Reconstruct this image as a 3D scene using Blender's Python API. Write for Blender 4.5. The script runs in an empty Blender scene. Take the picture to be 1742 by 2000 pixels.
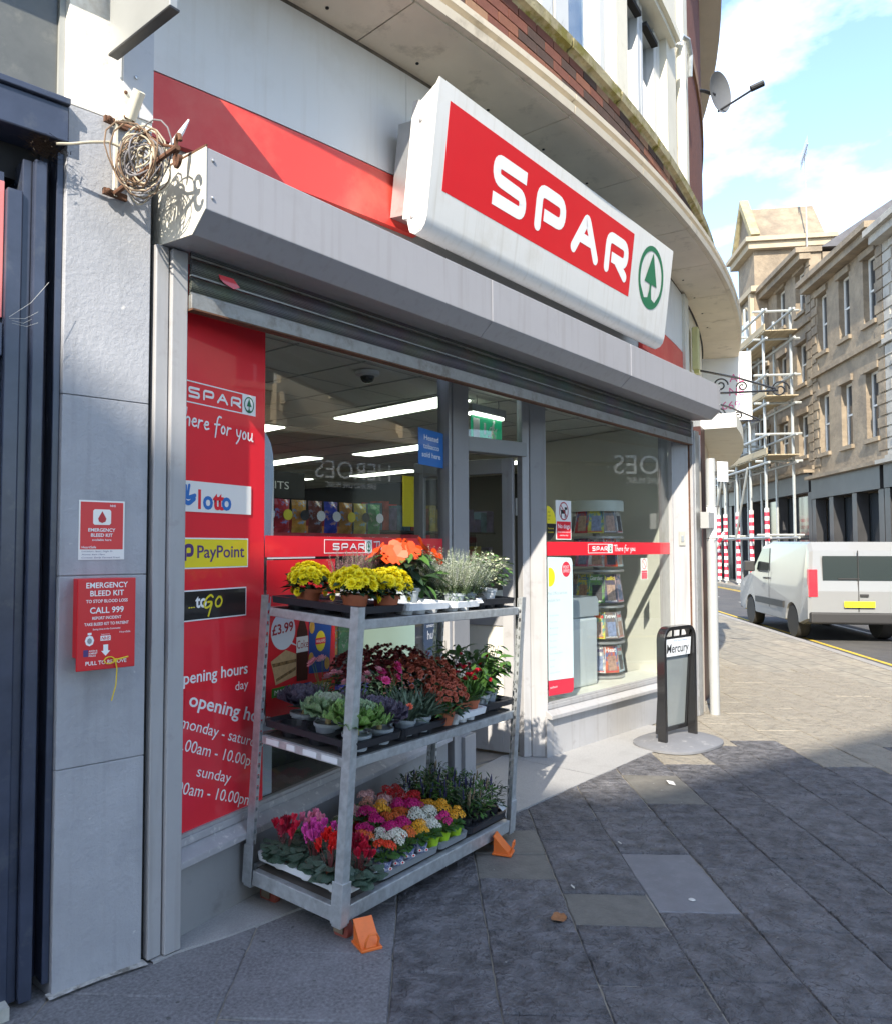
import bpy, math, random
from mathutils import Matrix, Vector
R = math.radians
sc = bpy.context.scene
col = sc.collection
random.seed(7)

# ------------------------------------------------------------------ camera
cd = bpy.data.cameras.new('camera'); cam = bpy.data.objects.new('camera', cd); col.objects.link(cam)
cam.location = (-1.868, -2.783, 1.65)
cam.rotation_euler = (R(90) + math.atan(68 / 1520), 0, R(-48.8))
cd.sensor_fit = 'HORIZONTAL'; cd.sensor_width = 36.0; cd.lens = 36.0 * 1520 / 1742
cd.shift_x = (871 - 750) / 1742; cd.clip_start = 0.05; cd.clip_end = 600
sc.camera = cam
# ------------------------------------------------------------------ world, sun, exposure
SUN = Vector((1.28, 0.5, -1.0)).normalized()
w = bpy.data.worlds.new('World'); sc.world = w; w.use_nodes = True
nt = w.node_tree; nt.nodes.clear()
out = nt.nodes.new('ShaderNodeOutputWorld'); bg = nt.nodes.new('ShaderNodeBackground')
sky = nt.nodes.new('ShaderNodeTexSky'); sky.sky_type = 'NISHITA'; sky.sun_disc = False
sky.sun_elevation = R(36); sky.sun_rotation = math.atan2(-1.28, -0.5); sky.air_density = 1.0; sky.dust_density = 0.6; sky.ozone_density = 1.8
tc = nt.nodes.new('ShaderNodeTexCoord'); mp = nt.nodes.new('ShaderNodeMapping'); mp.inputs['Scale'].default_value = (1.6, 1.6, 3.4); mp.inputs['Location'].default_value = (0.35, 0.1, 0.2)
nz = nt.nodes.new('ShaderNodeTexNoise'); nz.inputs['Scale'].default_value = 2.3; nz.inputs['Detail'].default_value = 9; nz.inputs['Roughness'].default_value = 0.56
rp = nt.nodes.new('ShaderNodeValToRGB'); rp.color_ramp.elements[0].position = 0.49; rp.color_ramp.elements[1].position = 0.75
mx = nt.nodes.new('ShaderNodeMix'); mx.data_type = 'RGBA'
nt.links.new(tc.outputs['Generated'], mp.inputs['Vector']); nt.links.new(mp.outputs[0], nz.inputs['Vector'])
nt.links.new(nz.outputs['Fac'], rp.inputs['Fac']); nt.links.new(rp.outputs['Color'], mx.inputs['Factor'])
nt.links.new(sky.outputs[0], mx.inputs[6]); mx.inputs[7].default_value = (5.2, 5.7, 6.6, 1)
nt.links.new(mx.outputs[2], bg.inputs['Color']); bg.inputs['Strength'].default_value = 0.15
nt.links.new(bg.outputs[0], out.inputs['Surface'])
sd = bpy.data.lights.new('sun', 'SUN'); sd.energy = 3.2; sd.angle = R(0.5); sd.color = (1.0, 0.91, 0.77)
sun = bpy.data.objects.new('sun', sd); col.objects.link(sun); sun.location = (-30, -15, 40)
sun.rotation_euler = SUN.to_track_quat('-Z', 'Y').to_euler()
sc.view_settings.view_transform = 'Standard'; sc.view_settings.look = 'None'; sc.view_settings.gamma = 1.0
sc.view_settings.use_curve_mapping = False; sc.view_settings.exposure = 1.68
sc.render.engine = 'CYCLES'
sc.cycles.max_bounces = 8; sc.cycles.transparent_max_bounces = 24; sc.cycles.use_denoising = True

# ------------------------------------------------------------------ helpers
class MB:
    def __init__(s): s.v = []; s.f = []; s.m = []; s.mi = 0
    def add(s, vs, fs):
        b = len(s.v); s.v += [tuple(p) for p in vs]
        for f in fs: s.f.append(tuple(b + i for i in f)); s.m.append(s.mi)
        return s
    def box(s, x0, x1, y0, y1, z0, z1, M=None):
        vs = [(x0,y0,z0),(x1,y0,z0),(x1,y1,z0),(x0,y1,z0),(x0,y0,z1),(x1,y0,z1),(x1,y1,z1),(x0,y1,z1)]
        if M: vs = [M @ Vector(p) for p in vs]
        return s.add(vs, [(0,3,2,1),(4,5,6,7),(0,1,5,4),(1,2,6,5),(2,3,7,6),(3,0,4,7)])
    def quad(s, a, b, c, d): return s.add([a,b,c,d], [(0,1,2,3)])
    def poly(s, pts): return s.add(pts, [tuple(range(len(pts)))])
    def prism(s, pts, fn, a, b):            # pts 2-D outline (ccw), fn(u, v, w) -> 3-D, from w=a to w=b
        n = len(pts)
        vs = [fn(p[0], p[1], a) for p in pts] + [fn(p[0], p[1], b) for p in pts]
        fs = [tuple(range(n-1,-1,-1)), tuple(range(n, 2*n))] + [(i, (i+1) % n, n + (i+1) % n, n + i) for i in range(n)]
        return s.add(vs, fs)
    def tube(s, pts, r, n=8, cap=True):
        pts = [Vector(p) for p in pts]; rings = []; up = None
        rr = r if isinstance(r, (list, tuple)) else [r] * len(pts)
        for i, p in enumerate(pts):
            d = (pts[min(i+1, len(pts)-1)] - pts[max(i-1, 0)])
            if d.length < 1e-9: d = Vector((0,0,1))
            d.normalize()
            if up is None: up = Vector((0,0,1)) if abs(d.z) < .9 else Vector((1,0,0))
            a = d.cross(up)
            if a.length < 1e-6: a = d.cross(Vector((1,0,0)))
            a.normalize(); b = d.cross(a); up = a.cross(d)
            rings.append([p + rr[i] * (math.cos(2*math.pi*k/n) * a + math.sin(2*math.pi*k/n) * b) for k in range(n)])
        vs = [q for rg in rings for q in rg]; fs = []
        for i in range(len(pts)-1):
            for k in range(n): fs.append((i*n+k, i*n+(k+1) % n, (i+1)*n+(k+1) % n, (i+1)*n+k))
        if cap: fs.append(tuple(range(n-1,-1,-1))); fs.append(tuple((len(pts)-1)*n + k for k in range(n)))
        return s.add(vs, fs)
    def lathe(s, prof, n=16, c=(0,0,0), M=None):   # prof = [(r, z)...]
        vs = []; fs = []
        for r, z in prof:
            for k in range(n):
                a = 2*math.pi*k/n; vs.append(Vector((c[0]+r*math.cos(a), c[1]+r*math.sin(a), c[2]+z)))
        if M: vs = [M @ p for p in vs]
        for i in range(len(prof)-1):
            for k in range(n): fs.append((i*n+k, i*n+(k+1) % n, (i+1)*n+(k+1) % n, (i+1)*n+k))
        if prof[0][0] > 1e-6: fs.append(tuple(range(n-1,-1,-1)))
        if prof[-1][0] > 1e-6: fs.append(tuple((len(prof)-1)*n+k for k in range(n)))
        return s.add(vs, fs)
    def ico(s, c, r, sq=1.0, n=7, m=5):
        pr = [(r*math.sin(math.pi*i/m), -r*sq*math.cos(math.pi*i/m)) for i in range(m+1)]
        pr[0] = (0, pr[0][1]); pr[-1] = (0, pr[-1][1])
        return s.lathe(pr, n, c)
    def mesh(s, name, mats, smooth=False):
        me = bpy.data.meshes.new(name); me.from_pydata(s.v, [], s.f)
        for m in (mats if isinstance(mats, (list, tuple)) else [mats]): me.materials.append(m)
        if any(s.m): me.polygons.foreach_set('material_index', s.m)
        if smooth:
            me.polygons.foreach_set('use_smooth', [True]*len(me.polygons))
            try: me.set_sharp_from_angle(angle=R(38))
            except Exception: pass
        me.update(); return me

def T(loc=(0,0,0), rz=0, rx=0, ry=0, s=1): 
    return Matrix.Translation(loc) @ Matrix.Rotation(rz,4,'Z') @ Matrix.Rotation(rx,4,'X') @ Matrix.Rotation(ry,4,'Y') @ Matrix.Diagonal((s,s,s,1) if not isinstance(s,(tuple,list)) else (*s,1))
def tag(o, label=None, cat=None, group=None, kind=None):
    if label: o['label'] = label
    if cat: o['category'] = cat
    if group: o['group'] = group
    if kind: o['kind'] = kind
    return o
def thing(name, label, cat, loc=(0,0,0), rz=0, group=None, M=None):
    o = bpy.data.objects.new(name, None); col.objects.link(o); o.empty_display_size = .1
    if M is not None: o.matrix_basis = M
    else: o.location = loc; o.rotation_euler = (0,0,rz)
    return tag(o, label, cat, group)
def obj(name, me, parent=None, M=None):
    o = bpy.data.objects.new(name, me); col.objects.link(o)
    if parent: o.parent = parent
    if M is not None: o.matrix_basis = M
    return o
def part(name, mb, mats, parent, M=None, smooth=False, bevel=0, kind=None, label=None):
    o = obj(name, mb.mesh(name, mats, smooth), parent, M)
    if bevel:
        b = o.modifiers.new('bevel', 'BEVEL'); b.width = bevel; b.segments = 2; b.limit_method = 'ANGLE'; b.angle_limit = R(40)
        try: b.harden_normals = False
        except Exception: pass
    if kind: o['kind'] = kind
    if label: o['label'] = label
    return o
def struct(name, mb, mats, parent=None, **k):
    o = part(name, mb, mats, parent, **k)
    if parent is None: o['kind'] = 'structure'
    return o

# ------------------------------------------------------------------ materials
MATS = {}
def mat(name, c, rough=.6, metal=0, var=0, vs=6.0, bump=0, bs=60.0, spec=.5, dirt=None, ds=2.0, dlo=.5, dhi=.7, emit=None, es=0, fleck=None, fs=26.0, fl=.70, streak=None, ss=7.0, drip=None, coat=0, trans=0, bd=.01, stretch=None):
    if name in MATS: return MATS[name]
    m = bpy.data.materials.new(name); m.use_nodes = True; n = m.node_tree; L = n.links
    b = n.nodes['Principled BSDF']; b.inputs['Base Color'].default_value = (*c, 1); b.inputs['Roughness'].default_value = rough
    b.inputs['Metallic'].default_value = metal; b.inputs['Specular IOR Level'].default_value = spec; b.inputs['Coat Weight'].default_value = coat
    t = n.nodes.new('ShaderNodeTexCoord'); vec = t.outputs['Object']
    if stretch:
        q = n.nodes.new('ShaderNodeMapping'); q.inputs['Scale'].default_value = stretch; L.new(vec, q.inputs['Vector']); vec = q.outputs[0]
    cur = None
    def noise(scale, detail=5, rough_=.6):
        z = n.nodes.new('ShaderNodeTexNoise'); z.inputs['Scale'].default_value = scale; z.inputs['Detail'].default_value = detail; z.inputs['Roughness'].default_value = rough_; L.new(vec, z.inputs['Vector']); return z
    if var:
        z = noise(vs); r = n.nodes.new('ShaderNodeValToRGB'); r.color_ramp.elements[0].position = .3; r.color_ramp.elements[1].position = .72
        r.color_ramp.elements[0].color = (*[max(0, x*(1-var)) for x in c], 1); r.color_ramp.elements[1].color = (*[min(1, x*(1+var)) for x in c], 1)
        L.new(z.outputs['Fac'], r.inputs['Fac']); cur = r.outputs['Color']
    if dirt:
        z = noise(ds, 8, .65); r = n.nodes.new('ShaderNodeValToRGB'); r.color_ramp.elements[0].position = dlo; r.color_ramp.elements[1].position = dhi
        x = n.nodes.new('ShaderNodeMix'); x.data_type = 'RGBA'; L.new(z.outputs['Fac'], r.inputs['Fac']); L.new(r.outputs['Color'], x.inputs['Factor'])
        if cur: L.new(cur, x.inputs[6])
        else: x.inputs[6].default_value = (*c, 1)
        x.inputs[7].default_value = (*dirt, 1); cur = x.outputs[2]
    if streak:
        z = noise(ss, 4, .6); z.inputs['Distortion'].default_value = 1.2; r = n.nodes.new('ShaderNodeValToRGB'); e = r.color_ramp.elements; e[0].position = .488; e[0].color = (0,0,0,1); e[1].position = .502; e[1].color = (1,1,1,1); k_ = e.new(.52); k_.color = (0,0,0,1)
        x = n.nodes.new('ShaderNodeMix'); x.data_type = 'RGBA'; L.new(z.outputs['Fac'], r.inputs['Fac']); L.new(r.outputs['Color'], x.inputs['Factor'])
        if cur: L.new(cur, x.inputs[6])
        else: x.inputs[6].default_value = (*c, 1)
        x.inputs[7].default_value = (*streak, 1); cur = x.outputs[2]
    if drip:
        q = n.nodes.new('ShaderNodeMapping'); q.inputs['Scale'].default_value = (16,16,.9); L.new(t.outputs['Object'], q.inputs['Vector'])
        z = n.nodes.new('ShaderNodeTexNoise'); z.inputs['Scale'].default_value = 1.6; z.inputs['Detail'].default_value = 6; L.new(q.outputs[0], z.inputs['Vector'])
        r = n.nodes.new('ShaderNodeValToRGB'); r.color_ramp.elements[0].position = .52; r.color_ramp.elements[1].position = .8; r.color_ramp.elements[1].color = (.75,.75,.75,1)
        x = n.nodes.new('ShaderNodeMix'); x.data_type = 'RGBA'; L.new(z.outputs['Fac'], r.inputs['Fac']); L.new(r.outputs['Color'], x.inputs['Factor'])
        if cur: L.new(cur, x.inputs[6])
        else: x.inputs[6].default_value = (*c, 1)
        x.inputs[7].default_value = (*drip, 1); cur = x.outputs[2]
    if fleck:
        z = noise(fs, 2, .5); r = n.nodes.new('ShaderNodeValToRGB'); r.color_ramp.elements[0].position = fl; r.color_ramp.elements[1].position = fl+.03
        x = n.nodes.new('ShaderNodeMix'); x.data_type = 'RGBA'; L.new(z.outputs['Fac'], r.inputs['Fac']); L.new(r.outputs['Color'], x.inputs['Factor'])
        if cur: L.new(cur, x.inputs[6])
        else: x.inputs[6].default_value = (*c, 1)
        x.inputs[7].default_value = (*fleck, 1); cur = x.outputs[2]
    if cur: L.new(cur, b.inputs['Base Color'])
    if bump:
        z = noise(bs, 6, .65); k = n.nodes.new('ShaderNodeBump'); k.inputs['Strength'].default_value = bump; k.inputs['Distance'].default_value = bd
        L.new(z.outputs['Fac'], k.inputs['Height']); L.new(k.outputs[0], b.inputs['Normal'])
    if emit: b.inputs['Emission Color'].default_value = (*emit, 1); b.inputs['Emission Strength'].default_value = es
    MATS[name] = m; return m
def glass_mat(name, tint=(1,1,1), refl=1.0):
    m = bpy.data.materials.new(name); m.use_nodes = True; n = m.node_tree; L = n.links; n.nodes.clear()
    o = n.nodes.new('ShaderNodeOutputMaterial'); x = n.nodes.new('ShaderNodeMixShader'); tr = n.nodes.new('ShaderNodeBsdfTransparent'); gl = n.nodes.new('ShaderNodeBsdfGlossy')
    tr.inputs[0].default_value = (*tint, 1); gl.inputs['Roughness'].default_value = 0.004
    g = n.nodes.new('ShaderNodeNewGeometry'); d = n.nodes.new('ShaderNodeVectorMath'); d.operation = 'DOT_PRODUCT'
    L.new(g.outputs['Incoming'], d.inputs[0]); L.new(g.outputs['Normal'], d.inputs[1])
    def M(op, a, bb=None):
        q = n.nodes.new('ShaderNodeMath'); q.operation = op
        for i, s in enumerate((a, bb)):
            if s is None: continue
            if isinstance(s, (int, float)): q.inputs[i].default_value = s
            else: L.new(s, q.inputs[i])
        return q.outputs[0]
    f = M('POWER', M('SUBTRACT', 1.0, M('ABSOLUTE', d.outputs['Value'])), 5.0)
    f = M('MULTIPLY', M('ADD', M('MULTIPLY', f, .94), .055), refl)
    L.new(f, x.inputs[0]); L.new(tr.outputs[0], x.inputs[1]); L.new(gl.outputs[0], x.inputs[2]); L.new(x.outputs[0], o.inputs['Surface'])
    return m
GLASS = glass_mat('window_glass', (.975,.99,.985), 1.45)
GLASS_UP = glass_mat('upper_glass', (.8,.86,.88), 2.2)
CLEAR = glass_mat('clear_plastic', (.9,.92,.95), 1.0)
white = mat('white_paint', (.74,.74,.72), .35, var=.03, vs=3, dirt=(.62,.60,.55), ds=3, dlo=.52, dhi=.8, bump=.03, bs=90, drip=(.58,.56,.51))
panelw = mat('fascia_white', (.72,.725,.71), .4, var=.02, vs=2, dirt=(.62,.61,.57), ds=2.5, dlo=.5, dhi=.85, drip=(.64,.625,.59))
red = mat('sign_red', (.82,.02,.038), .35, var=.04, vs=4, coat=1.0)
redfade = mat('faded_red', (.66,.05,.04), .45, var=.06, vs=3, dirt=(.72,.16,.11), ds=2, dlo=.45, dhi=.8)
lettw = mat('print_white', (.85,.85,.85), .4)
green = mat('logo_green', (.012,.16,.075), .4)
black = mat('black_print', (.012,.012,.013), .4, coat=.8)
yellow = mat('print_yellow', (.82,.68,.02), .45, coat=.8)
purple = mat('print_purple', (.07,.03,.16), .45)
blue = mat('print_blue', (.02,.16,.50), .45, coat=.8)
cream = mat('cream_stone', (.72,.635,.50), .75, var=.07, vs=3, dirt=(.40,.34,.25), ds=5, dlo=.56, dhi=.78, bump=.12, bs=60)
creamw = mat('cream_paint', (.74,.70,.58), .6, var=.05, vs=3, dirt=(.50,.44,.33), ds=4, dlo=.58, dhi=.8, bump=.1, bs=40)
greyp = mat('grey_paint', (.36,.37,.40), .55, var=.09, vs=3, dirt=(.27,.28,.31), ds=4, dlo=.5, dhi=.8, fleck=(.5,.5,.5), fs=22, fl=.74, drip=(.27,.28,.30), bump=.6, bs=48, bd=.006)
greyw = mat('pillar_white', (.80,.78,.72), .6, var=.05, vs=4, dirt=(.55,.50,.42), ds=7, dlo=.54, dhi=.75, bump=.5, bs=32, bd=.005)
greym = mat('grey_metal_paint', (.36,.36,.37), .42, var=.05, vs=4, dirt=(.28,.27,.27), ds=9, dlo=.58, dhi=.75, bump=.08, bs=30, bd=.003, drip=(.27,.26,.25))
greymid = mat('mid_grey_frame', (.30,.30,.31), .42, var=.05, vs=4, dirt=(.2,.2,.2), ds=9, dlo=.6, dhi=.78, bump=.06, bs=30, bd=.003)
boxgrey = mat('shutter_box_grey', (.33,.33,.355), .38, var=.04, vs=2.5, dirt=(.29,.29,.31), ds=5, dlo=.5, dhi=.8, bump=.05, bs=14, drip=(.26,.255,.26))
boxcream = mat('box_end_cream', (.66,.64,.56), .45, var=.04, vs=5, dirt=(.5,.46,.36), ds=7, dlo=.6, dhi=.8)
sillm = mat('worn_sill', (.36,.36,.38), .6, var=.1, vs=9, dirt=(.55,.54,.53), ds=22, dlo=.56, dhi=.66, bump=.4, bs=50, bd=.004)
galv = mat('galvanised_steel', (.52,.55,.57), .40, .55, var=.18, vs=26, dirt=(.36,.38,.39), ds=12, dlo=.5, dhi=.75, bump=.08, bs=60, bd=.002)
alu = mat('aluminium', (.52,.53,.54), .38, .8, var=.08, vs=12, dirt=(.35,.34,.32), ds=10, dlo=.55, dhi=.75)
navy = mat('navy_gloss_paint', (.012,.015,.034), .3, var=.2, vs=6, dirt=(.07,.075,.09), ds=7, dlo=.58, dhi=.78, bump=.15, bs=18, bd=.004)
slate = mat('blue_grey_gloss', (.040,.050,.082), .27, var=.2, vs=6, dirt=(.085,.095,.11), ds=8, dlo=.56, dhi=.78, bump=.12, bs=20, bd=.004)
darkm = mat('dark_recess', (.016,.016,.018), .7, var=.3, vs=10)
tarred = mat('black_gap', (.012,.011,.011), .8)
rust = mat('rusty_iron', (.12,.055,.03), .85, var=.4, vs=40, bump=.5, bs=120, bd=.003)
blackpl = mat('black_plastic', (.022,.023,.026), .38, var=.15, vs=12, bump=.05, bs=60, bd=.002)
blackgl = mat('black_gloss_metal', (.015,.015,.016), .2, coat=.3)
whitepl = mat('white_plastic', (.74,.77,.80), .4, var=.04, vs=10)
greypot = mat('grey_pot', (.36,.41,.45), .5, var=.06, vs=20)
terra = mat('terracotta_pot', (.44,.13,.06), .6, var=.1, vs=20)
soil = mat('soil', (.03,.02,.014), .95, var=.4, vs=80, bump=.6, bs=200)
orangem = mat('orange_steel', (.78,.17,.03), .42, var=.08, vs=20, dirt=(.5,.12,.04), ds=30, dlo=.6, dhi=.75)
rubber = mat('rubber', (.03,.03,.03), .8)
wheelred = mat('red_wheel', (.30,.07,.05), .6)
lightem = mat('light_panel', (.9,.9,.88), .5, emit=(.92,1,.84), es=1.6)
ceilm = mat('ceiling_tile', (.75,.75,.69), .85, var=.03, vs=8)
gridm = mat('ceiling_grid', (.40,.40,.38), .6)
floorin = mat('shop_floor', (.22,.20,.18), .25, var=.08, vs=3)
wallin = mat('shop_wall', (.78,.78,.70), .6, var=.02, vs=3)
dkshelf = mat('dark_shelving', (.035,.035,.037), .5)
# ------------------------------------------------------------------ arc of the upper storey: centre (3, 20)
def arc(t, r, z): return Vector((3 + r*math.sin(R(t)), 20 - r*math.cos(R(t)), z))
def arcbox(mb, t0, t1, r0, r1, z0, z1, step=1.2):          # r1 is the street side
    n = max(1, int(math.ceil((t1-t0)/step)))
    rows = []
    for i in range(n+1):
        t = t0 + (t1-t0)*i/n
        rows.append([arc(t,r1,z0), arc(t,r1,z1), arc(t,r0,z1), arc(t,r0,z0)])
    vs = [p for r in rows for p in r]; fs = [(0,1,2,3), tuple(4*n+k for k in (3,2,1,0))]
    for i in range(n):
        a = 4*i; b = a+4
        for k in range(4): fs.append((a+k, b+k, b+(k+1) % 4, a+(k+1) % 4))
    return mb.add(vs, fs)
def arcprof(mb, t0, t1, prof, step=1.2):                    # prof = [(r, z)...] outline, closed
    n = max(1, int(math.ceil((t1-t0)/step))); m = len(prof); vs = []; fs = []
    for i in range(n+1):
        t = t0 + (t1-t0)*i/n
        vs += [arc(t, r, z) for r, z in prof]
    for i in range(n):
        for k in range(m): fs.append((i*m+k, (i+1)*m+k, (i+1)*m+(k+1) % m, i*m+(k+1) % m))
    fs.append(tuple(range(m))); fs.append(tuple(n*m+k for k in range(m-1,-1,-1)))
    return mb.add(vs, fs)

# ------------------------------------------------------------------ lettering
_tc = {}
def text_mesh(txt, bold=0.0, shear=0.0, spacing=1.0):
    k = (txt, bold, shear, spacing)
    if k in _tc: return _tc[k]
    cu = bpy.data.curves.new('lettering', 'FONT'); cu.body = txt; cu.align_x = 'LEFT'; cu.align_y = 'BOTTOM_BASELINE'
    cu.offset = bold; cu.shear = shear; cu.space_character = spacing; cu.resolution_u = 3; cu.size = 1.0
    o = bpy.data.objects.new('tmp', cu); col.objects.link(o)
    dg = bpy.context.evaluated_depsgraph_get(); me = bpy.data.meshes.new_from_object(o.evaluated_get(dg))
    bpy.data.objects.remove(o); bpy.data.curves.remove(cu)
    xs = [v.co.x for v in me.vertices] or [0, 1]
    _tc[k] = (me, min(xs), max(xs)); return _tc[k]
def text(txt, x, z, h, m, parent, y=0.0, w=None, bold=0.0, shear=0.0, rot=0, align='L', M=None, spacing=1.0, name='lettering'):
    """flat print facing local -Y: baseline start (x, z), cap height h, total width w if given"""
    me, a, b = text_mesh(txt, bold, shear, spacing); me = me.copy()
    s = h / .70; sx = (w / (b-a)) if w else s
    off = {'L': -a, 'C': -(a+b)/2, 'R': -b}[align]
    for v in me.vertices: v.co.x = (v.co.x + off)*sx; v.co.y *= s
    me.materials.clear(); me.materials.append(m)
    MM = Matrix.Translation((x, y, z)) @ Matrix.Rotation(R(90),4,'X') @ Matrix.Rotation(rot,4,'Z')
    if M is not None: MM = M @ MM
    return obj(name, me, parent, MM)
def rnd(pts, r, n=5):                                        # polyline with rounded corners
    P = [Vector(p) for p in pts]; o = [P[0]]
    for i in range(1, len(P)-1):
        a, b, c = P[i-1], P[i], P[i+1]; d1 = (a-b); d2 = (c-b)
        k = min(r, d1.length*.49, d2.length*.49); p = b + d1.normalized()*k; q = b + d2.normalized()*k
        for j in range(n+1):
            u = j/n; o.append((1-u)**2*p + 2*u*(1-u)*b + u*u*q)
    o.append(P[-1]); return o
def ribbon(mb, pts, w, y, cap0=True, cap1=True):             # stroke in the x-z plane, facing -Y
    P = [Vector((p[0], p[1])) for p in pts]; n = len(P); Lf = []; Rt = []
    for i in range(n):
        d = (P[min(i+1,n-1)] - P[max(i-1,0)]).normalized(); nn = Vector((-d.y, d.x)); Lf.append(P[i]+nn*w/2); Rt.append(P[i]-nn*w/2)
    for i in range(n-1):
        mb.add([(p.x, y, p.y) for p in (Rt[i], Rt[i+1], Lf[i+1], Lf[i])], [(0,1,2,3)])
    for c, (e, q) in ((cap0, (0, 1)), (cap1, (n-1, n-2))):
        if not c: continue
        d = (P[e]-P[q]).normalized(); nn = Vector((-d.y, d.x)); f = []
        for k in range(9):
            a = math.pi*k/8; f.append(P[e] + (-nn*math.cos(a) + d*math.sin(a))*w/2)
        mb.add([(p.x, y, p.y) for p in f], [tuple(range(9))])
def spar_strokes(x, z, h, w, sw, y):
    """the four letters in a box (x, z) .. (x+w, z+h)"""
    mb = MB(); lw = w*.205; g = (w - 4*lw)/3; r = h*.24; k = sw/2
    x0, x1 = x+k, x+lw-k; zb, zt = z+k, z+h-k; zm = (zb+zt)/2
    ribbon(mb, rnd([(x1+k*.6, zt), (x0, zt), (x0, zm+.02*h), (x1, zm-.02*h), (x1, zb), (x0-k*.6, zb)], r), sw, y, False, False)
    X = x+lw+g; x0, x1 = X+k, X+lw-k
    ribbon(mb, rnd([(x0, zb), (x0, zt), (x1, zt), (x1, zm-.1*h), (x0+sw*.85, zm-.1*h)], r), sw, y, True, False)
    X = x+2*(lw+g); x0, x1 = X+k*.7, X+lw-k*.7; xm = (x0+x1)/2
    ribbon(mb, rnd([(x0, zb), (xm, zt+k*.4), (x1, zb)], h*.12), sw, y)
    f = .30; hw = (x1-x0)/2
    mb.add([(xm-hw*(1-f)+sw*.35, y-.0004, zb+h*f-k*.9), (xm+hw*(1-f)-sw*.35, y-.0004, zb+h*f-k*.9), (xm+hw*(1-f-.14)-sw*.35, y-.0004, zb+h*f+k*.9), (xm-hw*(1-f-.14)+sw*.35, y-.0004, zb+h*f+k*.9)], [(0,1,2,3)])
    X = x+3*(lw+g); x0, x1 = X+k, X+lw-k
    ribbon(mb, rnd([(x0, zb), (x0, zt), (x1, zt), (x1, zm-.08*h), (x0+sw*.85, zm-.08*h)], r), sw, y, True, False)
    ribbon(mb, [(x0+lw*.42, zm-.12*h), (x1, zb)], sw, y-.0004)
    return mb
def tree_logo(parent, x, z, rx, rz, y, m=None, bg=None):
    m = m or green; ring = MB(); n = 40
    for i in range(n):
        a0, a1 = 2*math.pi*i/n, 2*math.pi*(i+1)/n
        def P(a, s): return (x + rx*s*math.cos(a), y, z + rz*(s if s == 1 else s)*math.sin(a))
        ring.quad(P(a0, .84), P(a0, 1), P(a1, 1), P(a1, .84))
    q = .80
    ring.add([(x-rx*.62*q, y-.0006, z-rz*.20), (x+rx*.62*q, y-.0006, z-rz*.20), (x, y-.0006, z+rz*.80)], [(0,1,2)])
    ring.add([(x-rx*.07, y-.0008, z-rz*.42), (x+rx*.07, y-.0008, z-rz*.42), (x+rx*.07, y-.0008, z-rz*.19), (x-rx*.07, y-.0008, z-rz*.19)], [(0,1,2,3)])
    base = [(x + rx*.86*math.cos(a), y-.001, z + rz*.86*math.sin(a)) for a in [R(205 + 130*i/14) for i in range(15)]]
    dip = [(x+rx*.42, z-rz*.72), (x+rx*.16, z-rz*.66), (x+rx*.07, z-rz*.40), (x-rx*.07, z-rz*.40), (x-rx*.16, z-rz*.66), (x-rx*.42, z-rz*.72)]
    ring.poly(base + [(a, y-.001, b) for a, b in dip])
    return part('emblem', ring, m, parent)
def hand(txt):
    """single-stroke handwriting: list of strokes in em units and advance"""
    G = {'T': ([[(0,.95),(.75,1.0)],[(.42,.98),(.30,0)]], .62), 'h': ([[(.12,1.0),(.0,0)],[(.03,.3),(.2,.5),(.3,.42),(.27,0)]], .4),
         'e': ([[(.02,.25),(.28,.32),(.26,.48),(.12,.48),(.02,.2),(.12,.0),(.3,.1)]], .38), 'r': ([[(.06,.48),(.0,0)],[(.03,.3),(.14,.46),(.26,.46)]], .34),
         'f': ([[(.42,.98),(.3,1.02),(.2,.85),(.06,-.3)],[(.02,.46),(.34,.52)]], .4), 'o': ([[(.16,.48),(.02,.3),(.06,.02),(.22,.04),(.28,.3),(.18,.48)]], .38),
         'y': ([[(.04,.48),(.08,.1),(.26,.12)],[(.32,.5),(.2,-.1),(.02,-.38)]], .4), 'u': ([[(.04,.48),(.02,.08),(.14,.0),(.26,.2)],[(.3,.5),(.27,.04),(.36,.02)]], .42),
         ' ': ([], .26), 'G': ([[(.62,.82),(.5,1.0),(.25,.8),(.05,.35),(.16,.05),(.42,.15),(.55,.45)],[(.3,.48),(.6,.5),(.35,-.5)]], .72), 'O': ([[(.25,.8),(.05,.5),(.1,.1),(.35,.1),(.5,.5),(.38,.8),(.25,.8)]], .6)}
    x = 0; o = []
    for ch in txt:
        st, ad = G[ch]
        for s in st: o.append([(x+a, b) for a, b in s])
        x += ad
    return o, x
def handtext(txt, x, z, h, w, m, parent, y, sw=.06, rise=0.0):
    st, W = hand(txt); mb = MB(); k = w/W
    for i, s in enumerate(st):
        ribbon(mb, rnd([(x+a*k, z+b*h+rise*a/W) for a, b in s], h*.25, 4), sw*h, y - i*.00015)
    return part('lettering', mb, m, parent)
def rect(x0, x1, z0, z1, y, mb=None):
    mb = mb or MB(); return mb.quad((x0,y,z0),(x1,y,z0),(x1,y,z1),(x0,y,z1))
def sheet(x0, x1, z0, z1, y, t=.001): return MB().box(x0, x1, y, y+t, z0, z1)

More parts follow.
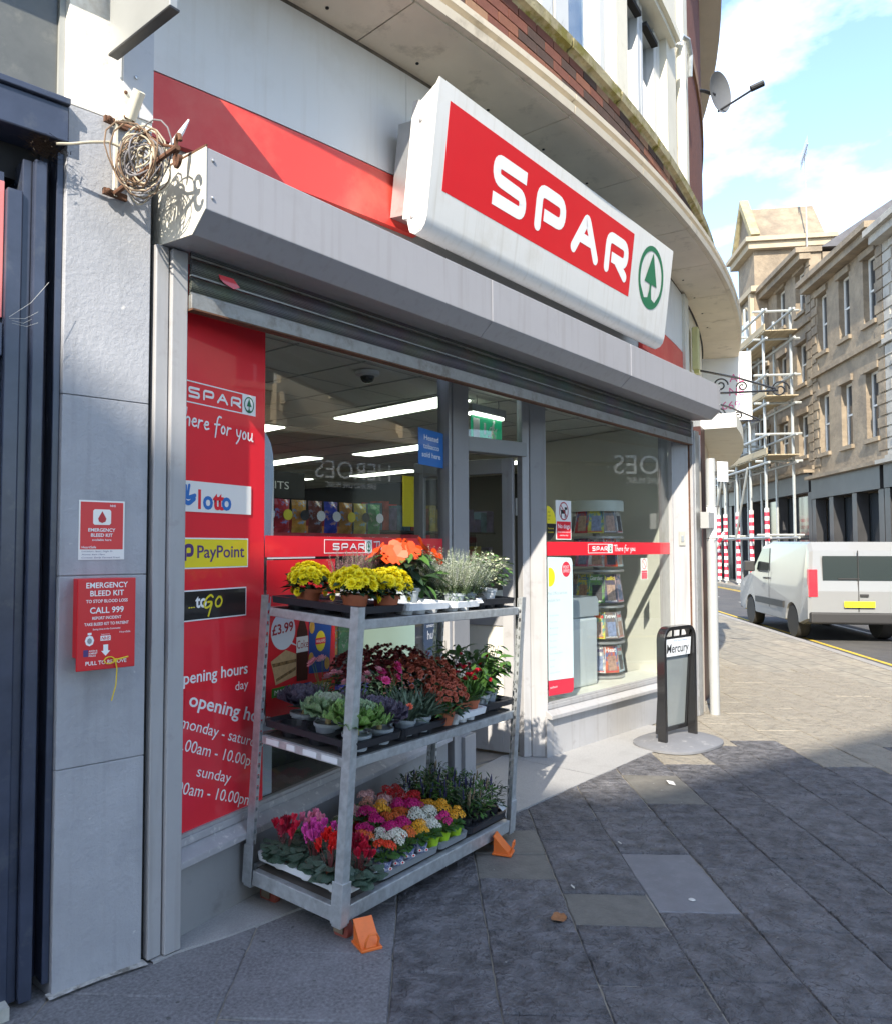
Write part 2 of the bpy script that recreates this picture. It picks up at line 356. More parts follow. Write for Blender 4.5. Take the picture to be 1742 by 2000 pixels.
# ------------------------------------------------------------------ the ground
FL = (.30,.30,.29)
pave_dark = mat('riven_slate', (.128,.127,.138), .6, var=.55, vs=11, dirt=(.215,.213,.228), ds=7, dlo=.48, dhi=.74, bump=1.0, bs=11, bd=.10, spec=.4, streak=(.055,.055,.06), ss=6, fleck=FL, fl=.73)
pave_mid = mat('riven_slate_light', (.148,.147,.158), .58, var=.5, vs=10, dirt=(.235,.23,.245), ds=6, dlo=.46, dhi=.75, bump=1.0, bs=13, bd=.09, spec=.4, streak=(.07,.07,.075), ss=5, fleck=FL, fl=.72)
pave_olive = mat('olive_slab', (.145,.138,.122), .65, var=.2, vs=12, dirt=(.17,.16,.14), ds=14, dlo=.5, dhi=.8, bump=.5, bs=50, bd=.012, fleck=FL, fl=.73)
pave_smooth = mat('smooth_grey_slab', (.168,.170,.185), .5, var=.12, vs=8, dirt=(.21,.21,.23), ds=16, dlo=.55, dhi=.8, bump=.3, bs=80, bd=.008, fleck=FL, fl=.74)
pave_conc = mat('grainy_concrete', (.172,.17,.178), .7, var=.45, vs=70, dirt=(.24,.24,.25), ds=5, dlo=.46, dhi=.85, bump=.6, bs=160, bd=.006, fleck=(.08,.08,.08), fs=18, fl=.70)
pave_sun_tone = mat('sun_tone_slab', (.30,.27,.22), .6, var=.22, vs=6, dirt=(.27,.245,.20), ds=6, dlo=.48, dhi=.75, bump=.9, bs=14, bd=.05, streak=(.17,.155,.13), ss=6, fleck=FL, fl=.73)  # sunlight on the far slabs put into their colour
joint = mat('dark_joint', (.035,.034,.033), .9, var=.3, vs=20)
asphalt = mat('asphalt', (.075,.075,.078), .8, var=.2, vs=4, dirt=(.11,.108,.1), ds=.6, dlo=.45, dhi=.8, bump=.4, bs=120, bd=.005)
granite = mat('granite_strip', (.33,.33,.33), .5, var=.2, vs=150, dirt=(.25,.25,.25), ds=5, dlo=.52, dhi=.82, bump=.15, bs=120, bd=.002)
yel = mat('road_yellow', (.62,.44,.05), .7, var=.1, vs=10, dirt=(.3,.25,.12), ds=8, dlo=.55, dhi=.7)
rdwhite = mat('road_white', (.55,.55,.52), .7, var=.1, vs=10, dirt=(.3,.3,.28), ds=6, dlo=.5, dhi=.7)
# one sheet to the horizon
struct('ground', MB().quad((-400,-400,-.16),(400,-400,-.16),(400,400,-.16),(-400,400,-.16)), asphalt)
RD = Matrix.Translation((17.0, 2.95, 0)) @ Matrix.Rotation(R(32), 4, 'Z')      # near kerb line: local x along the street, local -y into the road
def rd(x, y, z): return RD @ Vector((x, y, z))
road = MB(); road.quad(rd(-45,-4.2,-.12), rd(70,-4.2,-.12), rd(70,0,-.12), rd(-45,0,-.12)); struct('road', road, asphalt)
def strip_line(name, x0, x1, y0, y1, m, lab):
    struct(name, MB().quad(rd(x0,y0,-.116), rd(x1,y0,-.116), rd(x1,y1,-.116), rd(x0,y1,-.116)), m)
strip_line('yellow_line', -45, 60, -.30, -.22, yel, ''); strip_line('yellow_line', -45, 60, -.52, -.44, yel, '')
strip_line('yellow_line', -45, 60, -4.0, -3.92, yel, ''); strip_line('yellow_line', -45, 60, -3.82, -3.74, yel, '')
for i in range(9): strip_line('road_marking', -20+i*6.0, -16.5+i*6.0, -2.15, -2.05, rdwhite, '')
# pavement on our side: base with slabs laid on it
pv = MB()
pts = [(-45,0), (70,0), (70,60), (-45,60)]
P0 = [rd(-45,-.0,0), rd(70,-.0,0)]
pv.add([(*rd(-45,0,0).xy,-.008),(*rd(70,0,0).xy,-.008),(*rd(70,70,0).xy,-.008),(*rd(-45,70,0).xy,-.008)], [(0,1,2,3)])
def slab_pattern():
    m = bpy.data.materials.new('far_slabs'); m.use_nodes = True; n = m.node_tree; L = n.links; b = n.nodes['Principled BSDF']; b.inputs['Roughness'].default_value = .62
    t = n.nodes.new('ShaderNodeTexCoord'); q = n.nodes.new('ShaderNodeMapping'); q.inputs['Rotation'].default_value = (0,0,-PA); br = n.nodes.new('ShaderNodeTexBrick')
    br.inputs['Scale'].default_value = 1.0; br.inputs['Brick Width'].default_value = .58; br.inputs['Row Height'].default_value = .39; br.inputs['Mortar Size'].default_value = .008; br.inputs['Mortar Smooth'].default_value = .2
    br.inputs['Color1'].default_value = (.31,.28,.225,1); br.inputs['Color2'].default_value = (.24,.225,.19,1); br.inputs['Mortar'].default_value = (.10,.09,.08,1)  # same sunlit tone put into the base colour
    z = n.nodes.new('ShaderNodeTexNoise'); z.inputs['Scale'].default_value = 8; z.inputs['Detail'].default_value = 8; k = n.nodes.new('ShaderNodeBump'); k.inputs['Strength'].default_value = .8; k.inputs['Distance'].default_value = .03
    x = n.nodes.new('ShaderNodeMix'); x.data_type = 'RGBA'; x.blend_type = 'OVERLAY'; x.inputs['Factor'].default_value = .55
    L.new(t.outputs['Object'], q.inputs['Vector']); L.new(q.outputs[0], br.inputs['Vector']); L.new(t.outputs['Object'], z.inputs['Vector']); L.new(br.outputs['Color'], x.inputs[6]); L.new(z.outputs['Fac'], x.inputs[7]); L.new(x.outputs[2], b.inputs['Base Color'])
    L.new(z.outputs['Fac'], k.inputs['Height']); L.new(k.outputs[0], b.inputs['Normal']); return m
PA = R(38.4)
pavement = struct('pavement', pv, slab_pattern())
kerb = MB()
for i in range(60): kerb.box(-24+i*.9, -24+i*.9+.89, .0, .14, -.15, .0, RD)
part('kerb_stone', kerb, mat('kerb_granite', (.30,.29,.28), .7, var=.12, vs=8, bump=.3, bs=60), pavement, kind='stuff')
far = MB(); far.add([rd(-45,-7.2,-.0), rd(70,-7.2,0), rd(70,-4.35,0), rd(-45,-4.35,0)], [(0,1,2,3)])
far.box(-45, 70, -4.35, -4.2, -.15, .0, RD)
struct('far_pavement', far, mat('far_paving', (.26,.24,.20), .75, var=.12, vs=2, dirt=(.2,.19,.17), ds=.8, bump=.3, bs=12))
# individual slabs; joints run at 38.4 degrees to the shopfront
PA = R(38.4); e1 = Vector((math.cos(PA), math.sin(PA))); e2 = Vector((-e1.y, e1.x))
qs = [-6.36,-5.97,-5.58,-5.19,-4.80,-4.41,-4.02,-3.63,-3.243,-2.85,-2.456,-2.08,-1.682,-1.295,-.90,-.30,.35,1.0]
fixed = {(-2.08,-1.682): [2.9,2.35,1.63,1.31,.64,.32,-.14,-.8], (-2.456,-2.08): [3.1,2.4,1.8,1.14,.46,-.1,-.75], (-2.85,-2.456): [3.3,2.6,1.97,1.42,.96,.3,-.3,-.9],
         (-3.243,-2.85): [3.6,2.9,2.27,1.76,1.1,.5,-.1,-.8], (-1.682,-1.295): [2.3,1.9,1.45,1.1,.78,.25,-.35,-.95], (-1.295,-.90): [2.2,1.55,1.1,.5,-.1,-.7]}
rng = random.Random(3)
sm_cache = 0
from mathutils import noise as mn
def slab(p0, p1, q0, q1, m, dz, fine):
    g = .002; a0, a1, b0, b1 = p0+g, p1-g, q0+g, q1-g; c = .0055
    na, nb_ = (14, 11) if fine else (2, 2); rel = 0 if m in (pave_smooth, pave_conc, pave_olive) else 1
    tl = [rng.uniform(-.0025,.0025) for _ in range(4)]; vs = []
    for j in range(nb_+1):
        for i in range(na+1):
            fi, fj = i/na, j/nb_; p = a0+c+(a1-a0-2*c)*fi; q = b0+c+(b1-b0-2*c)*fj; v = e1*p+e2*q
            h = dz + (tl[0]*(1-fi)+tl[1]*fi)*(1-fj) + (tl[3]*(1-fi)+tl[2]*fi)*fj
            if fine:
                k = mn.noise(Vector((v.x*5, v.y*5, .3)))*.004*rel + abs(mn.noise(Vector((v.x*15, v.y*8, 4))))*.009*rel; h += k
                if i in (0,na) or j in (0,nb_): v = v + e1*mn.noise(Vector((v.x*17,v.y*17,2)))*.004 + e2*mn.noise(Vector((v.x*17,v.y*17,7)))*.004; h -= .001
            vs.append((v.x, v.y, h))
    fs = [(j*(na+1)+i, j*(na+1)+i+1, (j+1)*(na+1)+i+1, (j+1)*(na+1)+i) for j in range(nb_) for i in range(na)]
    rim = [i for i in range(na+1)] + [j*(na+1)+na for j in range(1,nb_+1)] + [nb_*(na+1)+i for i in range(na-1,-1,-1)] + [j*(na+1) for j in range(nb_-1,0,-1)]
    n = len(vs); ctr = Vector((sum(v[0] for v in vs)/n, sum(v[1] for v in vs)/n)); k = len(rim)
    low = []
    for r_ in rim: x, y, z = vs[r_]; d = (Vector((x,y))-ctr).normalized()*c*1.1; low.append((x+d.x, y+d.y, z-c)); 
    vs += low + [(x, y, -.02) for x, y, z in low]
    for t in range(k): u = (t+1) % k; fs += [(rim[t], n+t, n+u, rim[u]), (n+t, n+k+t, n+k+u, n+u)]
    part('paving_slab', MB().add(vs, fs), m, pavement, smooth=fine)
nsl = 0
for qi in range(len(qs)-1):
    q0, q1 = qs[qi], qs[qi+1]
    if (q0,q1) in fixed: ps = fixed[(q0,q1)][::-1]
    else:
        ps = [-1.2 + rng.uniform(-.2,.2)]
    while ps[-1] < 7.4: ps.append(ps[-1] + rng.choice((.45,.55,.62,.70)))
    while ps[0] > -1.1: ps.insert(0, ps[0]-rng.choice((.45,.6)))
    for k in range(len(ps)-1):
        c = e1*((ps[k]+ps[k+1])/2) + e2*((q0+q1)/2)
        if c.x < -.1 and c.y < .6: pass
        elif c.y > (.12 if c.x > 5.9 else -.02) + max(0,(c.x-6.2))*.5 and not (c.y < .3 and c.x < 6): continue
        if (c - Vector((-1.87,-2.78))).dot(Vector((.752,.659))) < .4: continue
        # outside the frame on the right or left
        rel = c - Vector((-1.87,-2.78)); fz = rel.dot(Vector((.752,.659))); fx = rel.dot(Vector((.659,-.752)))
        if fx > fz*.66+.6 or fx < -fz*.5-.6: continue
        if nsl >= 292: continue
        r_ = rng.random(); m = pave_dark if r_ < .62 else pave_mid if r_ < .965 else pave_olive
        if q0 >= -1.29 and ps[k] < 1.05: m = pave_conc
        if fz > 6.0 and rng.random() < min(.97, .35+(fz-6.0)*.7)*(1 if c.y > -1.7 else .5): m = pave_sun_tone  # sunlit look by colour, more likely with distance
        if (q0,q1) == (-2.456,-2.08) and ps[k] == .46: m = pave_smooth
        if (q0,q1) == (-2.08,-1.682) and ps[k] == .32: m = pave_olive
        if (q0,q1) == (-1.682,-1.295) and ps[k] in (.78,1.1): m = pave_olive
        slab(ps[k], ps[k+1], q0, q1, m, rng.uniform(-.002,.002), fz < 6.4); nsl += 1
# shop threshold: pale granite strip and lobby floor
gs = MB()
edge = [(-.10,-.022),(.0,-.020),(.25,-.075),(.641,-.118),(1.5,-.150),(2.367,-.172),(3.40,-.205),(4.416,-.239),(5.2,-.262)]
tops = [.004,.006,.008,.008,.008,.008,.008,.006,.004]
inner = [(-.10,.0),(.0,.05),(.25,.10),(.641,.16),(1.5,.32),(2.367,.46),(3.40,.60),(4.416,.35),(5.2,.20)]
strip = bpy.data.objects.new('threshold', None); col.objects.link(strip); strip['kind'] = 'structure'
cuts = [0,3,5,6,8]
for a, b in zip(cuts[:-1], cuts[1:]):
    mb = MB()
    o = edge[a:b+1]; i = inner[a:b+1]; z = [.009]*len(o)
    n = len(o); g = .002
    vs = [(p[0]+(g if k == 0 else -g if k == n-1 else 0),p[1],.009) for k,p in enumerate(o)] + [(p[0]+(g if k == 0 else -g if k == n-1 else 0),p[1],.009) for k,p in enumerate(i)] + [(p[0],p[1],-.015) for p in o] 
    fs = [(k,k+1,n+k+1,n+k) for k in range(n-1)] + [(2*n+k,2*n+k+1,k+1,k) for k in range(n-1)]
    part('granite_slab', mb.add(vs, fs), granite, strip)

mb = MB(); mb.add([(-.49,.030,.010),(-.30,.012,.013),(-.12,-.024,.010),(-.12,.02,.016),(-.30,.04,.018),(-.49,.07,.016)], [(0,1,4,5),(1,2,3,4)])
part('mortar_fillet', mb, mat('mortar_fillet', (.40,.39,.37), .9, var=.35, vs=26, bump=.8, bs=60, dirt=(.16,.15,.13), ds=12, dlo=.5, dhi=.62), strip)
# ------------------------------------------------------------------ the shop building
shop = thing('shop_building', 'curved corner building with the grey and red convenience shopfront and cream ledge', 'building')
brickm = [mat('brick_a', (.17,.062,.042), .85, var=.2, vs=14, bump=.5, bs=70, bd=.005), mat('brick_b', (.21,.085,.052), .85, var=.2, vs=14, bump=.5, bs=70, bd=.005), mat('brick_c', (.075,.045,.036), .9, var=.3, vs=14, bump=.5, bs=70, bd=.005), mat('brick_d', (.30,.17,.10), .85, var=.2, vs=12, bump=.5, bs=70, bd=.005)]
mortar = mat('mortar', (.30,.25,.20), .9, var=.2, vs=20, bump=.4, bs=80)
moss = mat('mossy_coping', (.36,.32,.20), .9, var=.3, vs=9, dirt=(.19,.17,.04), ds=7, dlo=.46, dhi=.62, bump=.9, bs=45, bd=.012)
stonegrey = mat('grey_render', (.42,.42,.40), .85, var=.14, vs=120, bump=.4, bs=200, bd=.003)
# left pier of painted stone blocks, following the curve (front edge from (-.47,.053) to (-.134,.007))
pier = [(-.472,.053),(-.134,.007),(-.134,.36),(-.472,.36)]
zs = [0,.82,1.54,2.23,3.355,4.5]
for k in range(5):
    g = .0015
    mb = MB().prism(pier, lambda a,b,c: (a,b,c), zs[k]+(g if k else 0), zs[k+1]-g)
    part('stone_block', mb, greyw if k == 4 else greyp, shop, bevel=.0025)
part('pier_core', MB().prism([(-.465,.062),(-.14,.018),(-.14,.35),(-.465,.35)], lambda a,b,c:(a,b,c), 0, 7), greyp, shop)
part('side_panel', MB().prism([(-.262,.017),(-.136,-.001),(-.136,.012),(-.262,.028)], lambda a,b,c:(a,b,c), 3.40, 4.5), mat('grey_panel', (.56,.56,.57), .45, var=.04, vs=4, dirt=(.45,.45,.45), ds=9, dlo=.6, dhi=.75), shop)
for z in (3.56, 3.72, 3.99):
    sb = MB(); sb.lathe([(.008,0),(.008,.004),(.0,.006)], 8, (0,0,0), T((-.21,.008,z), 0, R(90))); part('screw', sb, alu, shop)
# wall behind the fascia and around the corner
wl = MB(); arcbox(wl, -9.6, 20, 19.4, 19.99, 3.0, 4.42); part('upper_wall', wl, stonegrey, shop)
wl = MB(); arcbox(wl, 10.3, 40, 19.4, 20.0, 0, 4.42); part('corner_wall', wl, creamw, shop)
# fascia panels: white with a red band, following the curve
for (t0, t1) in ((-9.03,-4.20),(-4.19,2.4),(2.41,8.7),(8.71,10.2)):
    fb = MB(); arcbox(fb, t0, t1, 19.995, 20.03, 3.765, 4.40); part('fascia_panel', fb, panelw, shop)
for (t0, t1) in ((-9.03,-3.95),(5.6,10.2)):
    fb = MB(); arcbox(fb, t0, t1, 19.995, 20.032, 3.463, 3.757); part('red_band', fb, redfade, shop)
fb = MB(); arcbox(fb, -9.03, 10.2, 19.99, 20.015, 3.757, 3.765); part('band_joint', fb, tarred, shop)
fb = MB(); arcbox(fb, 10.2, 10.9, 19.995, 20.06, 3.2, 4.40); part('fascia_end', fb, boxcream, shop)
for t in (-6.2,-1.2,3.6):
    fb = MB(); arcbox(fb, t, t+.02, 20.0, 20.0305, 3.77, 4.39); 
# roller shutter box
prof = [(-.30,3.215),(-.30,2.968),(-.215,2.888),(.0,2.902),(.18,2.902),(.18,3.25),(.0,3.25)]
joints = [-.083, 1.93, 3.86, 5.925]
pb = [(y, z) for y, z in prof]
for k in range(3):
    mb = MB().prism(pb[::-1], lambda a,b,c: (c,a,b), joints[k]+(.001 if k else 0), joints[k+1]-.001)
    part('shutter_box', mb, boxgrey, shop, bevel=.004)
mb = MB().prism([(y-.002 if i in (0,1) else y, z) for i,(y,z) in enumerate(pb)][::-1], lambda a,b,c: (c,a,b), -.088, -.0835); part('box_end_plate', mb, boxcream, shop)
part('box_end_edge', MB().box(-.0895,-.082,-.303,.18,3.216,3.224), rust, shop)
for x in (-.055, 5.89):
    for z in (3.17, 3.02):
        sb = MB(); sb.lathe([(.007,0),(.007,.003),(.003,.006),(0,.006)], 8, (0,0,0), T((x,-.301,z), 0, R(90))); part('screw', sb, alu, shop)
sb = MB(); sb.box(-.083,5.925,-.302,-.3005,3.19,3.193)
# roller shutter: perforated slats and a bottom bar
def perf():
    m = bpy.data.materials.new('perforated_slat'); m.use_nodes = True; n = m.node_tree; L = n.links; b = n.nodes['Principled BSDF']
    t = n.nodes.new('ShaderNodeTexCoord'); mpn = n.nodes.new('ShaderNodeMapping'); mpn.inputs['Rotation'].default_value = (R(90),0,0)
    v = n.nodes.new('ShaderNodeTexVoronoi'); v.inputs['Scale'].default_value = 150; v.inputs['Randomness'].default_value = 0.0; v.voronoi_dimensions = '2D'
    r = n.nodes.new('ShaderNodeValToRGB'); r.color_ramp.elements[0].position = .30; r.color_ramp.elements[1].position = .36
    r.color_ramp.elements[0].color = (.012,.012,.012,1); r.color_ramp.elements[1].color = (.21,.20,.185,1)
    L.new(t.outputs['Object'], mpn.inputs['Vector']); L.new(mpn.outputs[0], v.inputs['Vector']); L.new(v.outputs['Distance'], r.inputs['Fac'])
    z = n.nodes.new('ShaderNodeTexNoise'); z.inputs['Scale'].default_value = 4; z.inputs['Detail'].default_value = 6
    mm = n.nodes.new('ShaderNodeMix'); mm.data_type = 'RGBA'; mm.blend_type = 'MULTIPLY'; mm.inputs['Factor'].default_value = .7
    L.new(t.outputs['Object'], z.inputs['Vector']); L.new(r.outputs['Color'], mm.inputs[6]); L.new(z.outputs['Color'], mm.inputs[7])
    L.new(mm.outputs[2], b.inputs['Base Color']); b.inputs['Roughness'].default_value = .55; b.inputs['Metallic'].default_value = .4
    return m
PERF = perf()
barm = mat('shutter_bar', (.30,.30,.29), .5, .6, var=.12, vs=14, dirt=(.17,.15,.13), ds=12, dlo=.5, dhi=.75, bump=.2, bs=60, bd=.002)
shut = obj('roller_shutter', MB().box(.03,5.86,-.034,-.02,2.94,3.05).mesh('roller_shutter', dkm := darkm), shop)
n = 10
for k in range(4):
    z0 = 2.722 + k*.078; mb = MB(); pr = [(-.030 - .012*math.sin(math.pi*j/n), z0 + .004 + .066*j/n) for j in range(n+1)]
    mb.prism(pr + [(-.022, z0+.07),(-.022, z0+.004)], lambda a,b,c: (c,a,b), .035, 5.852); part('slat', mb, PERF, shut, smooth=True)
    mb = MB().box(.035,5.852,-.036,-.020,z0-.004,z0+.004); part('slat_hinge', mb, barm, shut)
part('bottom_bar', MB().box(.033,5.855,-.044,-.018,2.655,2.716), barm, shut, bevel=.003)
part('bottom_lip', MB().box(.033,5.855,-.052,-.004,2.648,2.655), rust, shut)
part('red_sticker', MB().add([(.169,-.0446,2.835),(.248,-.0446,2.837),(.285,-.0446,2.806),(.254,-.0446,2.790),(.20,-.0446,2.804),(.176,-.0446,2.818)][::-1], [(0,1,2,3,4,5)]), red, shut)
# guide rails and end channels
part('black_gap', MB().box(-.134,-.112,.03,.2,0,3.3), tarred, shop)
part('guide_rail', MB().box(-.112,-.052,-.004,.10,.012,2.90), greym, shop, bevel=.004)
part('guide_rail', MB().box(-.047,.030,-.022,.16,.012,2.895), greym, shop, bevel=.004)
part('guide_rail', MB().box(5.852,5.895,-.045,.16,.004,2.888), greym, shop, bevel=.004)
part('guide_rail', MB().box(5.90,6.02,-.055,.2,.004,2.80), alu, shop, bevel=.006)
part('corner_pier', MB().box(6.024,6.16,-.02,.4,.0,2.78), mat('painted_pier', (.52,.49,.44), .6, var=.06, vs=4, dirt=(.60,.40,.12), ds=1.7, dlo=.58, dhi=.64, bump=.2, bs=30), shop)
part('rail_gap', MB().box(5.836,5.850,-.02,.16,.004,2.888), rust, shop)
part('end_jamb', MB().prism([(5.725,.112),(5.834,-.008),(5.834,.25),(5.735,.25)], lambda a,b,c:(a,b,c), 0, 2.9), greym, shop)
sw = MB().box(-.03,.03,-.012,0,1.66,1.80); so = part('key_switch', sw, mat('switch_grey', (.33,.33,.30), .5), shop, T((5.785,.045,0), R(-47)), bevel=.003)
part('switch_button', MB().box(-.012,.012,-.018,-.012,1.70,1.76), alu, so)

# glazed panes set back to either side of the door
AL, AR = R(9.87), R(-4.97)
def pane_root(name, loc, a): 
    o = bpy.data.objects.new(name, None); col.objects.link(o); o.parent = shop; o.location = loc; o.rotation_euler = (0,0,a); return o
wl_ = pane_root('shop_window', (.038,.061,0), AL); wr_ = pane_root('shop_window', (3.598,.30,0), AR)
def window(o, x0, x1, frameL, frameR):
    part('stall_riser', MB().box(x0-.02, x1+.02, 0, .10, .0, .325), mat('riser_grey', (.27,.275,.28), .5, var=.07, vs=3, dirt=(.17,.17,.17), ds=6, dlo=.56, dhi=.8, bump=.15, bs=24, bd=.004) if o is wl_ else greym, o)
    part('sill', MB().prism([(-.045,.306),(-.045,.335),(.012,.372),(.10,.372),(.10,.306)], lambda a,b,c:(c,a,b), x0-.015, x1+.01), sillm if o is wl_ else greym, o, bevel=.003)
    part('frame_rail', MB().box(x0-.01, x1+.005, .004, .075, .374, .408), sillm if o is wl_ else greym, o, bevel=.003)
    part('glazing_bead', MB().box(x0, x1, .010, .034, .409, .424), greym, o)
    part('pane', MB().box(x0, x1, .028, .036, .424, 2.95), GLASS, o)
    if frameL: part('frame_stile', MB().box(x0-.05, x0-.001, -.01, .075, .325, 2.96), greym, o, bevel=.003)
    if frameR: part('frame_stile', MB().box(x1+.001, x1+.045, -.01, .075, .325, 2.96), greym, o, bevel=.003)
window(wl_, -.0, 2.53, False, False); window(wr_, .0, 2.125, False, True)
# mullions and door
part('mullion', MB().prism([(2.548,.475),(2.59,.482),(2.59,.56),(2.548,.552)], lambda a,b,c:(a,b,c), .325, 2.96), greym, shop, bevel=.003)
part('mullion', MB().prism([(2.594,.47),(2.84,.512),(2.885,.555),(2.885,.66),(2.594,.61)], lambda a,b,c:(a,b,c), .012, 2.96), greymid, shop, bevel=.004)
part('mullion_base', MB().prism([(2.70,.455),(2.875,.485),(2.875,.62),(2.70,.60)], lambda a,b,c:(a,b,c), .012, .30), greymid, shop, bevel=.003)
part('mullion', MB().prism([(3.522,.398),(3.594,.300),(3.63,.33),(3.63,.45),(3.54,.47)], lambda a,b,c:(a,b,c), .012, 2.96), greym, shop, bevel=.004)
part('mullion', MB().prism([(3.468,.44),(3.519,.405),(3.536,.47),(3.49,.50)], lambda a,b,c:(a,b,c), .012, 2.96), greym, shop, bevel=.004)
ang = math.atan2(.425-.555, 3.50-2.885); dl = math.hypot(.615,.13)
door = pane_root('door_frame', (2.885,.560,0), ang)
part('transom', MB().box(.0, dl, -.02, .08, 2.365, 2.475), mat('transom_grey', (.26,.26,.26), .45, var=.05, vs=5), door, bevel=.004)
part('pane', MB().box(0, dl, .026, .034, 2.475, 2.96), GLASS, door)
leaf = bpy.data.objects.new('door', None); col.objects.link(leaf); leaf.parent = shop; leaf.location = (3.47,.52,0); leaf.rotation_euler = (0,0,R(100))
for (x0,x1,z0,z1) in ((0,.09,.03,2.36),(.80,.89,.03,2.36),(.09,.80,.03,.26),(.09,.80,2.24,2.36),(.09,.80,1.02,1.12)):
    part('door_rail', MB().box(x0,x1,-.025,.025,z0,z1), greymid if z0 > 1 else greym, leaf, bevel=.003)  # upper rails darker, their shade put into the colour
part('pane', MB().box(.09,.80,-.004,.004,1.12,2.24), GLASS, leaf); part('kick_panel', MB().box(.09,.80,-.012,.012,.26,1.02), boxcream, leaf)
for z in (.25,1.9): 
    hb = MB(); hb.tube([(-.012,-.03,z),(-.012,-.03,z+.14)], .011, 8); hb.box(-.01,.05,-.032,-.027,z+.01,z+.13); part('hinge', hb, alu, leaf)

# cream ledge: moulded stones with soffit slabs
lp = [(20.02,4.425),(20.455,4.42),(20.455,4.43),(20.495,4.43),(20.505,4.475),(20.47,4.485),(20.465,4.505),(20.505,4.52),(20.51,4.552),(20.44,4.566),(20.2,4.62),(20.02,4.62)]
js = [-20,-16.2,-12.6,-9.0,-5.27,-1.12,1.93,5.3,8.1,11.1,14.0,16.9,20,24,28]
for a, b in zip(js[:-1], js[1:]):
    mb = MB(); arcprof(mb, a+.012, b-.012, lp, 1.0); part('ledge_stone', mb, cream, shop)
mb = MB(); arcprof(mb, -20, 28, [(20.0,4.43),(20.44,4.43),(20.44,4.54),(20.0,4.6)], 1.5); part('ledge_joint', mb, darkm, shop)
for t in [x*1.9-8 for x in range(13)]:
    mb = MB(); p = arc(t, 20.12, 4.4185); mb.lathe([(.010,0),(.010,.008)], 8, p); part('soffit_hole', mb, tarred, shop)
mb = MB(); arcprof(mb, -9, 10.6, [(20.0,4.40),(20.028,4.40),(20.028,4.424),(20.0,4.424)], 1.5); part('ledge_bead', mb, mat('dark_bead', (.16,.14,.11), .9, var=.4, vs=14), shop)  # dark bead where the soffit meets the fascia
# brick band above the ledge, brick by brick
mb = MB(); arcbox(mb, -20, 28, 19.6, 20.185, 4.60, 5.19); part('brick_backing', mb, mortar, shop)
bc = {}
rb = random.Random(5); nb = 0
bl = math.degrees(.225/20.2); bw = math.degrees(.215/20.2)
for c in range(4):
    z0 = 5.115 - c*.075; t = -9.0 + (.5*bl if c % 2 else 0)
    while t < 11:
        m = rb.choice((0,0,1,2,2,3) if t > -3 else (0,1,2,2)); 
        if m not in bc: bc[m] = MB().box(-.1075,.1075,-.014,.05,0,.065).mesh('brick', brickm[m])
        p = arc(t, 20.19, z0); obj('brick', bc[m], shop, T((p.x,p.y,z0), R(t), rb.uniform(-.01,.01), rb.uniform(-.01,.01)))
        t += bl; nb += 1
# mossy coping under the windows
cj = [-20,-15,-10.5,-6.2,-1.9,.15,2.55,5.1,8.9,13,18,24]
for a, b in zip(cj[:-1], cj[1:]):
    mb = MB(); arcprof(mb, a+.03, b-.03, [(19.95,5.17),(20.20,5.165),(20.215,5.19),(20.25,5.20),(20.26,5.265),(20.20,5.30),(19.95,5.31)], 1.0); part('coping_stone', mb, moss, shop)
spk = MB(); rb = random.Random(2)
for k in range(1500):
    t = rb.uniform(-9,10.5); p = arc(t, rb.uniform(20.05,20.25), 5.29); h = rb.uniform(.02,.07); a = rb.uniform(0,6.28)
    spk.add([(p.x-.0025,p.y,p.z),(p.x+.0025,p.y,p.z),(p.x+.02*math.cos(a),p.y+.02*math.sin(a),p.z+h)], [(0,1,2)])
part('bird_spikes', spk, alu, shop, kind='stuff')
# upper wall, windows and pilasters
pane_up = mat('net_curtain', (.62,.66,.68), .8, var=.1, vs=3)
def arcpart(name, t0, t1, r0, r1, z0, z1, m, parent=shop):
    mb = MB(); arcbox(mb, t0, t1, r0, r1, z0, z1, 1.5); return part(name, mb, m, parent)
arcpart('upper_brickwork', -20, -8.5, 19.5, 20.02, 5.31, 9.5, brickm[0]); arcpart('upper_brickwork', 11.2, 30, 19.5, 20.05, 5.31, 11, brickm[0])
arcpart('upper_back_wall', -20, 30, 19.2, 19.6, 5.31, 11, creamw)
arcpart('upper_wall_top', -20, 11.2, 19.5, 20.05, 8.2, 11, creamw)
pvc = mat('white_window_frame', (.60,.61,.60), .35, var=.03, vs=5)
def upwin(t0, t1, muls, z0=5.32, z1=8.2, trans=6.62, opens=()):
    fr = bpy.data.objects.new('upper_window', None); col.objects.link(fr); fr.parent = shop
    arcpart('pane', t0, t1, 19.93, 19.938, z0+.05, z1, GLASS_UP, fr)
    arcpart('frame', t0, t1, 19.90, 20.0, z0, z0+.09, pvc, fr); arcpart('frame', t0, t1, 19.90, 20.0, trans, trans+.07, pvc, fr)
    for a, b in muls: arcpart('frame', a, b, 19.89, 20.008, z0+.001, z1, pvc, fr)
    for a, b in opens: arcpart('opening_sash', a, b, 19.99, 20.05, trans-.02, trans+.02, tarred, fr)
    cu = MB(); n = 26
    for i in range(n):
        a = t0 + (t1-t0)*i/n; arcbox(cu, a, a+(t1-t0)/n*.8, 19.62+.04*(i % 2), 19.66+.04*(i % 2), z0, z1)
    part('curtain', cu, pane_up, fr)
upwin(-8.4, 3.72, [(-8.4,-7.7),(-4.4,-3.8),(-1.3,-.9),(.14,.62),(.75,1.35),(3.05,3.35),(3.42,3.72)])
upwin(4.5, 7.95, [(4.5,4.66),(5.75,5.98),(6.02,6.2),(7.3,7.62),(7.65,7.95)], opens=((4.7,5.75),(6.2,7.3)))
arcpart('pilaster', 3.72, 4.5, 19.6, 20.06, 5.31, 8.2, creamw)
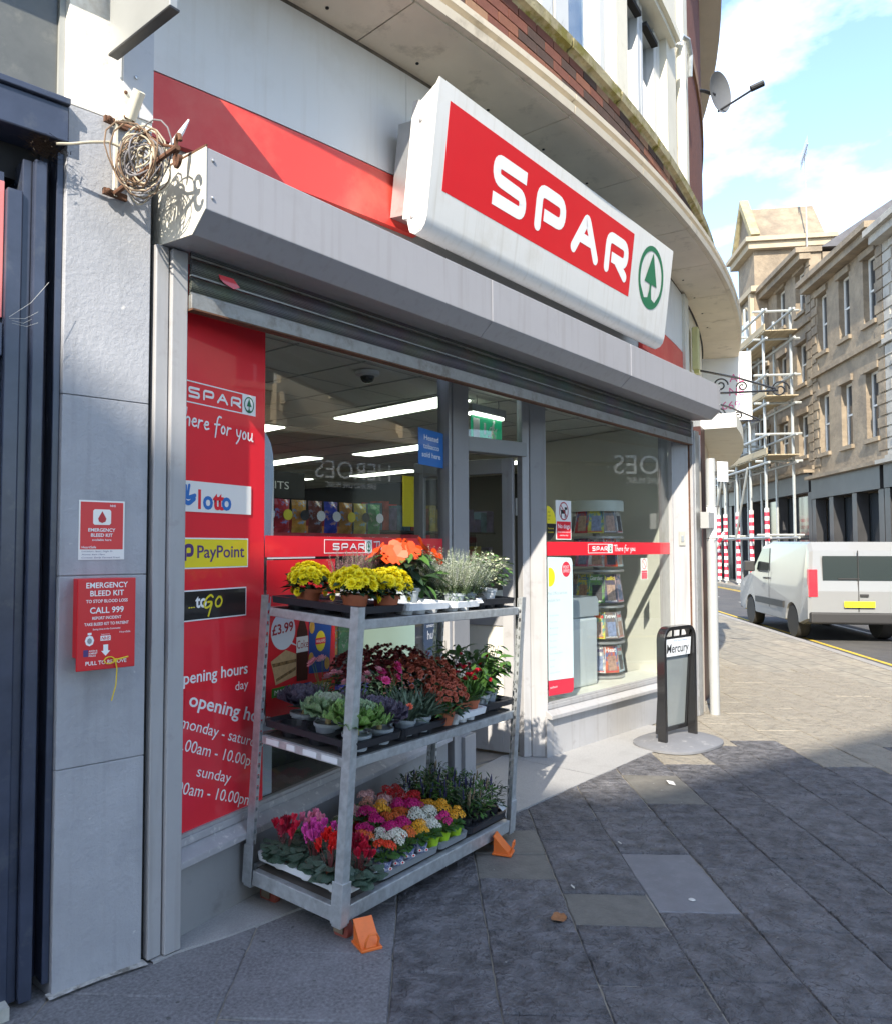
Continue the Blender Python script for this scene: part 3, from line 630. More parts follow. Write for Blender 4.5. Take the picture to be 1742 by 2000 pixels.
arcpart('pilaster', 7.95, 9.1, 19.6, 20.08, 5.31, 8.2, creamw); arcpart('pilaster', 9.12, 10.4, 19.6, 20.02, 5.31, 8.2, creamw); arcpart('pilaster', 10.42, 11.2, 19.6, 20.08, 5.31, 8.2, creamw)
arcpart('hood_mould', 3.7, 8.6, 19.9, 20.17, 6.86, 6.95, creamw); arcpart('hood_mould', 3.7, 8.5, 19.9, 20.13, 6.80, 6.86, creamw)
rw = MB(); p0 = arc(9.75, 20.09, 5.35); p1 = arc(9.75, 20.09, 7.05); rw.tube([p0, p1], .05, 12); part('downpipe', rw, creamw, shop)
rw = MB(); rw.tube([arc(9.4,20.09,7.0),arc(9.5,20.12,7.12),arc(9.9,20.16,7.14),arc(10.3,20.16,7.05),arc(10.5,20.14,6.85)], .028, 8); part('pipe_elbow', rw, galv, shop)
arcpart('cornice', -20, 30, 19.5, 20.35, 9.5, 9.8, creamw)
upwin(11.6, 13.9, [(11.6,11.8),(12.6,12.8),(13.7,13.9)], z1=7.4)
arcpart('brick_course', 11.3, 30, 20.05, 20.075, 7.45, 7.6, brickm[3])
# ------------------------------------------------------------------ illuminated shop sign, leaning forward
sg = thing('shop_sign', 'big white box sign with red panel, white SPAR lettering and green fir tree roundel', 'sign', M=T((1.36,-.25,3.33), 0, R(7)))
body = [(.13,.08),(.13,.72),(.02,.80),(.004,.83),(0,.83),(0,.10),(.008,.055),(.03,.022),(.07,.005),(.11,.02)]
part('sign_box', MB().prism(body[::-1], lambda a,b,c:(c,a,b), .0, 3.27), white, sg, smooth=True)
part('end_plate', MB().prism([(.132,.085),(.132,.70),(.05,.66),(.012,.50),(.03,.03),(.07,.012),(.11,.026)], lambda a,b,c:(c,a,b), -.004, .0), panelw, sg)
part('mounting_frame', MB().box(.04,3.2,.13,.30,.14,.66), alu, sg)
part('back_box', MB().box(.0,3.25,.128,.17,.10,.74), panelw, sg)
part('red_panel', sheet(.107,2.50,.262,.745,-.0012), mat('sign_red_gloss', (.63,.008,.018), .25, var=.02), sg)
part('lettering', spar_strokes(.56,.345,.305,1.87,.078,-.0024), lettw, sg)
tree_logo(sg, 2.88, .505, .245, .25, -.0024)
for z in (.10, .62):
    sb = MB(); sb.lathe([(.012,0),(.012,.004),(.005,.007),(0,.007)], 8, (0,0,0), T((-.004,.10,z), 0, 0, R(-90))); part('screw', sb, greymid, sg)

def spar_strip(parent, x, z, h, y=0, wl=None, frame=True):
    """small logo: white outlined red box, letters, roundel on white"""
    wl = wl or h*4.35; t = h*.055
    fr = MB(); fr.box(x, x+wl, y, y+.0008, z, z+t); fr.box(x, x+wl, y, y+.0008, z+h-t, z+h); fr.box(x, x+t, y, y+.0008, z+t, z+h-t); fr.box(x+wl-h*.98, x+wl, y, y+.0008, z+t, z+h-t)
    part('logo_frame', fr, lettw, parent)
    part('lettering', spar_strokes(x+wl*.16 if wl/h > 4.2 else x+h*.22, z+h*.24, h*.5, wl-h*1.05-(wl*.16 if wl/h > 4.2 else h*.22)-h*.04, h*.11, y-.0008), lettw, parent)
    tree_logo(parent, x+wl-h*.5, z+h*.5, h*.36, h*.40, y-.0012)

# ------------------------------------------------------------------ vinyl and posters on the left pane (local x along the pane)
ML = T((.038,.061,0), AL); MR = T((3.598,.30,0), AR)
MLS = ML @ Matrix.Translation((.032,0,-.016)) @ Matrix.Diagonal((1,1,1.0095,1)); MRS = MR @ Matrix.Translation((.042,0,-.010)) @ Matrix.Diagonal((1,1,1.006,1))   # prints on the face of the glass
YB = .0225                                                    # stuck on the glass
MLB = ML @ Matrix.Translation((.034,0,-.016)) @ Matrix.Diagonal((1,1,1.01,1)); MRB = MR @ Matrix.Translation((.043,0,-.010)) @ Matrix.Diagonal((1,1,1.006,1))
po = thing('window_poster', 'tall red vinyl poster with opening hours filling the left end of the window', 'poster', M=MLS)
part('vinyl', sheet(-.03,.577,.432,2.92,YB+.004), red, po)
spar_strip(po, -.03, 2.28, .098, YB+.0025, wl=.535)
handtext('There for you', -.03, 2.185, .075, .52, lettw, po, YB+.0025, .11, rise=-.03)
part('peeling_layer', MB().add([(.02,YB+.002,.60),(.06,YB+.002,1.03),(.43,YB+.002,.98),(.575,YB+.002,.93),(.575,YB+.002,.43),(.02,YB+.002,.43)], [(0,1,2,3,4,5)]), mat('older_red', (.78,.025,.045), .4, coat=1.0, var=.05), po)
text('opening hours', .0, 1.062, .052, lettw, po, YB+.0015, w=.46, bold=.014, rot=R(-1))
text('opening hours', .075, .968, .058, lettw, po, YB+.0005, w=.62, bold=.016, rot=R(-19))
text('monday - saturday', .025, .885, .048, lettw, po, YB+.0005, w=.59, rot=R(-21))
text('6.00am - 10.00pm', .0, .80, .050, lettw, po, YB+.0005, w=.57, rot=R(-21))
text('sunday', .127, .655, .046, lettw, po, YB+.0005, w=.23, rot=R(-21))
text('6.00am - 10.00pm', -.045, .635, .050, lettw, po, YB+.0005, w=.57, rot=R(-21))
text('day', .375, .985, .04, lettw, po, YB+.0015, w=.09)
part('red_shelf', MB().box(-.02,.575,.06,.34,.43,.445), red, po)
def sticker(name, label, cat, x0, x1, z0, z1, m, M=MLS, y=YB, border=None, group=None):
    o = thing(name, label, cat, M=M, group=group)
    if border: part('border', sheet(x0-border, x1+border, z0-border, z1+border, y+.0012), lettw, o)
    part('sheet', sheet(x0, x1, z0, z1, y), m, o); return o
whitep = mat('paper_white', (.78,.78,.76), .5, var=.02, coat=.5)
o = sticker('lottery_sticker', 'white lottery sticker with red and blue Lotto lettering on the red poster', 'sticker', .002, .474, 1.803, 1.938, whitep)
cm = [red, blue, red, red, blue]
for i, ch in enumerate('Lotto'.lower()): text(ch, (.120,.150,.212,.240,.270)[i], 1.820, .082, cm[i], o, YB-.0006-.0003*i, bold=.03)
hb = MB(); ribbon(hb, rnd([(.015,1.892),(.05,1.86),(.10,1.875)], .03), .018, YB-.0006); ribbon(hb, [(.055,1.865),(.065,1.918)], .014, YB-.001); ribbon(hb, [(.048,1.868),(.045,1.915)], .012, YB-.0013); ribbon(hb, rnd([(.03,1.855),(.06,1.835),(.095,1.86)], .03), .02, YB-.0016)
part('crossed_fingers', hb, blue, o)
o = sticker('payment_sticker', 'yellow sticker with purple PayPoint lettering on the red poster', 'sticker', .002, .450, 1.560, 1.684, yellow, border=.006)
text('PayPoint', .118, 1.602, .055, purple, o, YB-.0006, w=.31, bold=.014)
pb_ = MB(); ribbon(pb_, rnd([(.045,1.59),(.045,1.655),(.088,1.655),(.088,1.615),(.055,1.615)], .018), .017, YB-.0006, False, False); ribbon(pb_, rnd([(.004,1.585),(.004,1.652),(.028,1.652)], .01), .016, YB-.0006, False, False)
part('emblem', pb_, purple, o)
o = sticker('food_sticker', 'black sticker reading to Go in white and yellow script', 'sticker', .002, .440, 1.333, 1.456, black, border=.006)
text('...', .068, 1.385, .02, yellow, o, YB-.0006, w=.04, bold=.03); text('to', .110, 1.385, .056, lettw, o, YB-.0006, w=.07, bold=.03)
handtext('GO', .155, 1.375, .062, .135, yellow, o, YB-.0010, .15)
# pale blue poster edge with a curved top beside the red poster
pale = mat('pale_blue_card', (.45,.53,.64), .5, var=.02)
o = thing('display_card', 'tall pale blue display card with curved top standing beside the red poster', 'card', M=MLS)
pts = [(.578,.43),(.69,.43),(.69,2.06),(.684,2.12),(.668,2.17),(.64,2.205),(.60,2.235),(.578,2.245)]
part('card', MB().prism(pts, lambda a,b,c:(a,c,b), .062, .066), pale, o)
part('sunlit_patch', MB().prism([(.645,1.2),(.69,1.2),(.69,2.06),(.66,1.6)], lambda a,b,c:(a,c,b), .060, .0615), whitep, o)  # white patch stands for sun falling on the card
# red bands with the logo
def band(M, x0, x1, z0, z1, lx, label, tx):
    o = thing('window_band', label, 'window band', M=M)
    part('vinyl', sheet(x0, x1, z0, z1, .0245), red, o); h = (z1-z0)*.72
    spar_strip(o, lx, z0+(z1-z0)*.14, h, .0235, wl=tx-lx-.02); handtext('There for you', tx, z0+(z1-z0)*.30, h*.66, .45 if M is MLB else .38, lettw, o, .0235, .125)
band(MLB, .581, 2.50, 1.598, 1.705, 1.08, 'long red SPAR band across the window left of the door', 1.59)
band(MRB, -.02, 2.122, 1.580, 1.690, .60, 'long red SPAR band across the window right of the door', 1.02)
# meal deal poster
o = thing('meal_poster', 'red meal deal poster with £3.99 bubble, sandwich, cola bottle and crisps behind the trolley', 'poster', M=MLS)
part('sheet', sheet(.60,1.19,.80,1.584,YB+.004), mat('poster_red', (.76,.016,.03), .35, coat=1.0, var=.05, vs=4), o)
part('top_edge', sheet(.60,1.0,1.590,1.603,YB+.003), whitep, o)
bb = MB(); bb.poly([(.73+.098*math.cos(2*math.pi*k/28), YB+.002, 1.228+.095*math.sin(2*math.pi*k/28)) for k in range(28)]); bb.add([(.765,YB+.0016,1.165),(.80,YB+.0016,1.165),(.86,YB+.0016,1.135)],[(0,1,2)]) ; part('price_bubble', bb, mat('bubble_white', (.66,.71,.78), .5), o)
text('£3.99', .642, 1.212, .048, mat('maroon', (.36,.015,.035), .5), o, YB+.001, w=.17, bold=.02, rot=R(4))
bt = MB().poly([(a, YB+.0012, b) for a, b in ((.842,.96),(.934,.955),(.938,1.12),(.930,1.21),(.905,1.27),(.900,1.315),(.868,1.315),(.866,1.27),(.842,1.21),(.836,1.12))]); part('bottle_print', bt, mat('cola_brown', (.06,.012,.008), .3), o)
part('bottle_label', sheet(.837,.938,1.105,1.185,YB+.0008), whitep, o); text('Coke', .842, 1.125, .042, mat('cola_red', (.35,.01,.015), .4), o, YB+.0004, w=.095)
part('bottle_cap', sheet(.866,.902,1.272,1.315,YB+.0008), whitep, o)
part('crisp_print', MB().poly([(a, YB+.0016, b) for a, b in ((.945,.985),(1.13,.972),(1.155,1.262),(.945,1.275))]), mat('crisp_blue', (.015,.07,.32), .3), o)
cb = MB(); cb.poly([(1.05+.045*math.cos(2*math.pi*k/20), YB+.001, 1.145+.055*math.sin(2*math.pi*k/20)) for k in range(20)]); part('crisp_logo', cb, yellow, o)
part('crisp_ribbon', sheet(1.005,1.095,1.130,1.162,YB+.0006), red, o); text('WALKERS', 1.008, 1.138, .016, lettw, o, YB+.0002, w=.084, bold=.01)
text('CHEESE', 1.03, 1.052, .012, lettw, o, YB+.001, w=.05, bold=.02); text('& ONION', 1.03, 1.036, .012, lettw, o, YB+.001, w=.05, bold=.02)
for (cx,cz) in ((.972,1.225),(.965,1.06),(1.11,1.02)): part('crisp_slice', MB().poly([(cx+.024*math.cos(2*math.pi*k/14), YB+.001, cz+.034*math.sin(2*math.pi*k/14)) for k in range(14)]), mat('crisp_gold', (.62,.36,.06), .5, var=.2, vs=40), o)
bread = mat('bread', (.55,.36,.18), .7, var=.15, vs=40); fill = mat('sandwich_filling', (.22,.12,.04), .6, var=.7, vs=60)
part('sandwich_bread', MB().poly([(a,YB+.0016,b) for a,b in ((.632,1.085),(.75,1.13),(.838,1.10),(.838,.99),(.67,.965),(.655,1.02))]), bread, o)
part('sandwich_filling', MB().poly([(a,YB+.001,b) for a,b in ((.640,1.073),(.836,1.076),(.836,1.060),(.648,1.055))]), fill, o); part('sandwich_filling', MB().poly([(a,YB+.001,b) for a,b in ((.672,.995),(.832,1.035),(.832,1.02),(.675,.98))]), fill, o)
for x0, x1, z0, m, tx in ((.642,.792,.905,mat('deal_green',(.05,.26,.03),.4),'MAIN'),(.826,.968,.895,mat('deal_navy',(.03,.06,.2),.4),'DRINK'),(.985,1.155,.885,mat('deal_gold',(.42,.25,.03),.4),'SNACK')):
    part('tag_panel', sheet(x0,x1,z0,z0+.046,YB+.002), m, o); text(tx, x0+.02, z0+.011, .024, lettw, o, YB+.0012, w=x1-x0-.04)
for x in (.80,.973): text('+', x, .915, .016, lettw, o, YB+.002, bold=.03)
# pale green counter poster lower right of the pane, amazon style hub round sign
o = sticker('tobacco_sticker', 'blue Heated tobacco sold here sticker at the top right of the left window', 'sticker', 2.15, 2.515, 2.20, 2.445, blue)
for k, s in enumerate(('Heated','tobacco','sold here')): text(s, 2.335, 2.372-k*.058, .036, lettw, o, YB-.0006, align='C', bold=.006, w=(.21,.23,.27)[k])
o = sticker('green_poster', 'pale green poster low in the left window behind the flowers', 'poster', 1.45, 2.1, .95, 1.44, mat('pale_green', (.42,.56,.45), .5))
o = thing('parcel_sticker', 'dark blue round hub sticker low in the window beside the door', 'sticker', M=MLS)
part('disc', MB().prism([(2.33+.11*math.cos(2*math.pi*k/24), 1.06+.17*math.sin(2*math.pi*k/24)) for k in range(24)], lambda a,b,c:(a,c,b), YB, YB+.001), mat('hub_blue', (.03,.06,.12), .4), o); text('hub', 2.27, 1.03, .06, lettw, o, YB-.0008, w=.12); text('amazon', 2.26, 1.11, .025, lettw, o, YB-.0008, w=.13)
# stickers on the right pane
o = sticker('dog_sticker', 'white and red No dogs sticker with barred dog symbol', 'sticker', .122, .345, 1.708, 2.026, whitep, M=MRS)
part('red_block', sheet(.135,.335,1.715,1.855,YB-.0006), red, o)
text('No dogs', .235, 1.80, .036, lettw, o, YB-.0012, align='C', w=.17, bold=.012); text('Except guide dogs and', .235, 1.765, .012, lettw, o, YB-.0012, align='C', w=.18); text('assistance dogs', .235, 1.738, .012, lettw, o, YB-.0012, align='C', w=.12)
def barred(o, cx, cz, rx, rz, y, m):
    mb = MB(); n = 28
    for i in range(n):
        a0, a1 = 2*math.pi*i/n, 2*math.pi*(i+1)/n
        q = lambda a, s: (cx+rx*s*math.cos(a), y, cz+rz*s*math.sin(a)); mb.quad(q(a0,.86), q(a0,1), q(a1,1), q(a1,.86))
    ribbon(mb, [(cx-rx*.62, cz+rz*.62), (cx+rx*.62, cz-rz*.62)], rx*.14, y-.0004, False, False); part('barred_ring', mb, m, o)
dg = MB(); dg.box(.195,.26,YB-.0008,YB-.0002,1.918,1.95); dg.box(.195,.206,YB-.0008,YB-.0002,1.885,1.918); dg.box(.248,.26,YB-.0008,YB-.0002,1.885,1.918); dg.box(.25,.285,YB-.0008,YB-.0002,1.951,1.972); dg.box(.188,.1945,YB-.0008,YB-.0002,1.94,1.965)
part('dog_symbol', dg, black, o); barred(o, .235, 1.94, .068, .075, YB-.0016, mat('dark_red', (.4,.02,.03), .4))
o = thing('transfer_sticker', 'yellow and black half round sticker at the left edge of the right window', 'sticker', M=MRS)
part('yellow_top', MB().prism([(0,1.835)]+[(.125*math.sin(R(a)), 1.835+.14*math.cos(R(a))) for a in range(90,-1,-10)], lambda a,b,c:(a,c,b), YB, YB+.001), yellow, o)
part('black_bottom', MB().prism([(0,1.833),(0,1.70)]+[(.125*math.sin(R(a)), 1.833+.135*math.cos(R(a))) for a in range(170,89,-10)], lambda a,b,c:(a,c,b), YB, YB+.001), black, o)
for k, s in enumerate(('NU','com','on')): text(s, .012, 1.92-k*.028, .014, black, o, YB-.0006)
for k, s in enumerate(('fastest','transfer')): text(s, .012, 1.79-k*.03, .015, yellow, o, YB-.0006, w=.08)
o = thing('post_office_panel', 'tall pale blue post office services panel low in the right window', 'poster', M=MRS)
aq = mat('pale_aqua', (.60,.74,.74), .5, var=.02)
part('sheet', MB().prism([(0,.60),(.357,.585),(.357,1.52),(.345,1.55),(.32,1.562),(0,1.57)], lambda a,b,c:(a,c,b), YB, YB+.001), aq, o)
part('red_foot', MB().prism([(0,.48),(.32,.47),(.345,.478),(.357,.50),(.357,.583),(0,.598)], lambda a,b,c:(a,c,b), YB, YB+.001), mat('post_red', (.60,.03,.06), .4), o)
part('red_disc', MB().prism([(.262+.062*math.cos(2*math.pi*k/24), 1.468+.062*math.sin(2*math.pi*k/24)) for k in range(24)], lambda a,b,c:(a,c,b), YB-.0008, YB-.0002), mat('post_red2', (.62,.03,.06), .4), o)
text('POST', .262, 1.474, .024, lettw, o, YB-.0012, align='C', w=.08); text('OFFICE', .262, 1.442, .024, lettw, o, YB-.0012, align='C', w=.095)
part('yellow_disc', MB().prism([(.03+.07*math.cos(2*math.pi*k/24), 1.41+.075*math.sin(2*math.pi*k/24)) for k in range(24) if .03+.07*math.cos(2*math.pi*k/24) > -.001], lambda a,b,c:(a,c,b), YB-.0008, YB-.0002), yellow, o)
gp = mat('grey_print', (.36,.42,.46), .5)
text('Post Office services', .0, 1.27, .024, gp, o, YB-.0006, w=.27); text('available here', .0, 1.215, .024, gp, o, YB-.0006, w=.17)
for k, s in enumerate(('Personal banking','Travel money','Bills and savings','Parcel services','Mail services','Drop and go','Home shopping returns','Insurance','Car tax','Licences and forms')): text(s, .02, 1.10-k*.05, .013, gp, o, YB-.0006)
text('postoffice.co.uk', .02, .535, .016, lettw, o, YB-.0006, w=.10)
o = sticker('smoking_sticker', 'small white and red no smoking sticker on the right window', 'sticker', 1.50, 1.625, 1.35, 1.545, mat('sticker_clear', (.74,.77,.70), .4), M=MRS)
barred(o, 1.562, 1.49, .045, .048, YB-.0012, mat('post_red3', (.60,.05,.08), .4)); part('red_block', sheet(1.51,1.615,1.355,1.43,YB-.0006), mat('post_red3', (1,1,1)), o)
for k in range(3): text(('No smoking','It is against the law to','smoke on these premises')[k], 1.562, 1.408-k*.02, .011 if k == 0 else .006, lettw, o, YB-.0012, align='C', w=.09)

# ------------------------------------------------------------------ things on the pier
MP = T((-.472,.053,0), math.atan2(.007-.053, .338))
o = thing('notice', 'red and white Emergency bleed kit notice stuck on the grey pillar', 'notice', M=MP)
part('paper', sheet(.068,.247,1.600,1.829,-.0022), whitep, o); part('red_field', sheet(.074,.241,1.640,1.823,-.003), mat('notice_red', (.66,.04,.04), .5), o)
part('white_square', MB().prism([(.128,1.735),(.186,1.735),(.192,1.741),(.192,1.789),(.186,1.795),(.128,1.795),(.122,1.789),(.122,1.741)], lambda a,b,c:(a,c,b), -.0042, -.0032), whitep, o)
dp = [(.157,1.788),(.166,1.772),(.173,1.759),(.170,1.748),(.157,1.742),(.144,1.748),(.141,1.759),(.148,1.772)]
part('blood_drop', MB().prism(dp[::-1], lambda a,b,c:(a,c,b), -.0052, -.0044), mat('drop_red', (.45,.01,.02), .4), o)
text('EMERGENCY', .157, 1.709, .0125, lettw, o, -.0040, align='C', w=.106, bold=.02); text('BLEED KIT', .157, 1.689, .0125, lettw, o, -.0040, align='C', w=.085, bold=.02); text('available here', .157, 1.673, .008, lettw, o, -.0040, align='C', w=.075, bold=.01)
text('NHS', .188, 1.806, .008, lettw, o, -.0040, w=.022, bold=.02); text('HeartSafe', .080, 1.644, .009, lettw, o, -.0040, w=.055, bold=.01)
ink = mat('blue_ink', (.08,.08,.2), .6)
for k, s in enumerate(('Location: Spar, High St','Access: 6am-10pm','Contact: Emily Farmad Fresh')): text(s, .08, 1.630-k*.012, .0055, ink, o, -.0032, w=(.12,.09,.15)[k], shear=.2)
kit = thing('bleed_kit_box', 'red metal Emergency bleed kit box with yellow pull tag on the grey pillar', 'first aid box', M=MP)
kr = mat('box_red', (.62,.012,.02), .32, var=.03)
part('case', MB().box(.052,.228,-.098,.0,1.232,1.530), kr, kit, bevel=.003)
part('lid', MB().box(.030,.252,-.107,-.099,1.193,1.532), kr, kit, bevel=.003)
yk = -.1078
for s, z, h, ww in (('EMERGENCY',1.497,.020,.158),('BLEED KIT',1.467,.020,.128),('TO STOP BLOOD LOSS',1.442,.0115,.158),('CALL 999',1.403,.022,.128),('REPORT INCIDENT',1.380,.0105,.11),('TAKE BLEED KIT TO PATIENT',1.358,.0105,.168),('Saving Lives in the Community',1.341,.006,.105),('PULL TO REMOVE',1.213,.014,.155)):
    text(s, .141, z, h, lettw, kit, yk, align='C', w=ww, bold=.016)
text('HeartSafe', .190, 1.325, .007, lettw, kit, yk, w=.042); text('Supported by', .120, 1.322, .004, lettw, kit, yk, w=.034)
part('white_tag', sheet(.118,.156,1.300,1.318,yk), lettw, kit); text('NHS', .121, 1.303, .012, kr, kit, yk-.0006, w=.032, bold=.02, shear=.2)
ar = MB(); ar.add([(.129,yk,1.285),(.147,yk,1.285),(.147,yk,1.262),(.129,yk,1.262)],[(3,2,1,0)]); ar.add([(.121,yk,1.262),(.155,yk,1.262),(.138,yk,1.243)],[(2,1,0)]); part('arrow', ar, lettw, kit)
cr = MB(); cr.poly([(.077+.017*math.cos(2*math.pi*k/8), yk, 1.303+.020*math.sin(2*math.pi*k/8)) for k in range(8)]); cr.box(.070,.084,yk,yk+.0006,1.324,1.332); part('police_crest', cr, lettw, kit); part('crest_centre', MB().poly([(.077+.009*math.cos(2*math.pi*k/8), yk-.0006, 1.302+.011*math.sin(2*math.pi*k/8)) for k in range(8)]), greymid, kit)
part('blue_tag', sheet(.055,.073,1.245,1.270,yk), purple, kit); text('AVON &', .075, 1.262, .006, lettw, kit, yk, w=.032, bold=.02); text('SOMERSET', .075, 1.253, .006, lettw, kit, yk, w=.032, bold=.02); text('POLICE', .075, 1.244, .006, lettw, kit, yk, w=.026, bold=.02)
tg = MB(); ytag = mat('yellow_tag', (.75,.55,.02), .5)
tg.tube([(.150+.020*math.cos(a*.6), -.115, 1.226+.013*math.sin(a*.6)) for a in range(11)], .0022, 6); tg.tube([(.165,-.116,1.226),(.185,-.117,1.228),(.222,-.115,1.234)], .003, 6); tg.tube([(.172,-.116,1.226),(.178,-.118,1.19),(.175,-.117,1.13),(.160,-.115,1.075)], .0022, 6)
tg.box(.164,.178,-.121,-.114,1.220,1.231); part('pull_tag', tg, ytag, kit)
sb = MB(); sb.lathe([(.006,0),(.006,.003),(0,.004)], 8, (0,0,0), T((.051,-.075,1.517), 0, 0, R(-90))); part('screw', sb, alu, kit)

# rusty wall bracket with a bundle of cable
br = thing('wall_bracket', 'rusty iron wall bracket with curled tip beside the shutter box', 'bracket')
ivory = mat('ivory_cable', (.50,.45,.34), .5, var=.1, vs=20)
mb = MB(); mb.box(-.303,-.291,.0,.014,3.035,3.36); part('wall_bar', mb, creamw, br)
for z in (3.045, 3.335):
    mb = MB(); mb.box(-.345,-.245,.002,.018,z-.012,z+.012); mb.lathe([(.011,0),(.011,.01),(0,.014)], 8, (0,0,0), T((-.33,.003,z), 0, R(90))); part('fixing_plate', mb, rust, br)
mb = MB(); mb.tube([(-.300,.0,3.045),(-.275,-.12,3.085),(-.245,-.24,3.13),(-.225,-.31,3.155)], .010, 8); part('arm', mb, rust, br)
mb = MB(); mb.tube([(-.298,.0,3.335),(-.27,-.12,3.27),(-.24,-.24,3.18),(-.225,-.31,3.155)], .006, 8); part('stay', mb, rust, br)
def spiral(c, r, a0, a1, n=16, sy=1): return [(c[0]+.2*r*math.cos(a0+(a1-a0)*k/n), c[1]+r*math.cos(a0+(a1-a0)*k/n)*(.8), c[2]+r*math.sin(a0+(a1-a0)*k/n)) for k in range(n+1)]
mb = MB(); mb.tube(spiral((-.215,-.30,3.178),.030,-1.8,3.2), .009, 6); mb.tube(spiral((-.222,-.31,3.118),.034,1.8,-3.0), .010, 6); part('scroll', mb, rust, br)
cb_ = thing('cable_bundle', 'tangled bundle of ivory and grey cable hung on the rusty bracket', 'cable')
rc = random.Random(11); hd = Vector((.752,.659,0)); rt = Vector((.659,-.752,0)); up = Vector((0,0,1))
def loop(c, r, tilt, a0, a1, rad, wob, n=30):
    ax = (rt*math.cos(tilt) + hd*math.sin(tilt)); P = []
    k1, k2 = rc.uniform(0,6), rc.uniform(0,6)
    for i in range(n+1):
        a = a0 + (a1-a0)*i/n; q = r*(1+wob*math.sin(2*a+k1)); P.append(Vector(c) + ax*q*math.cos(a) + up*q*1.12*math.sin(a) + hd*.03*math.sin(a*1.5+k2))
    return P
C0 = Vector((-.262,-.125,3.145))
mbs = [MB(), MB(), MB()]
for i in range(24):
    c = C0 + rt*rc.uniform(-.02,.035) + up*rc.uniform(-.02,.02) + hd*rc.uniform(-.05,.05); k = (0,2,1,0,2,1)[i % 6]
    mbs[k].tube(loop(c, rc.uniform(.075,.115) if i < 12 else rc.uniform(.035,.085), rc.uniform(-.9,.9), rc.uniform(0,6), rc.uniform(9,12.5), (.0036,.0032,.0032)[k], rc.uniform(.05,.2)), (.0036,.0032,.0032)[k], 6)
gcab = mat('grey_cable', (.20,.19,.20), .55); bcab = mat('brown_cable', (.20,.13,.08), .6)
for m_, x in zip((ivory, gcab, bcab), mbs): part('cable', x, m_, cb_, smooth=True)
mb = MB(); mb.tube([(-.545,-.01,3.145),(-.50,-.03,3.155),(-.44,-.06,3.175),(-.37,-.07,3.20),(-.30,-.09,3.19),(-.235,-.13,3.16)], .0055, 8); part('cable_tail', mb, ivory, cb_, smooth=True)
mb = MB(); mb.tube([(-.205,-.22,3.19),(-.165,-.22,3.245),(-.145,-.22,3.28),(-.113,-.22,3.34)], [.004,.013,.011,.004], 6); part('frayed_end', mb, whitepl, cb_)
fl = thing('flagpole_socket', 'cream painted flagpole socket plate with rusty bolts on the pillar', 'bracket')
part('plate', MB().box(-.275,-.215,-.002,.018,3.355,3.485), creamw, fl, bevel=.003)
mb = MB(); mb.lathe([(.024,0),(.024,.11),(.017,.11),(.017,.03),(0,.03)], 14, (0,0,0), T((-.243,-.005,3.37), 0, R(38))); part('tube', mb, creamw, fl, smooth=True)
for x, z in ((-.262,3.47),(-.228,3.47),(-.262,3.37),(-.226,3.368)): mb = MB(); mb.lathe([(.008,0),(.006,.006),(0,.007)], 6, (0,0,0), T((x,-.002,z), 0, R(90))); part('bolt', mb, rust, fl)
hs = thing('projecting_sign', 'silver projecting box sign with green mark over the pillar, seen from below', 'sign')
part('sign_box', MB().box(-.335,-.300,-.42,-.0,3.595,4.235), mat('silver_panel', (.40,.41,.40), .35, .3, var=.06, vs=4), hs, bevel=.004)
part('edge_trim', MB().box(-.338,-.297,-.425,.0,3.586,3.594), blackpl, hs)
part('green_mark', MB().prism([(-.36,3.72),(-.20,3.72),(-.20,3.78),(-.26,3.78),(-.26,3.93),(-.36,3.93)], lambda a,b,c:(c,a,b), -.3375, -.3355), mat('teal_mark', (.02,.28,.20), .4), hs)
al = thing('alarm_box', 'slim yellow cream alarm box on the cream wall right of the sign', 'alarm')
p = arc(12.3,20.03,4.0); part('case', MB().box(-.075,.075,-.07,0,-.30,.20), mat('alarm_cream', (.56,.53,.26), .5, var=.06, vs=6), al, T((p.x,p.y,p.z), R(12.3)), bevel=.012)
part('lamp', MB().box(-.06,.06,-.072,-.02,-.34,-.301), mat('alarm_lamp', (.50,.47,.16), .3), al, T((p.x,p.y,p.z), R(12.3)))
g = thing('graffiti_mark', 'black scribbled mark on the cream wall under the alarm box', 'graffiti'); mb = MB(); ribbon(mb, rnd([(-.08,.03),(-.04,-.02),(-.02,.03),(.0,-.03),(.05,-.01),(.03,.03),(.09,.01)], .02), .014, 0); part('paint', mb, black, g, T((p.x+.02,p.y-.012,3.60), R(12.3)))
# satellite dish on its arm
dishm = mat('dish_grey', (.11,.115,.12), .5, var=.06, vs=6)
ds = thing('satellite_dish', 'grey satellite dish on a black arm on the brick corner', 'satellite dish', loc=(8.33,.60,7.62))
mb = MB(); axis = Vector((-.25,-.87,.0)).normalized(); q = axis.to_track_quat('Z','Y').to_matrix().to_4x4()
n_ = 24; pr = [(.27*k/6, .07*(k/6)**2) for k in range(7)]; mb.lathe([(r_, z_) for r_, z_ in pr] + [(r_, z_-.006) for r_, z_ in pr[::-1]], n_, (0,0,0), Matrix.Translation((.22,-.08,.0)) @ q @ Matrix.Diagonal((.85,1,1,1))); part('dish', mb, dishm, ds, smooth=True)
mb = MB(); mb.tube([(-.22,.06,-.08),(.0,.0,-.02),(.2,-.07,-.01)], .022, 8); mb.box(-.25,-.17,.0,.12,-.16,.02); part('mount', mb, blackpl, ds)
mb = MB(); mb.tube([(.22,-.10,-.24),(.30,-.34,-.12),(.36,-.55,-.02)], .014, 6); part('lnb_arm', mb, blackpl, ds)
mb = MB(); mb.tube([(.34,-.48,-.03),(.40,-.62,.02)], .04, 10); part('lnb', mb, blackpl, ds)
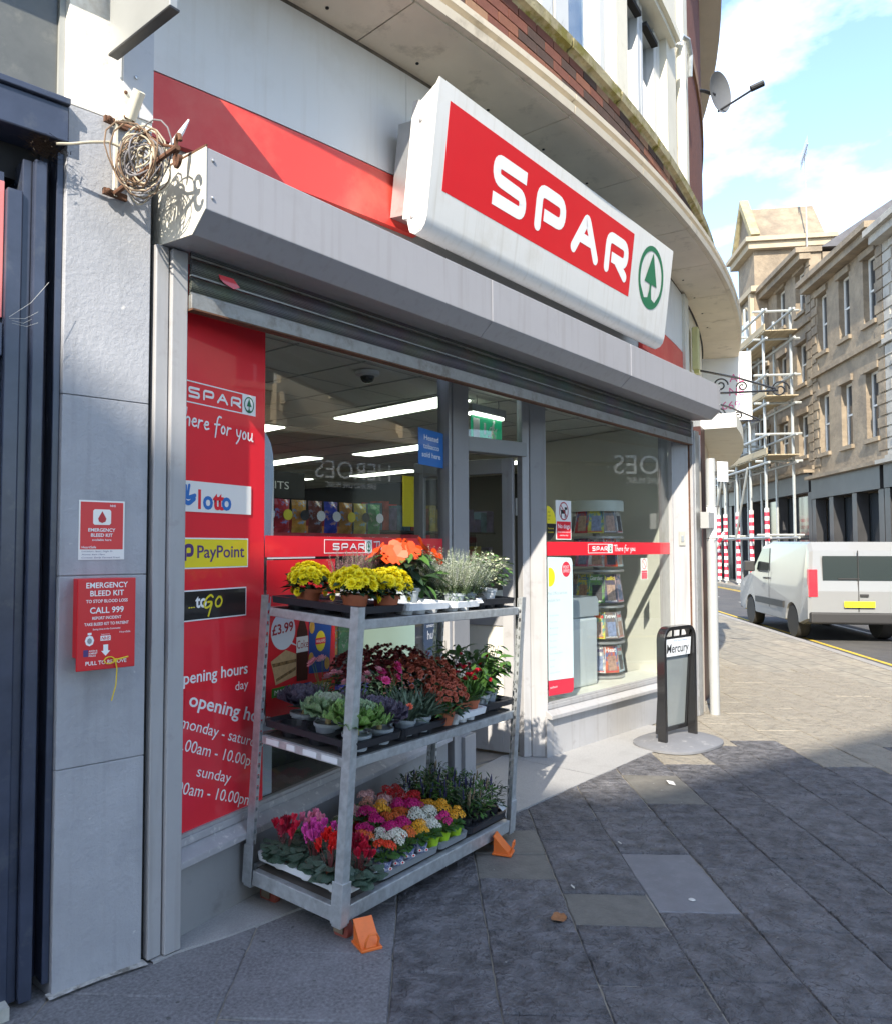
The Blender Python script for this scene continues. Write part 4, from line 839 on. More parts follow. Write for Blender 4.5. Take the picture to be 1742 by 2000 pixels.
# ------------------------------------------------------------------ shop interior
inn = thing('shop_interior', 'room of the convenience store behind the shop windows', 'shop interior')
RM = [(-.1,.66),(6.0,.66),(9.5,1.7),(9.5,13),(-.1,13)]
RF = [(.1,.30),(2.9,.66),(3.55,.56),(5.7,.30),(6.0,.66),(9.5,1.7),(9.5,13),(.1,13)]
part('floor', MB().prism(RF, lambda a,b,c:(a,b,c), -.02, .006), floorin, inn)
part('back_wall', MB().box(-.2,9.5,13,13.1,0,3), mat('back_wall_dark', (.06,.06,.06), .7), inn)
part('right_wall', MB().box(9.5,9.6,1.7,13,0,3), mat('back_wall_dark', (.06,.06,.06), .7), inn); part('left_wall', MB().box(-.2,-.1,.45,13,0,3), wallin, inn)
part('ceiling', MB().prism(RM, lambda a,b,c:(a,b,c), 2.885, 2.93), ceilm, inn)
gr = MB()
for k in range(16): gr.box(.1+.6*k, .112+.6*k, .68 if k < 10 else 1.72, 13, 2.879, 2.884)
for k in range(21): gr.box(-.1, 6.0 if k < 2 else 9.5, .7+.6*k, .712+.6*k, 2.8775, 2.8785)
part('ceiling_grid', gr, gridm, inn)
part('side_wall', MB().prism([(5.77,.26),(5.83,.26),(6.42,2.2),(6.36,2.2)], lambda a,b,c:(a,b,c), .006, 2.875), wallin, inn)
part('wall_plate', MB().box(.0,.10,-.004,.0,.95,1.25), mat('wall_plate', (.45,.46,.40), .5), inn, T((5.93,.80,0), R(73)))
part('corner_trim', MB().box(5.915,5.945,.66,.69,.006,2.87), greymid, inn)
part('window_board', MB().prism([(3.6,.38),(5.74,.20),(5.78,.26),(5.86,.52),(3.63,.72)], lambda a,b,c:(a,b,c), .36, .40), wallin, inn)
k = 0
for (x, y0, lx, ly) in ((3.15,.95,.30,1.45),(3.1,3.2,.30,1.45),(5.35,2.8,.30,1.45),(5.3,4.9,.30,1.45),(7.6,2.6,.30,1.4),(7.6,5.0,.30,1.45),(7.5,7.4,.30,1.45),(3.0,5.6,.3,1.45),(5.2,7.4,.3,1.45),(3.0,8.4,.3,1.45),(5.2,10,.3,1.45)):
    o = thing('ceiling_light', ('bright strip ceiling light nearest the front window' if k == 0 else 'bright strip ceiling light %s row back, %s line from the left wall' % (('second','first','second','first','second','third','third','third','fourth','fourth')[k-1], ('first','second','second','third','third','third','first','second','first','second')[k-1])), 'ceiling light', group=None if k == 0 else 'strip lights deep in the shop', M=T((x,y0,2.87), R(-7)))
    part('housing', MB().box(-.02,lx+.02,-.02,ly+.02,.0,.006), white, o); part('diffuser', MB().box(0,lx,0,ly,-.012,-.0005), lightem, o); k += 1
cam_ = thing('dome_camera', 'black glass security dome camera on the shop ceiling', 'camera', (2.12,.86,2.876))
mb = MB(); mb.lathe([(.085,0),(.085,-.025),(.06,-.035),(0,-.035)][::-1], 18); part('base', mb, whitepl, cam_, smooth=True)
mb = MB(); mb.ico((0,0,-.035), .052, .9, 14, 8); part('dome', mb, blackgl, cam_, smooth=True)
ex = thing('exit_sign', 'green running man exit sign hanging from chains behind the door', 'exit sign', M=T((3.26,.78,0), 0))
part('housing', MB().box(-.03,.47,-.035,.035,2.735,2.80), alu, ex, bevel=.01); part('tube_cover', MB().box(0,.44,-.03,.03,2.712,2.734), lightem, ex)
eg = mat('exit_green', (.005,.17,.08), .4, emit=(.005,.17,.08), es=.35)
part('panel', MB().box(.0,.44,-.006,.006,2.50,2.712), eg, ex)
mb = MB(); mb.box(.02,.11,-.0075,-.0065,2.53,2.69); mb.box(.17,.20,-.0075,-.0065,2.57,2.665); part('door_symbol', mb, lettw, ex)
mb = MB(); ribbon(mb, [(.31,2.655),(.29,2.60)], .03, -.0072); ribbon(mb, [(.31,2.64),(.345,2.61),(.36,2.63)], .014, -.0076); ribbon(mb, [(.305,2.64),(.265,2.635),(.25,2.61)], .014, -.0078); ribbon(mb, [(.29,2.60),(.325,2.57),(.33,2.53)], .017, -.0080); ribbon(mb, [(.288,2.60),(.27,2.565),(.235,2.56)], .017, -.0082)
mb.poly([(.318+.017*math.cos(2*math.pi*k/12), -.0084, 2.685+.017*math.sin(2*math.pi*k/12)) for k in range(12)]); part('running_man', mb, lettw, ex)
for x in (.08,.40): mb = MB(); mb.tube([(x,0,2.80),(x+.006,0,2.84),(x,0,2.878)], .004, 6); part('chain', mb, greymid, ex)
# shelves and goods, dim behind the glass
sh = thing('shelf_unit', 'dark gondola shelving with crisp packets behind the left window', 'shelving', (1.45,1.35,.006))
part('back_panel', MB().box(0,2.0,.35,.38,0,1.72), dkshelf, sh)
for z in (.35,.8,1.25,1.715): part('shelf', MB().box(0,2.0,.0,.35,z,z+.025), dkshelf, sh)
part('shelf_edge', MB().box(0,2.0,-.008,-.001,1.69,1.745), mat('edge_red', (.5,.02,.03), .4), sh)
pc = [(.03,.16,.55),(.62,.03,.04),(.72,.36,.05),(.22,.05,.03),(.03,.06,.55),(.6,.26,.03),(.62,.5,.05),(.08,.35,.12)]
def packet(w_=.15, h_=.25):
    mb = MB(); n = 6
    for i in range(n):
        for j in range(n):
            def P(a, b): u, v = a/n-.5, b/n; return (u*w_*(1-.12*math.sin(math.pi*v)), -.06*math.cos(math.pi*u)*math.sin(math.pi*v)**.6 if 0 < b < n else 0, v*h_)
            mb.quad(P(i,j),P(i+1,j),P(i+1,j+1),P(i,j+1))
    return mb
names = ['blue','red','gold','dark brown','royal blue','orange','yellow','green']
for i in range(8):
    cm_ = mat('packet_'+names[i], pc[i], .3, var=.4, vs=22, dirt=[min(1, x*.5+.3) for x in pc[i][::-1]], ds=24, dlo=.56, dhi=.6)
    o = thing('crisp_packet', names[i]+' crisp packet on the top shelf behind the left window glass', 'crisp packet', (1.70+.165*i,1.46,1.745), group='crisp packets on the top shelf')
    part('bag', packet(), cm_, o, smooth=True); part('bag_label', MB().poly([(.045*math.cos(2*math.pi*k/12), -.066, .135+.04*math.sin(2*math.pi*k/12)) for k in range(12)]), (lettw, yellow, black, lettw)[i % 4], o)
    o2 = part('price_label', sheet(-.06,.06,-.055,-.005,-.122), mat('label_red', (.5,.04,.05), .5), o); text('£1.25', -.035, -.042, .024, lettw, o2, -.1232)
gd = random.Random(14)
for zi, z in enumerate((.375,.825,1.275)):
    gm = [MB(), MB(), MB(), MB()]; x = .02
    while x < 1.85: wd = gd.uniform(.10,.16); gm[gd.randrange(4)].box(x,x+wd,.04,.2,z+.001,z+gd.uniform(.2,.3)); x += wd+.012
    for q_, m_ in zip(gm, ('packet_red','packet_gold','packet_royal blue','packet_green')): part('snack_stock', q_, MATS[m_], sh, kind='stuff')
bh = thing('hanging_sign', 'black BISCUITS category sign hanging over the shelves', 'hanging sign', (2.25,2.6,0)); part('board', MB().box(0,.9,0,.03,2.10,2.34), mat('header_black', (.02,.02,.02), .5), bh); text('BISCUITS', .15, 2.18, .07, lettw, bh, -.002, w=.55)
for i, (x, y, z, m_, lab) in enumerate(((4.0,2.1,1.85,yellow,'yellow offer poster hanging near the mullion inside the shop'),(4.6,3.2,1.7,red,'red offer poster hanging in the middle of the shop'),(3.3,2.9,1.72,mat('poster_orange', (.6,.2,.03), .5),'orange offer strip over the dark shelves'))):
    o = thing('hanging_poster', lab, 'poster', (x,y,0)); part('sheet', MB().box(0,(.22,.6,.8)[i],0,.01,z,z+(.5,.45,.14)[i]), m_, o)
fridge = thing('drinks_fridge', 'red topped drinks display deeper in the shop', 'fridge', (3.0,4.4,.006))
part('cabinet', MB().box(0,2.4,0,.7,0,2.05), mat('fridge_red', (.28,.012,.02), .4), fridge)
for z in (.4,.85,1.3): part('shelf', MB().box(.06,2.34,-.02,-.001,z,z+.04), dkshelf, fridge)
text('BEER & LAGER', .2, 1.75, .14, lettw, fridge, -.004)
gd = random.Random(4)
for u in range(3):
    s2 = thing('shelf_unit', ('dark shelving with coloured packets beyond the door', 'long dark shelving in the middle of the shop', 'dark shelving at the back of the shop')[u], 'shelving', ((4.0,2.6,.006),(5.2,5.2,.006),(1.0,6.5,.006))[u])
    part('frame', MB().box(0,2.4,.3,.34,0,1.9), dkshelf, s2); gm = [MB(), MB(), MB(), MB()]
    for z in (.2,.6,1.0,1.4,1.8):
        part('shelf', MB().box(0,2.4,0,.3,z,z+.02), dkshelf, s2); x = .03
        while x < 2.3: wd = gd.uniform(.07,.15); gm[gd.randrange(4)].box(x,x+wd,.02,.2,z+.021,z+gd.uniform(.15,.33)); x += wd+.01
    for q_, c_ in zip(gm, ((.12,.1,.2),(.3,.05,.04),(.35,.28,.05),(.08,.16,.22))): part('goods', q_, mat('goods_%d' % int(c_[0]*100), c_, .5, var=.5, vs=12), s2, kind='stuff')
gum = thing('gum_display', 'blue Gum display box on the counter inside the doorway', 'display box', (4.0,1.75,1.45)); part('box', MB().box(0,.28,0,.15,0,.28), blue, gum); text('Gum', .05, .17, .06, lettw, gum, -.003)
ct = thing('counter', 'black shop counter inside the doorway', 'counter', (3.75,1.6,.006)); part('body', MB().box(0,1.4,0,.5,0,1.4), dkshelf, ct); part('red_front', MB().box(.0,1.4,-.01,-.001,.75,.98), red, ct); part('white_front', MB().box(.0,1.4,-.011,-.001,.99,1.2), whitepl, ct)
# post office counter and magazine carousel behind the right window
pcab = thing('parcel_bin', 'pale grey rounded cabinet beside the magazine rack', 'cabinet', M=T((4.30,.50,.0), AR))
part('body', MB().prism([(0,.40),(.50,.40),(.50,1.02),(0,1.02)], lambda a,b,c:(a,c,b), 0, .45), mat('cabinet_white', (.62,.68,.70), .4), pcab, bevel=.03); part('lid', MB().prism([(-.004,1.025),(.504,1.025),(.504,1.16),(.47,1.2),(.03,1.2),(-.004,1.16)], lambda a,b,c:(a,c,b), -.004, .454), mat('cabinet_grey', (.42,.47,.50), .4), pcab)
rk = thing('magazine_rack', 'round topped magazine carousel behind the right window', 'rack', (5.24,.68,0))
mb = MB(); mb.lathe([(.0,1.99),(.262,1.99),(.262,2.085),(.25,2.095),(0,2.095)], 36); part('canopy', mb, mat('rack_cream', (.62,.66,.60), .4), rk, smooth=True)
part('post', MB().lathe([(.035,.4),(.035,2.0)], 12), galv, rk)
for z in (.41,.73,1.07,1.41,1.73): mb = MB(); mb.lathe([(.0,z),(.255,z),(.255,z+.02),(.0,z+.02)], 28); part('shelf_ring', mb, CLEAR if False else mat('rack_wire', (.45,.46,.46), .4, .5), rk)
md = [('HELLO!',(.60,.62,.62),black),('TV',(.55,.05,.06),yellow),('Bella',(.70,.62,.10),red),('new',(.22,.16,.13),lettw),('Best',(.70,.70,.72),red),('Chat',(.10,.35,.55),yellow),('Take',(.65,.25,.40),lettw),('Closer',(.72,.68,.62),purple),('Heat',(.60,.14,.05),lettw),('Woman',(.30,.48,.55),red),('Style',(.62,.50,.42),black),('Puzzle',(.66,.58,.10),blue),('Garden',(.16,.34,.10),lettw),('Radio',(.12,.10,.16),yellow),('OK',(.55,.40,.45),blue)]
tiers = ['top','second','third','fourth','bottom']; zt = [1.751,1.431,1.091,.751,.431]; side = ['far left','left','middle','right','far right']; mi = 0
for ti in range(5):
    for si in range(5):
        nm, c_, tm = md[mi % len(md)]; mi += 1
        a = R(-48.8-106 + (si-2)*35); p = Vector((5.24+.245*math.cos(a), .68+.245*math.sin(a), zt[ti]))
        o = thing('magazine', '%s magazine %s on the %s tier of the carousel' % ({0:'grey man cover HELLO!',1:'red television listing',2:'yellow gossip',3:'brown cover new',4:'white cover Best',5:'blue Chat',6:'pink Take',7:'cream Closer',8:'orange Heat',9:'pale teal Woman',10:'beige Style',11:'yellow Puzzle',12:'green Garden',13:'black Radio',14:'mauve OK'}[(mi-1) % 15], side[si], tiers[ti]), 'magazine', group='magazines on the carousel', M=T(tuple(p), a+R(90), R(-8)))
        hh = .27 if ti < 3 else .25
        part('cover', MB().box(-.075,.075,0,.006,.03,.03+hh), mat('cover_%d' % ((mi-1) % 15), c_, .3, var=.55, vs=14, dirt=[min(1, x*.4+.1) for x in c_[::-1]], ds=11, dlo=.5, dhi=.56), o)
        text(nm, 0, .03+hh-.055, .04, tm, o, -.0012, align='C', w=.12, bold=.02)
        part('photo_print', sheet(-.04,.05,.05,.05+hh*.55,-.0014), mat('skin_print_%d' % (mi % 4), ((.42,.26,.19),(.05,.05,.06),(.5,.34,.26),(.25,.30,.45))[mi % 4], .4, var=.5, vs=30), o)
        text('exclusive', -.07, .04, .014, lettw if c_[0] < .5 else red, o, -.0018, w=.13, bold=.02)
# ------------------------------------------------------------------ flower trolley (leans outward on the falling pavement)
TM = T((.489,-.479,.08)) @ Matrix.Rotation(R(3.72),4,'Z') @ Matrix.Rotation(R(3.197),4,'X') @ Matrix.Rotation(R(1.292),4,'Y')
TL, TW = 1.495, .576
tr = thing('flower_trolley', 'three tier galvanised flower trolley standing in front of the shop window', 'trolley', M=TM)
for (x, y, sx, sy) in ((0,0,1,1),(0,TW,1,-1),(TL,0,-1,1),(TL,TW,-1,-1)):
    mb = MB(); a = .040; t_ = .004
    def bx(x0,x1,y0,y1,z0,z1): mb.box(min(x+sx*x0,x+sx*x1),max(x+sx*x0,x+sx*x1),min(y+sy*y0,y+sy*y1),max(y+sy*y0,y+sy*y1),z0,z1)
    bx(-.004,.0,-.004,a,.04,1.318); bx(.0005,a,-.004,.0,.04,1.318)
    # slotted inner webs
    z = .20
    while z < 1.30: bx(a-.003,a,.0005,.012,z,z+.03); bx(.0005,.012,a-.003,a,z,z+.03); z += .05
    bx(a-.003,a,.012,.016,.18,1.31); bx(.012,.016,a-.003,a,.18,1.31)
    part('post', mb, galv, tr)
    mb = MB(); 
    bx(-.010,-.0045,-.010,.048,.0,.175); bx(-.0045,.048,-.010,-.0045,.0,.175); bx(-.0045,.044,-.0045,.044,-.012,.0)
    part('post_sleeve', mb, galv, tr, bevel=.002)
def rail(name, x0, x1, y0, y1, z0, z1, m=galv): return part(name, MB().box(x0,x1,y0,y1,z0,z1), m, tr, bevel=.004)
rail('base_rail', .05, TL-.05, -.004, .034, .005, .070); rail('base_rail', .05, TL-.05, TW-.034, TW+.004, .005, .070)
rail('base_rail', -.004, .034, .05, TW-.05, .005, .070); rail('base_rail', TL-.034, TL+.004, .05, TW-.05, .005, .070)
part('base_deck', MB().box(.035, TL-.035, .035, TW-.035, .048, .066), mat('deck_board', (.12,.11,.10), .8, var=.2, vs=12), tr)
ply = mat('shelf_board', (.10,.095,.09), .75, var=.25, vs=14)
for zd, nm in ((.662,'mid'),(1.245,'top')):
    sf = obj('shelf', MB().box(.03, TL-.05, .03, TW-.03, zd, zd+.014).mesh('shelf', ply), tr)
    e = bpy.data.objects.new('shelf_frame', None)
    part('shelf_rail', MB().box(.045, TL-.06, .006, .026, zd-.024, zd+.018), galv, sf, bevel=.003); part('shelf_rail', MB().box(.045, TL-.06, TW-.026, TW-.006, zd-.024, zd+.018), galv, sf, bevel=.003)
    part('shelf_rail', MB().box(.006, .030, .045, TW-.045, zd-.02, zd+.018), galv, sf, bevel=.003); part('shelf_rail', MB().box(TL-.05, TL-.028, .045, TW-.045, zd-.02, zd+.018), galv, sf, bevel=.003)
    for y in (.02, TW-.02):
        for x in (.035, TL-.05): mb = MB(); mb.tube([(x,y,zd+.004),(x+.012,y,zd+.012),(x+.018,y,zd-.006)], .007, 6); part('hook', mb, galv, sf)
for k, (y0, y1) in enumerate(((.07,.16),(.19,.27),(.32,.37),(.42,.50))): part('price_strip', MB().box(.0035,.0055,y0,y1,.648,.672), whitepl, tr)
for (x, y, s_) in ((.085,.05,1),(TL-.13,.05,1),(.12,TW-.05,0),(TL-.12,TW-.05,0)):
    zc = -.055 if s_ else -.075
    wh = bpy.data.objects.new('castor', None); col.objects.link(wh); wh.parent = tr; wh.location = (x, y, 0)
    mb = MB(); mb.box(-.03,-.024,-.02,.03,zc-.01,.004); mb.box(.024,.03,-.02,.03,zc-.01,.004); mb.box(-.03,.03,-.03,.035,.0045,.012); part('fork', mb, mat('castor_fork', (.25,.20,.14), .6, .4, var=.3, vs=30), wh)
    rr_ = .045 if s_ else .055
    mb = MB(); mb.lathe([(rr_*.55,-.018),(rr_*.9,-.019),(rr_,-.012),(rr_,.012),(rr_*.9,.019),(rr_*.55,.018)], 20, (0,0,0), T((0,.0,zc), 0, 0, R(90))); part('tyre', mb, wheelred, wh, smooth=True)
    mb = MB(); mb.lathe([(0,-.0175),(rr_*.55,-.0175),(rr_*.55,.0175),(0,.0175)], 16, (0,0,0), T((0,.0,zc), 0, 0, R(90))); part('hub', mb, mat('wheel_hub', (.35,.32,.28), .5, .3), wh)
# orange wheel chocks
def chock(loc, rz, label):
    o = thing('wheel_chock', label, 'wheel chock', loc, rz, group='orange wheel chocks'); o.scale = (.86,.86,.86)
    part('base', MB().box(-.055,.055,-.06,.06,.001,.014), orangem, o, bevel=.003)
    mb = MB(); mb.add([(-.05,-.045,.014),(.05,-.045,.014),(.05,.05,.115),(-.05,.05,.115),(-.05,-.039,.014),(.05,-.039,.014),(.05,.056,.112),(-.05,.056,.112)], [(0,1,2,3),(7,6,5,4),(0,4,5,1),(1,5,6,2),(2,6,7,3),(3,7,4,0)]); part('ramp', mb, orangem, o)
    for x in (-.047,.041): part('cheek', MB().prism([(-.05,.0145),(.052,.0145),(.05,.108)], lambda a,b,c:(c,a,b), x, x+.006), orangem, o)
    mb = MB(); mb.tube([(-.032,-.048,.020),(-.034,-.062,.055),(-.02,-.066,.082),(.02,-.066,.082),(.034,-.062,.055),(.032,-.048,.020)], .0055, 8); part('handle', mb, orangem, o); return o
chock((.565,-.56,0), R(-22), 'orange steel wheel chock at the near front wheel of the trolley')
chock((1.765,-.455,0), R(20), 'orange steel wheel chock at the far front wheel of the trolley')

# ------------------------------------------------------------------ carrier trays
def tray(x, y, z, lx, ly, nx, ny, m, label, rz=0, cup=.058, flat=False):
    o = thing('plant_tray', label, 'plant tray', M=TM @ T((x,y,z), rz))
    mb = MB(); h = .030
    # outer skirt with rounded corners
    def rr(x0,x1,y0,y1,r,zz): return [(cx+r*math.cos(R(a)), cy+r*math.sin(R(a)), zz) for cx,cy,a0 in ((x1-r,y1-r,0),(x0+r,y1-r,90),(x0+r,y0+r,180),(x1-r,y0+r,270)) for a in (a0,a0+30,a0+60,a0+90)]
    A = rr(0,lx,0,ly,.03,0); B = rr(-.004,lx+.004,-.004,ly+.004,.03,h); C_ = rr(.012,lx-.012,.012,ly-.012,.026,h+.001); D = rr(.022,lx-.022,.022,ly-.022,.022,h-.012)
    n = len(A); vs = A+B+C_+D; fs = []
    for k in range(3): fs += [(k*n+i, k*n+(i+1) % n, (k+1)*n+(i+1) % n, (k+1)*n+i) for i in range(n)]
    mb.add(vs, fs)
    # deck with round wells
    ux, uy = (lx-.044)/nx, (ly-.044)/ny; rad = min(ux,uy)*.44
    for i in range(nx):
        for j in range(ny):
            cx, cy = .022+ux*(i+.5), .022+uy*(j+.5); N = 16; sq = []; ci = []; c2 = []
            for k in range(N):
                a = 2*math.pi*k/N+math.pi/N; ca, sa = math.cos(a), math.sin(a); q_ = 1/max(abs(ca),abs(sa))
                sq.append((cx+ux/2*ca*q_, cy+uy/2*sa*q_, h-.012)); ci.append((cx+rad*ca, cy+rad*sa, h-.012)); c2.append((cx+rad*.8*ca, cy+rad*.8*sa, h-.012-(.02 if flat else cup)))
            vs = sq+ci+c2; fs = [(k,(k+1) % N,N+(k+1) % N,N+k) for k in range(N)] + [(N+k,N+(k+1) % N,2*N+(k+1) % N,2*N+k) for k in range(N)] + [tuple(2*N+k for k in range(N))]
            mb.add(vs, fs)
    part('tray', mb, m, o); return o
bt_ = mat('tray_black', (.022,.024,.030), .42, var=.15, vs=12, bump=.08, bs=40, bd=.002)
tray(.035,.02,1.285,.33,.54,2,3,bt_,'black carrier tray holding the yellow chrysanthemums at the near end of the top tier')
tray(.40,.03,1.282,.36,.26,3,2,whitepl,'white empty carrier tray at the front middle of the top tier'); tray(.38,.30,1.284,.36,.25,3,2,whitepl,'white carrier tray behind, under the purple heather on the top tier')
tray(.78,.02,1.282,.26,.27,2,2,whitepl,'white carrier tray under the white heather on the top tier'); tray(.78,.31,1.284,.3,.24,2,2,bt_,'black carrier tray at the back of the top tier under the orange flowers')
tray(1.06,.02,1.286,.36,.5,3,4,bt_,'black carrier tray at the far end of the top tier')
tray(.02,-.004,.718,.34,.545,2,3,bt_,'black carrier tray holding the ornamental cabbages on the middle tier')
tray(.375,-.004,.716,.36,.54,3,4,bt_,'black carrier tray of dianthus and mums in the middle of the middle tier'); tray(.76,.16,.717,.34,.38,2,2,bt_,'black carrier tray behind on the middle tier under dark red mums')
tray(.86,.005,.715,.28,.15,3,1,whitepl,'white carrier tray holding terracotta pots on the middle tier'); tray(1.15,.02,.715,.32,.52,2,3,bt_,'black carrier tray of tall green plants at the far end of the middle tier')
tray(.035,.015,.105,.245,.535,2,3,whitepl,'white carrier tray of cyclamen at the near end of the bottom tier', cup=.045)
tray(.300,.02,.085,.46,.52,4,5,CLEAR if False else mat('tray_grey', (.22,.24,.26), .5),'grey carrier tray under the small kalanchoes on the bottom tier', cup=.02); tray(.775,.02,.085,.26,.52,3,5,MATS['tray_grey'],'grey carrier tray at the far front of the bottom tier', cup=.02)
tray(1.05,.02,.088,.40,.52,4,4,bt_,'black carrier tray of upright speedwell at the far end of the bottom tier', cup=.025)
lbl = thing('price_label', 'white paper price label at the far corner of the bottom tier', 'label', M=TM @ T((1.40,.02,.125), R(10), R(-50))); part('paper', MB().box(0,.06,0,.0015,0,.05), whitepl, lbl)
lbl = thing('price_label', 'white paper price label clipped to the black tray on the top tier', 'label', M=TM @ T((1.00,.012,1.300), R(5), R(-35))); part('paper', MB().box(0,.06,0,.0015,0,.03), whitepl, lbl)

# ------------------------------------------------------------------ plants
leafg = mat('leaf_green', (.055,.14,.022), .5, var=.35, vs=30); leafd = mat('leaf_dark', (.018,.045,.016), .5, var=.4, vs=30)
leafm = mat('leaf_mid', (.06,.14,.03), .45, var=.3, vs=25); leafgrey = mat('leaf_grey', (.10,.15,.10), .6, var=.3, vs=30)
def leaf_shape(l, w_, bend=.3, fold=.15, n=3):
    """leaf along +x, as (verts, faces)"""
    vs = []; fs = []
    prof = [0, .75, 1, .72, 0] if n == 4 else [0, .9, .8, 0]
    N = len(prof)-1
    for i, p in enumerate(prof):
        t = i/N; x = l*t; z = -bend*l*t*t; hw = w_/2*p
        vs += [(x,-hw,z+fold*hw),(x,0,z),(x,hw,z+fold*hw)]
    for i in range(N): a = 3*i; fs += [(a,a+3,a+4,a+1),(a+1,a+4,a+5,a+2)]
    return vs, fs
LS = leaf_shape(1, .55); LN = leaf_shape(1, .28); LW = leaf_shape(1, .12, .5, .05)
def put(mb, shp, M): mb.add([M @ Vector(v) for v in shp[0]], shp[1])
def orient(p, d, s, roll=0):
    d = Vector(d).normalized(); q = d.to_track_quat('X','Z').to_matrix().to_4x4()
    return Matrix.Translation(p) @ q @ Matrix.Rotation(roll,4,'X') @ Matrix.Diagonal((s,s,s,1))
def foliage(parent, m, n, r, z0, z1, size, shp=LS, seed=0, up=.3, name='foliage', kind='stuff', m2=None, sq=1.0):
    rg = random.Random(seed); mb = MB()
    for k in range(n):
        a = rg.uniform(0,6.283); rr_ = r*math.sqrt(rg.random()); h = z0 + (z1-z0)*rg.random()*(1-.35*(rr_/r)**2)
        d = (math.cos(a)*(.5+rr_/r), math.sin(a)*(.5+rr_/r), rg.uniform(-.35,up+.5)); mb.mi = 1 if (m2 and rg.random() < .5) else 0
        put(mb, shp, orient((rr_*math.cos(a), rr_*math.sin(a)*sq, h), d, size*rg.uniform(.6,1.25), rg.uniform(-.7,.7)))
    return part(name, mb, [m, m2] if m2 else m, parent, smooth=True, kind=kind)
def pot(parent, r, h, m, taper=.75, rim=True, n=20):
    prof = [(0,0),(r*taper,0),(r*(taper+.18*(1-taper)*3 if False else .94),h*.78)] + ([(r*1.03,h*.78),(r*1.05,h),(r*.93,h),(r*.9,h*.86)] if rim else [(r,h),(r*.93,h),(r*.9,h*.86)])
    p_ = part('pot', MB().lathe(prof, n), m, parent, smooth=True)
    part('soil', MB().lathe([(r*.9,h*.845),(0,h*.86)], n), soil, p_); return p_
def petal_ring(mb, n, l, w_, tilt, z=0, ph=0, cup=.0):
    for k in range(n):
        a = 2*math.pi*k/n+ph; M = Matrix.Rotation(a,4,'Z') @ Matrix.Rotation(-tilt,4,'Y') @ Matrix.Translation((l*.12,0,z))
        vs = [(0,-w_*.25,0),(l*.6,-w_*.5,cup*l*.3),(l,0,cup*l),(l*.6,w_*.5,cup*l*.3),(0,w_*.25,0)]; mb.add([M @ Vector(v) for v in vs], [(0,1,2,3,4)])
def pompom(r, layers=((12,0.05),(11,.5),(9,.95),(5,1.3))):
    mb = MB()
    for i, (n, t) in enumerate(layers): petal_ring(mb, n, r*(1-.1*i), r*.55, t, r*.05*i, i*.4)
    return mb
FM = {}
def fmesh(key, fn, m):
    k = (key, m.name)
    if k not in FM: FM[k] = fn().mesh(key, m, True)
    return FM[k]
def flower(me, parent, p, d, s=1, roll=None, rg=random, name='flower'):
    d = Vector(d).normalized(); q = d.to_track_quat('Z','Y').to_matrix().to_4x4()
    return obj(name, me, parent, Matrix.Translation(p) @ q @ Matrix.Rotation(rg.uniform(0,6.28) if roll is None else roll,4,'Z') @ Matrix.Diagonal((s,s,s,1)))
def plant(name, label, x, y, z, group=None, cat='potted plant', rz=None): return thing(name, label, cat, M=TM @ T((x,y,z), random.uniform(0,6.28) if rz is None else rz), group=group)

fy = mat('mum_yellow', (.92,.74,.01), .55, var=.18, vs=60)
for i, (x, y, r, lab) in enumerate(((.135,.415,.088,'yellow chrysanthemum in a terracotta pot alone at the back left of the top tier'),(.125,.125,.112,'yellow chrysanthemum in terracotta beside the near post, left of the front pair'),(.285,.075,.108,'yellow chrysanthemum in terracotta with price label, right of the front pair'))):
    o = plant('chrysanthemum', lab, x, y, 1.285, 'yellow chrysanthemums'); rg = random.Random(20+i)
    pot(o, .062, .075, terra); foliage(o, leafd, 130, r*.95, .07, .15, .045, LS, 30+i)
    me = fmesh('flower', lambda: pompom(.025), fy)
    for k in range(84 if i else 60):
        u = k+.5; ph = math.acos(1-.86*u/(84 if i else 60)); a = 2.39996*k+rg.uniform(-.2,.2); d = Vector((math.sin(ph)*math.cos(a), math.sin(ph)*math.sin(a), math.cos(ph)))
        flower(me, o, Vector((d.x*r, d.y*r, .105+d.z*.075+rg.uniform(-.008,.008))), d + Vector((0,0,.3)), rg.uniform(.75,1.2), None, rg)
    for k in range(3 if i else 5): a = rg.uniform(0,6.28); flower(me, o, Vector((r*.9*math.cos(a), r*.9*math.sin(a), .06)), (math.cos(a),math.sin(a),.2), .8, None, rg)
# heathers: many upright spikes
def heather(o, n, r, h, m, m2, seed, lean=.35):
    rg = random.Random(seed); mb = MB()
    for k in range(n):
        a = rg.uniform(0,6.28); q = math.sqrt(rg.random()); b = Vector((r*.45*q*math.cos(a), r*.45*q*math.sin(a), .06)); L_ = h*rg.uniform(.55,1.05)
        d = Vector((lean*q*math.cos(a), lean*q*math.sin(a), 1)).normalized(); s_ = .0105
        mb.mi = 1; mb.tube([b, b+d*L_], [.0016,.0006], 3, False)
        for j in range(22):
            t = .22+.78*j/22; p = b+d*L_*t; mb.mi = 0 if t > .25 else 1
            for e in range(2): aa = rg.uniform(0,6.28); dd = Vector((math.cos(aa),math.sin(aa),.5)); put(mb, LN, orient(p, dd, s_*rg.uniform(.9,1.7)))
    return part('heather_sprigs', mb, [m, m2], o, kind='stuff')
hp = mat('heather_purple', (.42,.20,.29), .7, var=.35, vs=80); hw_ = mat('heather_white', (.76,.78,.70), .7, var=.25, vs=80); hg = mat('heather_green', (.10,.15,.06), .7, var=.3, vs=60)
for i, (x, y) in enumerate(((.46,.43),(.60,.45),(.74,.44))): o = plant('heather', 'purple heather, %s along the back of the top tier' % ('nearest','middle one','farthest')[i], x, y, 1.285, 'purple heathers'); pot(o,.05,.06,greypot); heather(o, 110, .17, .195, hp, hg, 40+i)
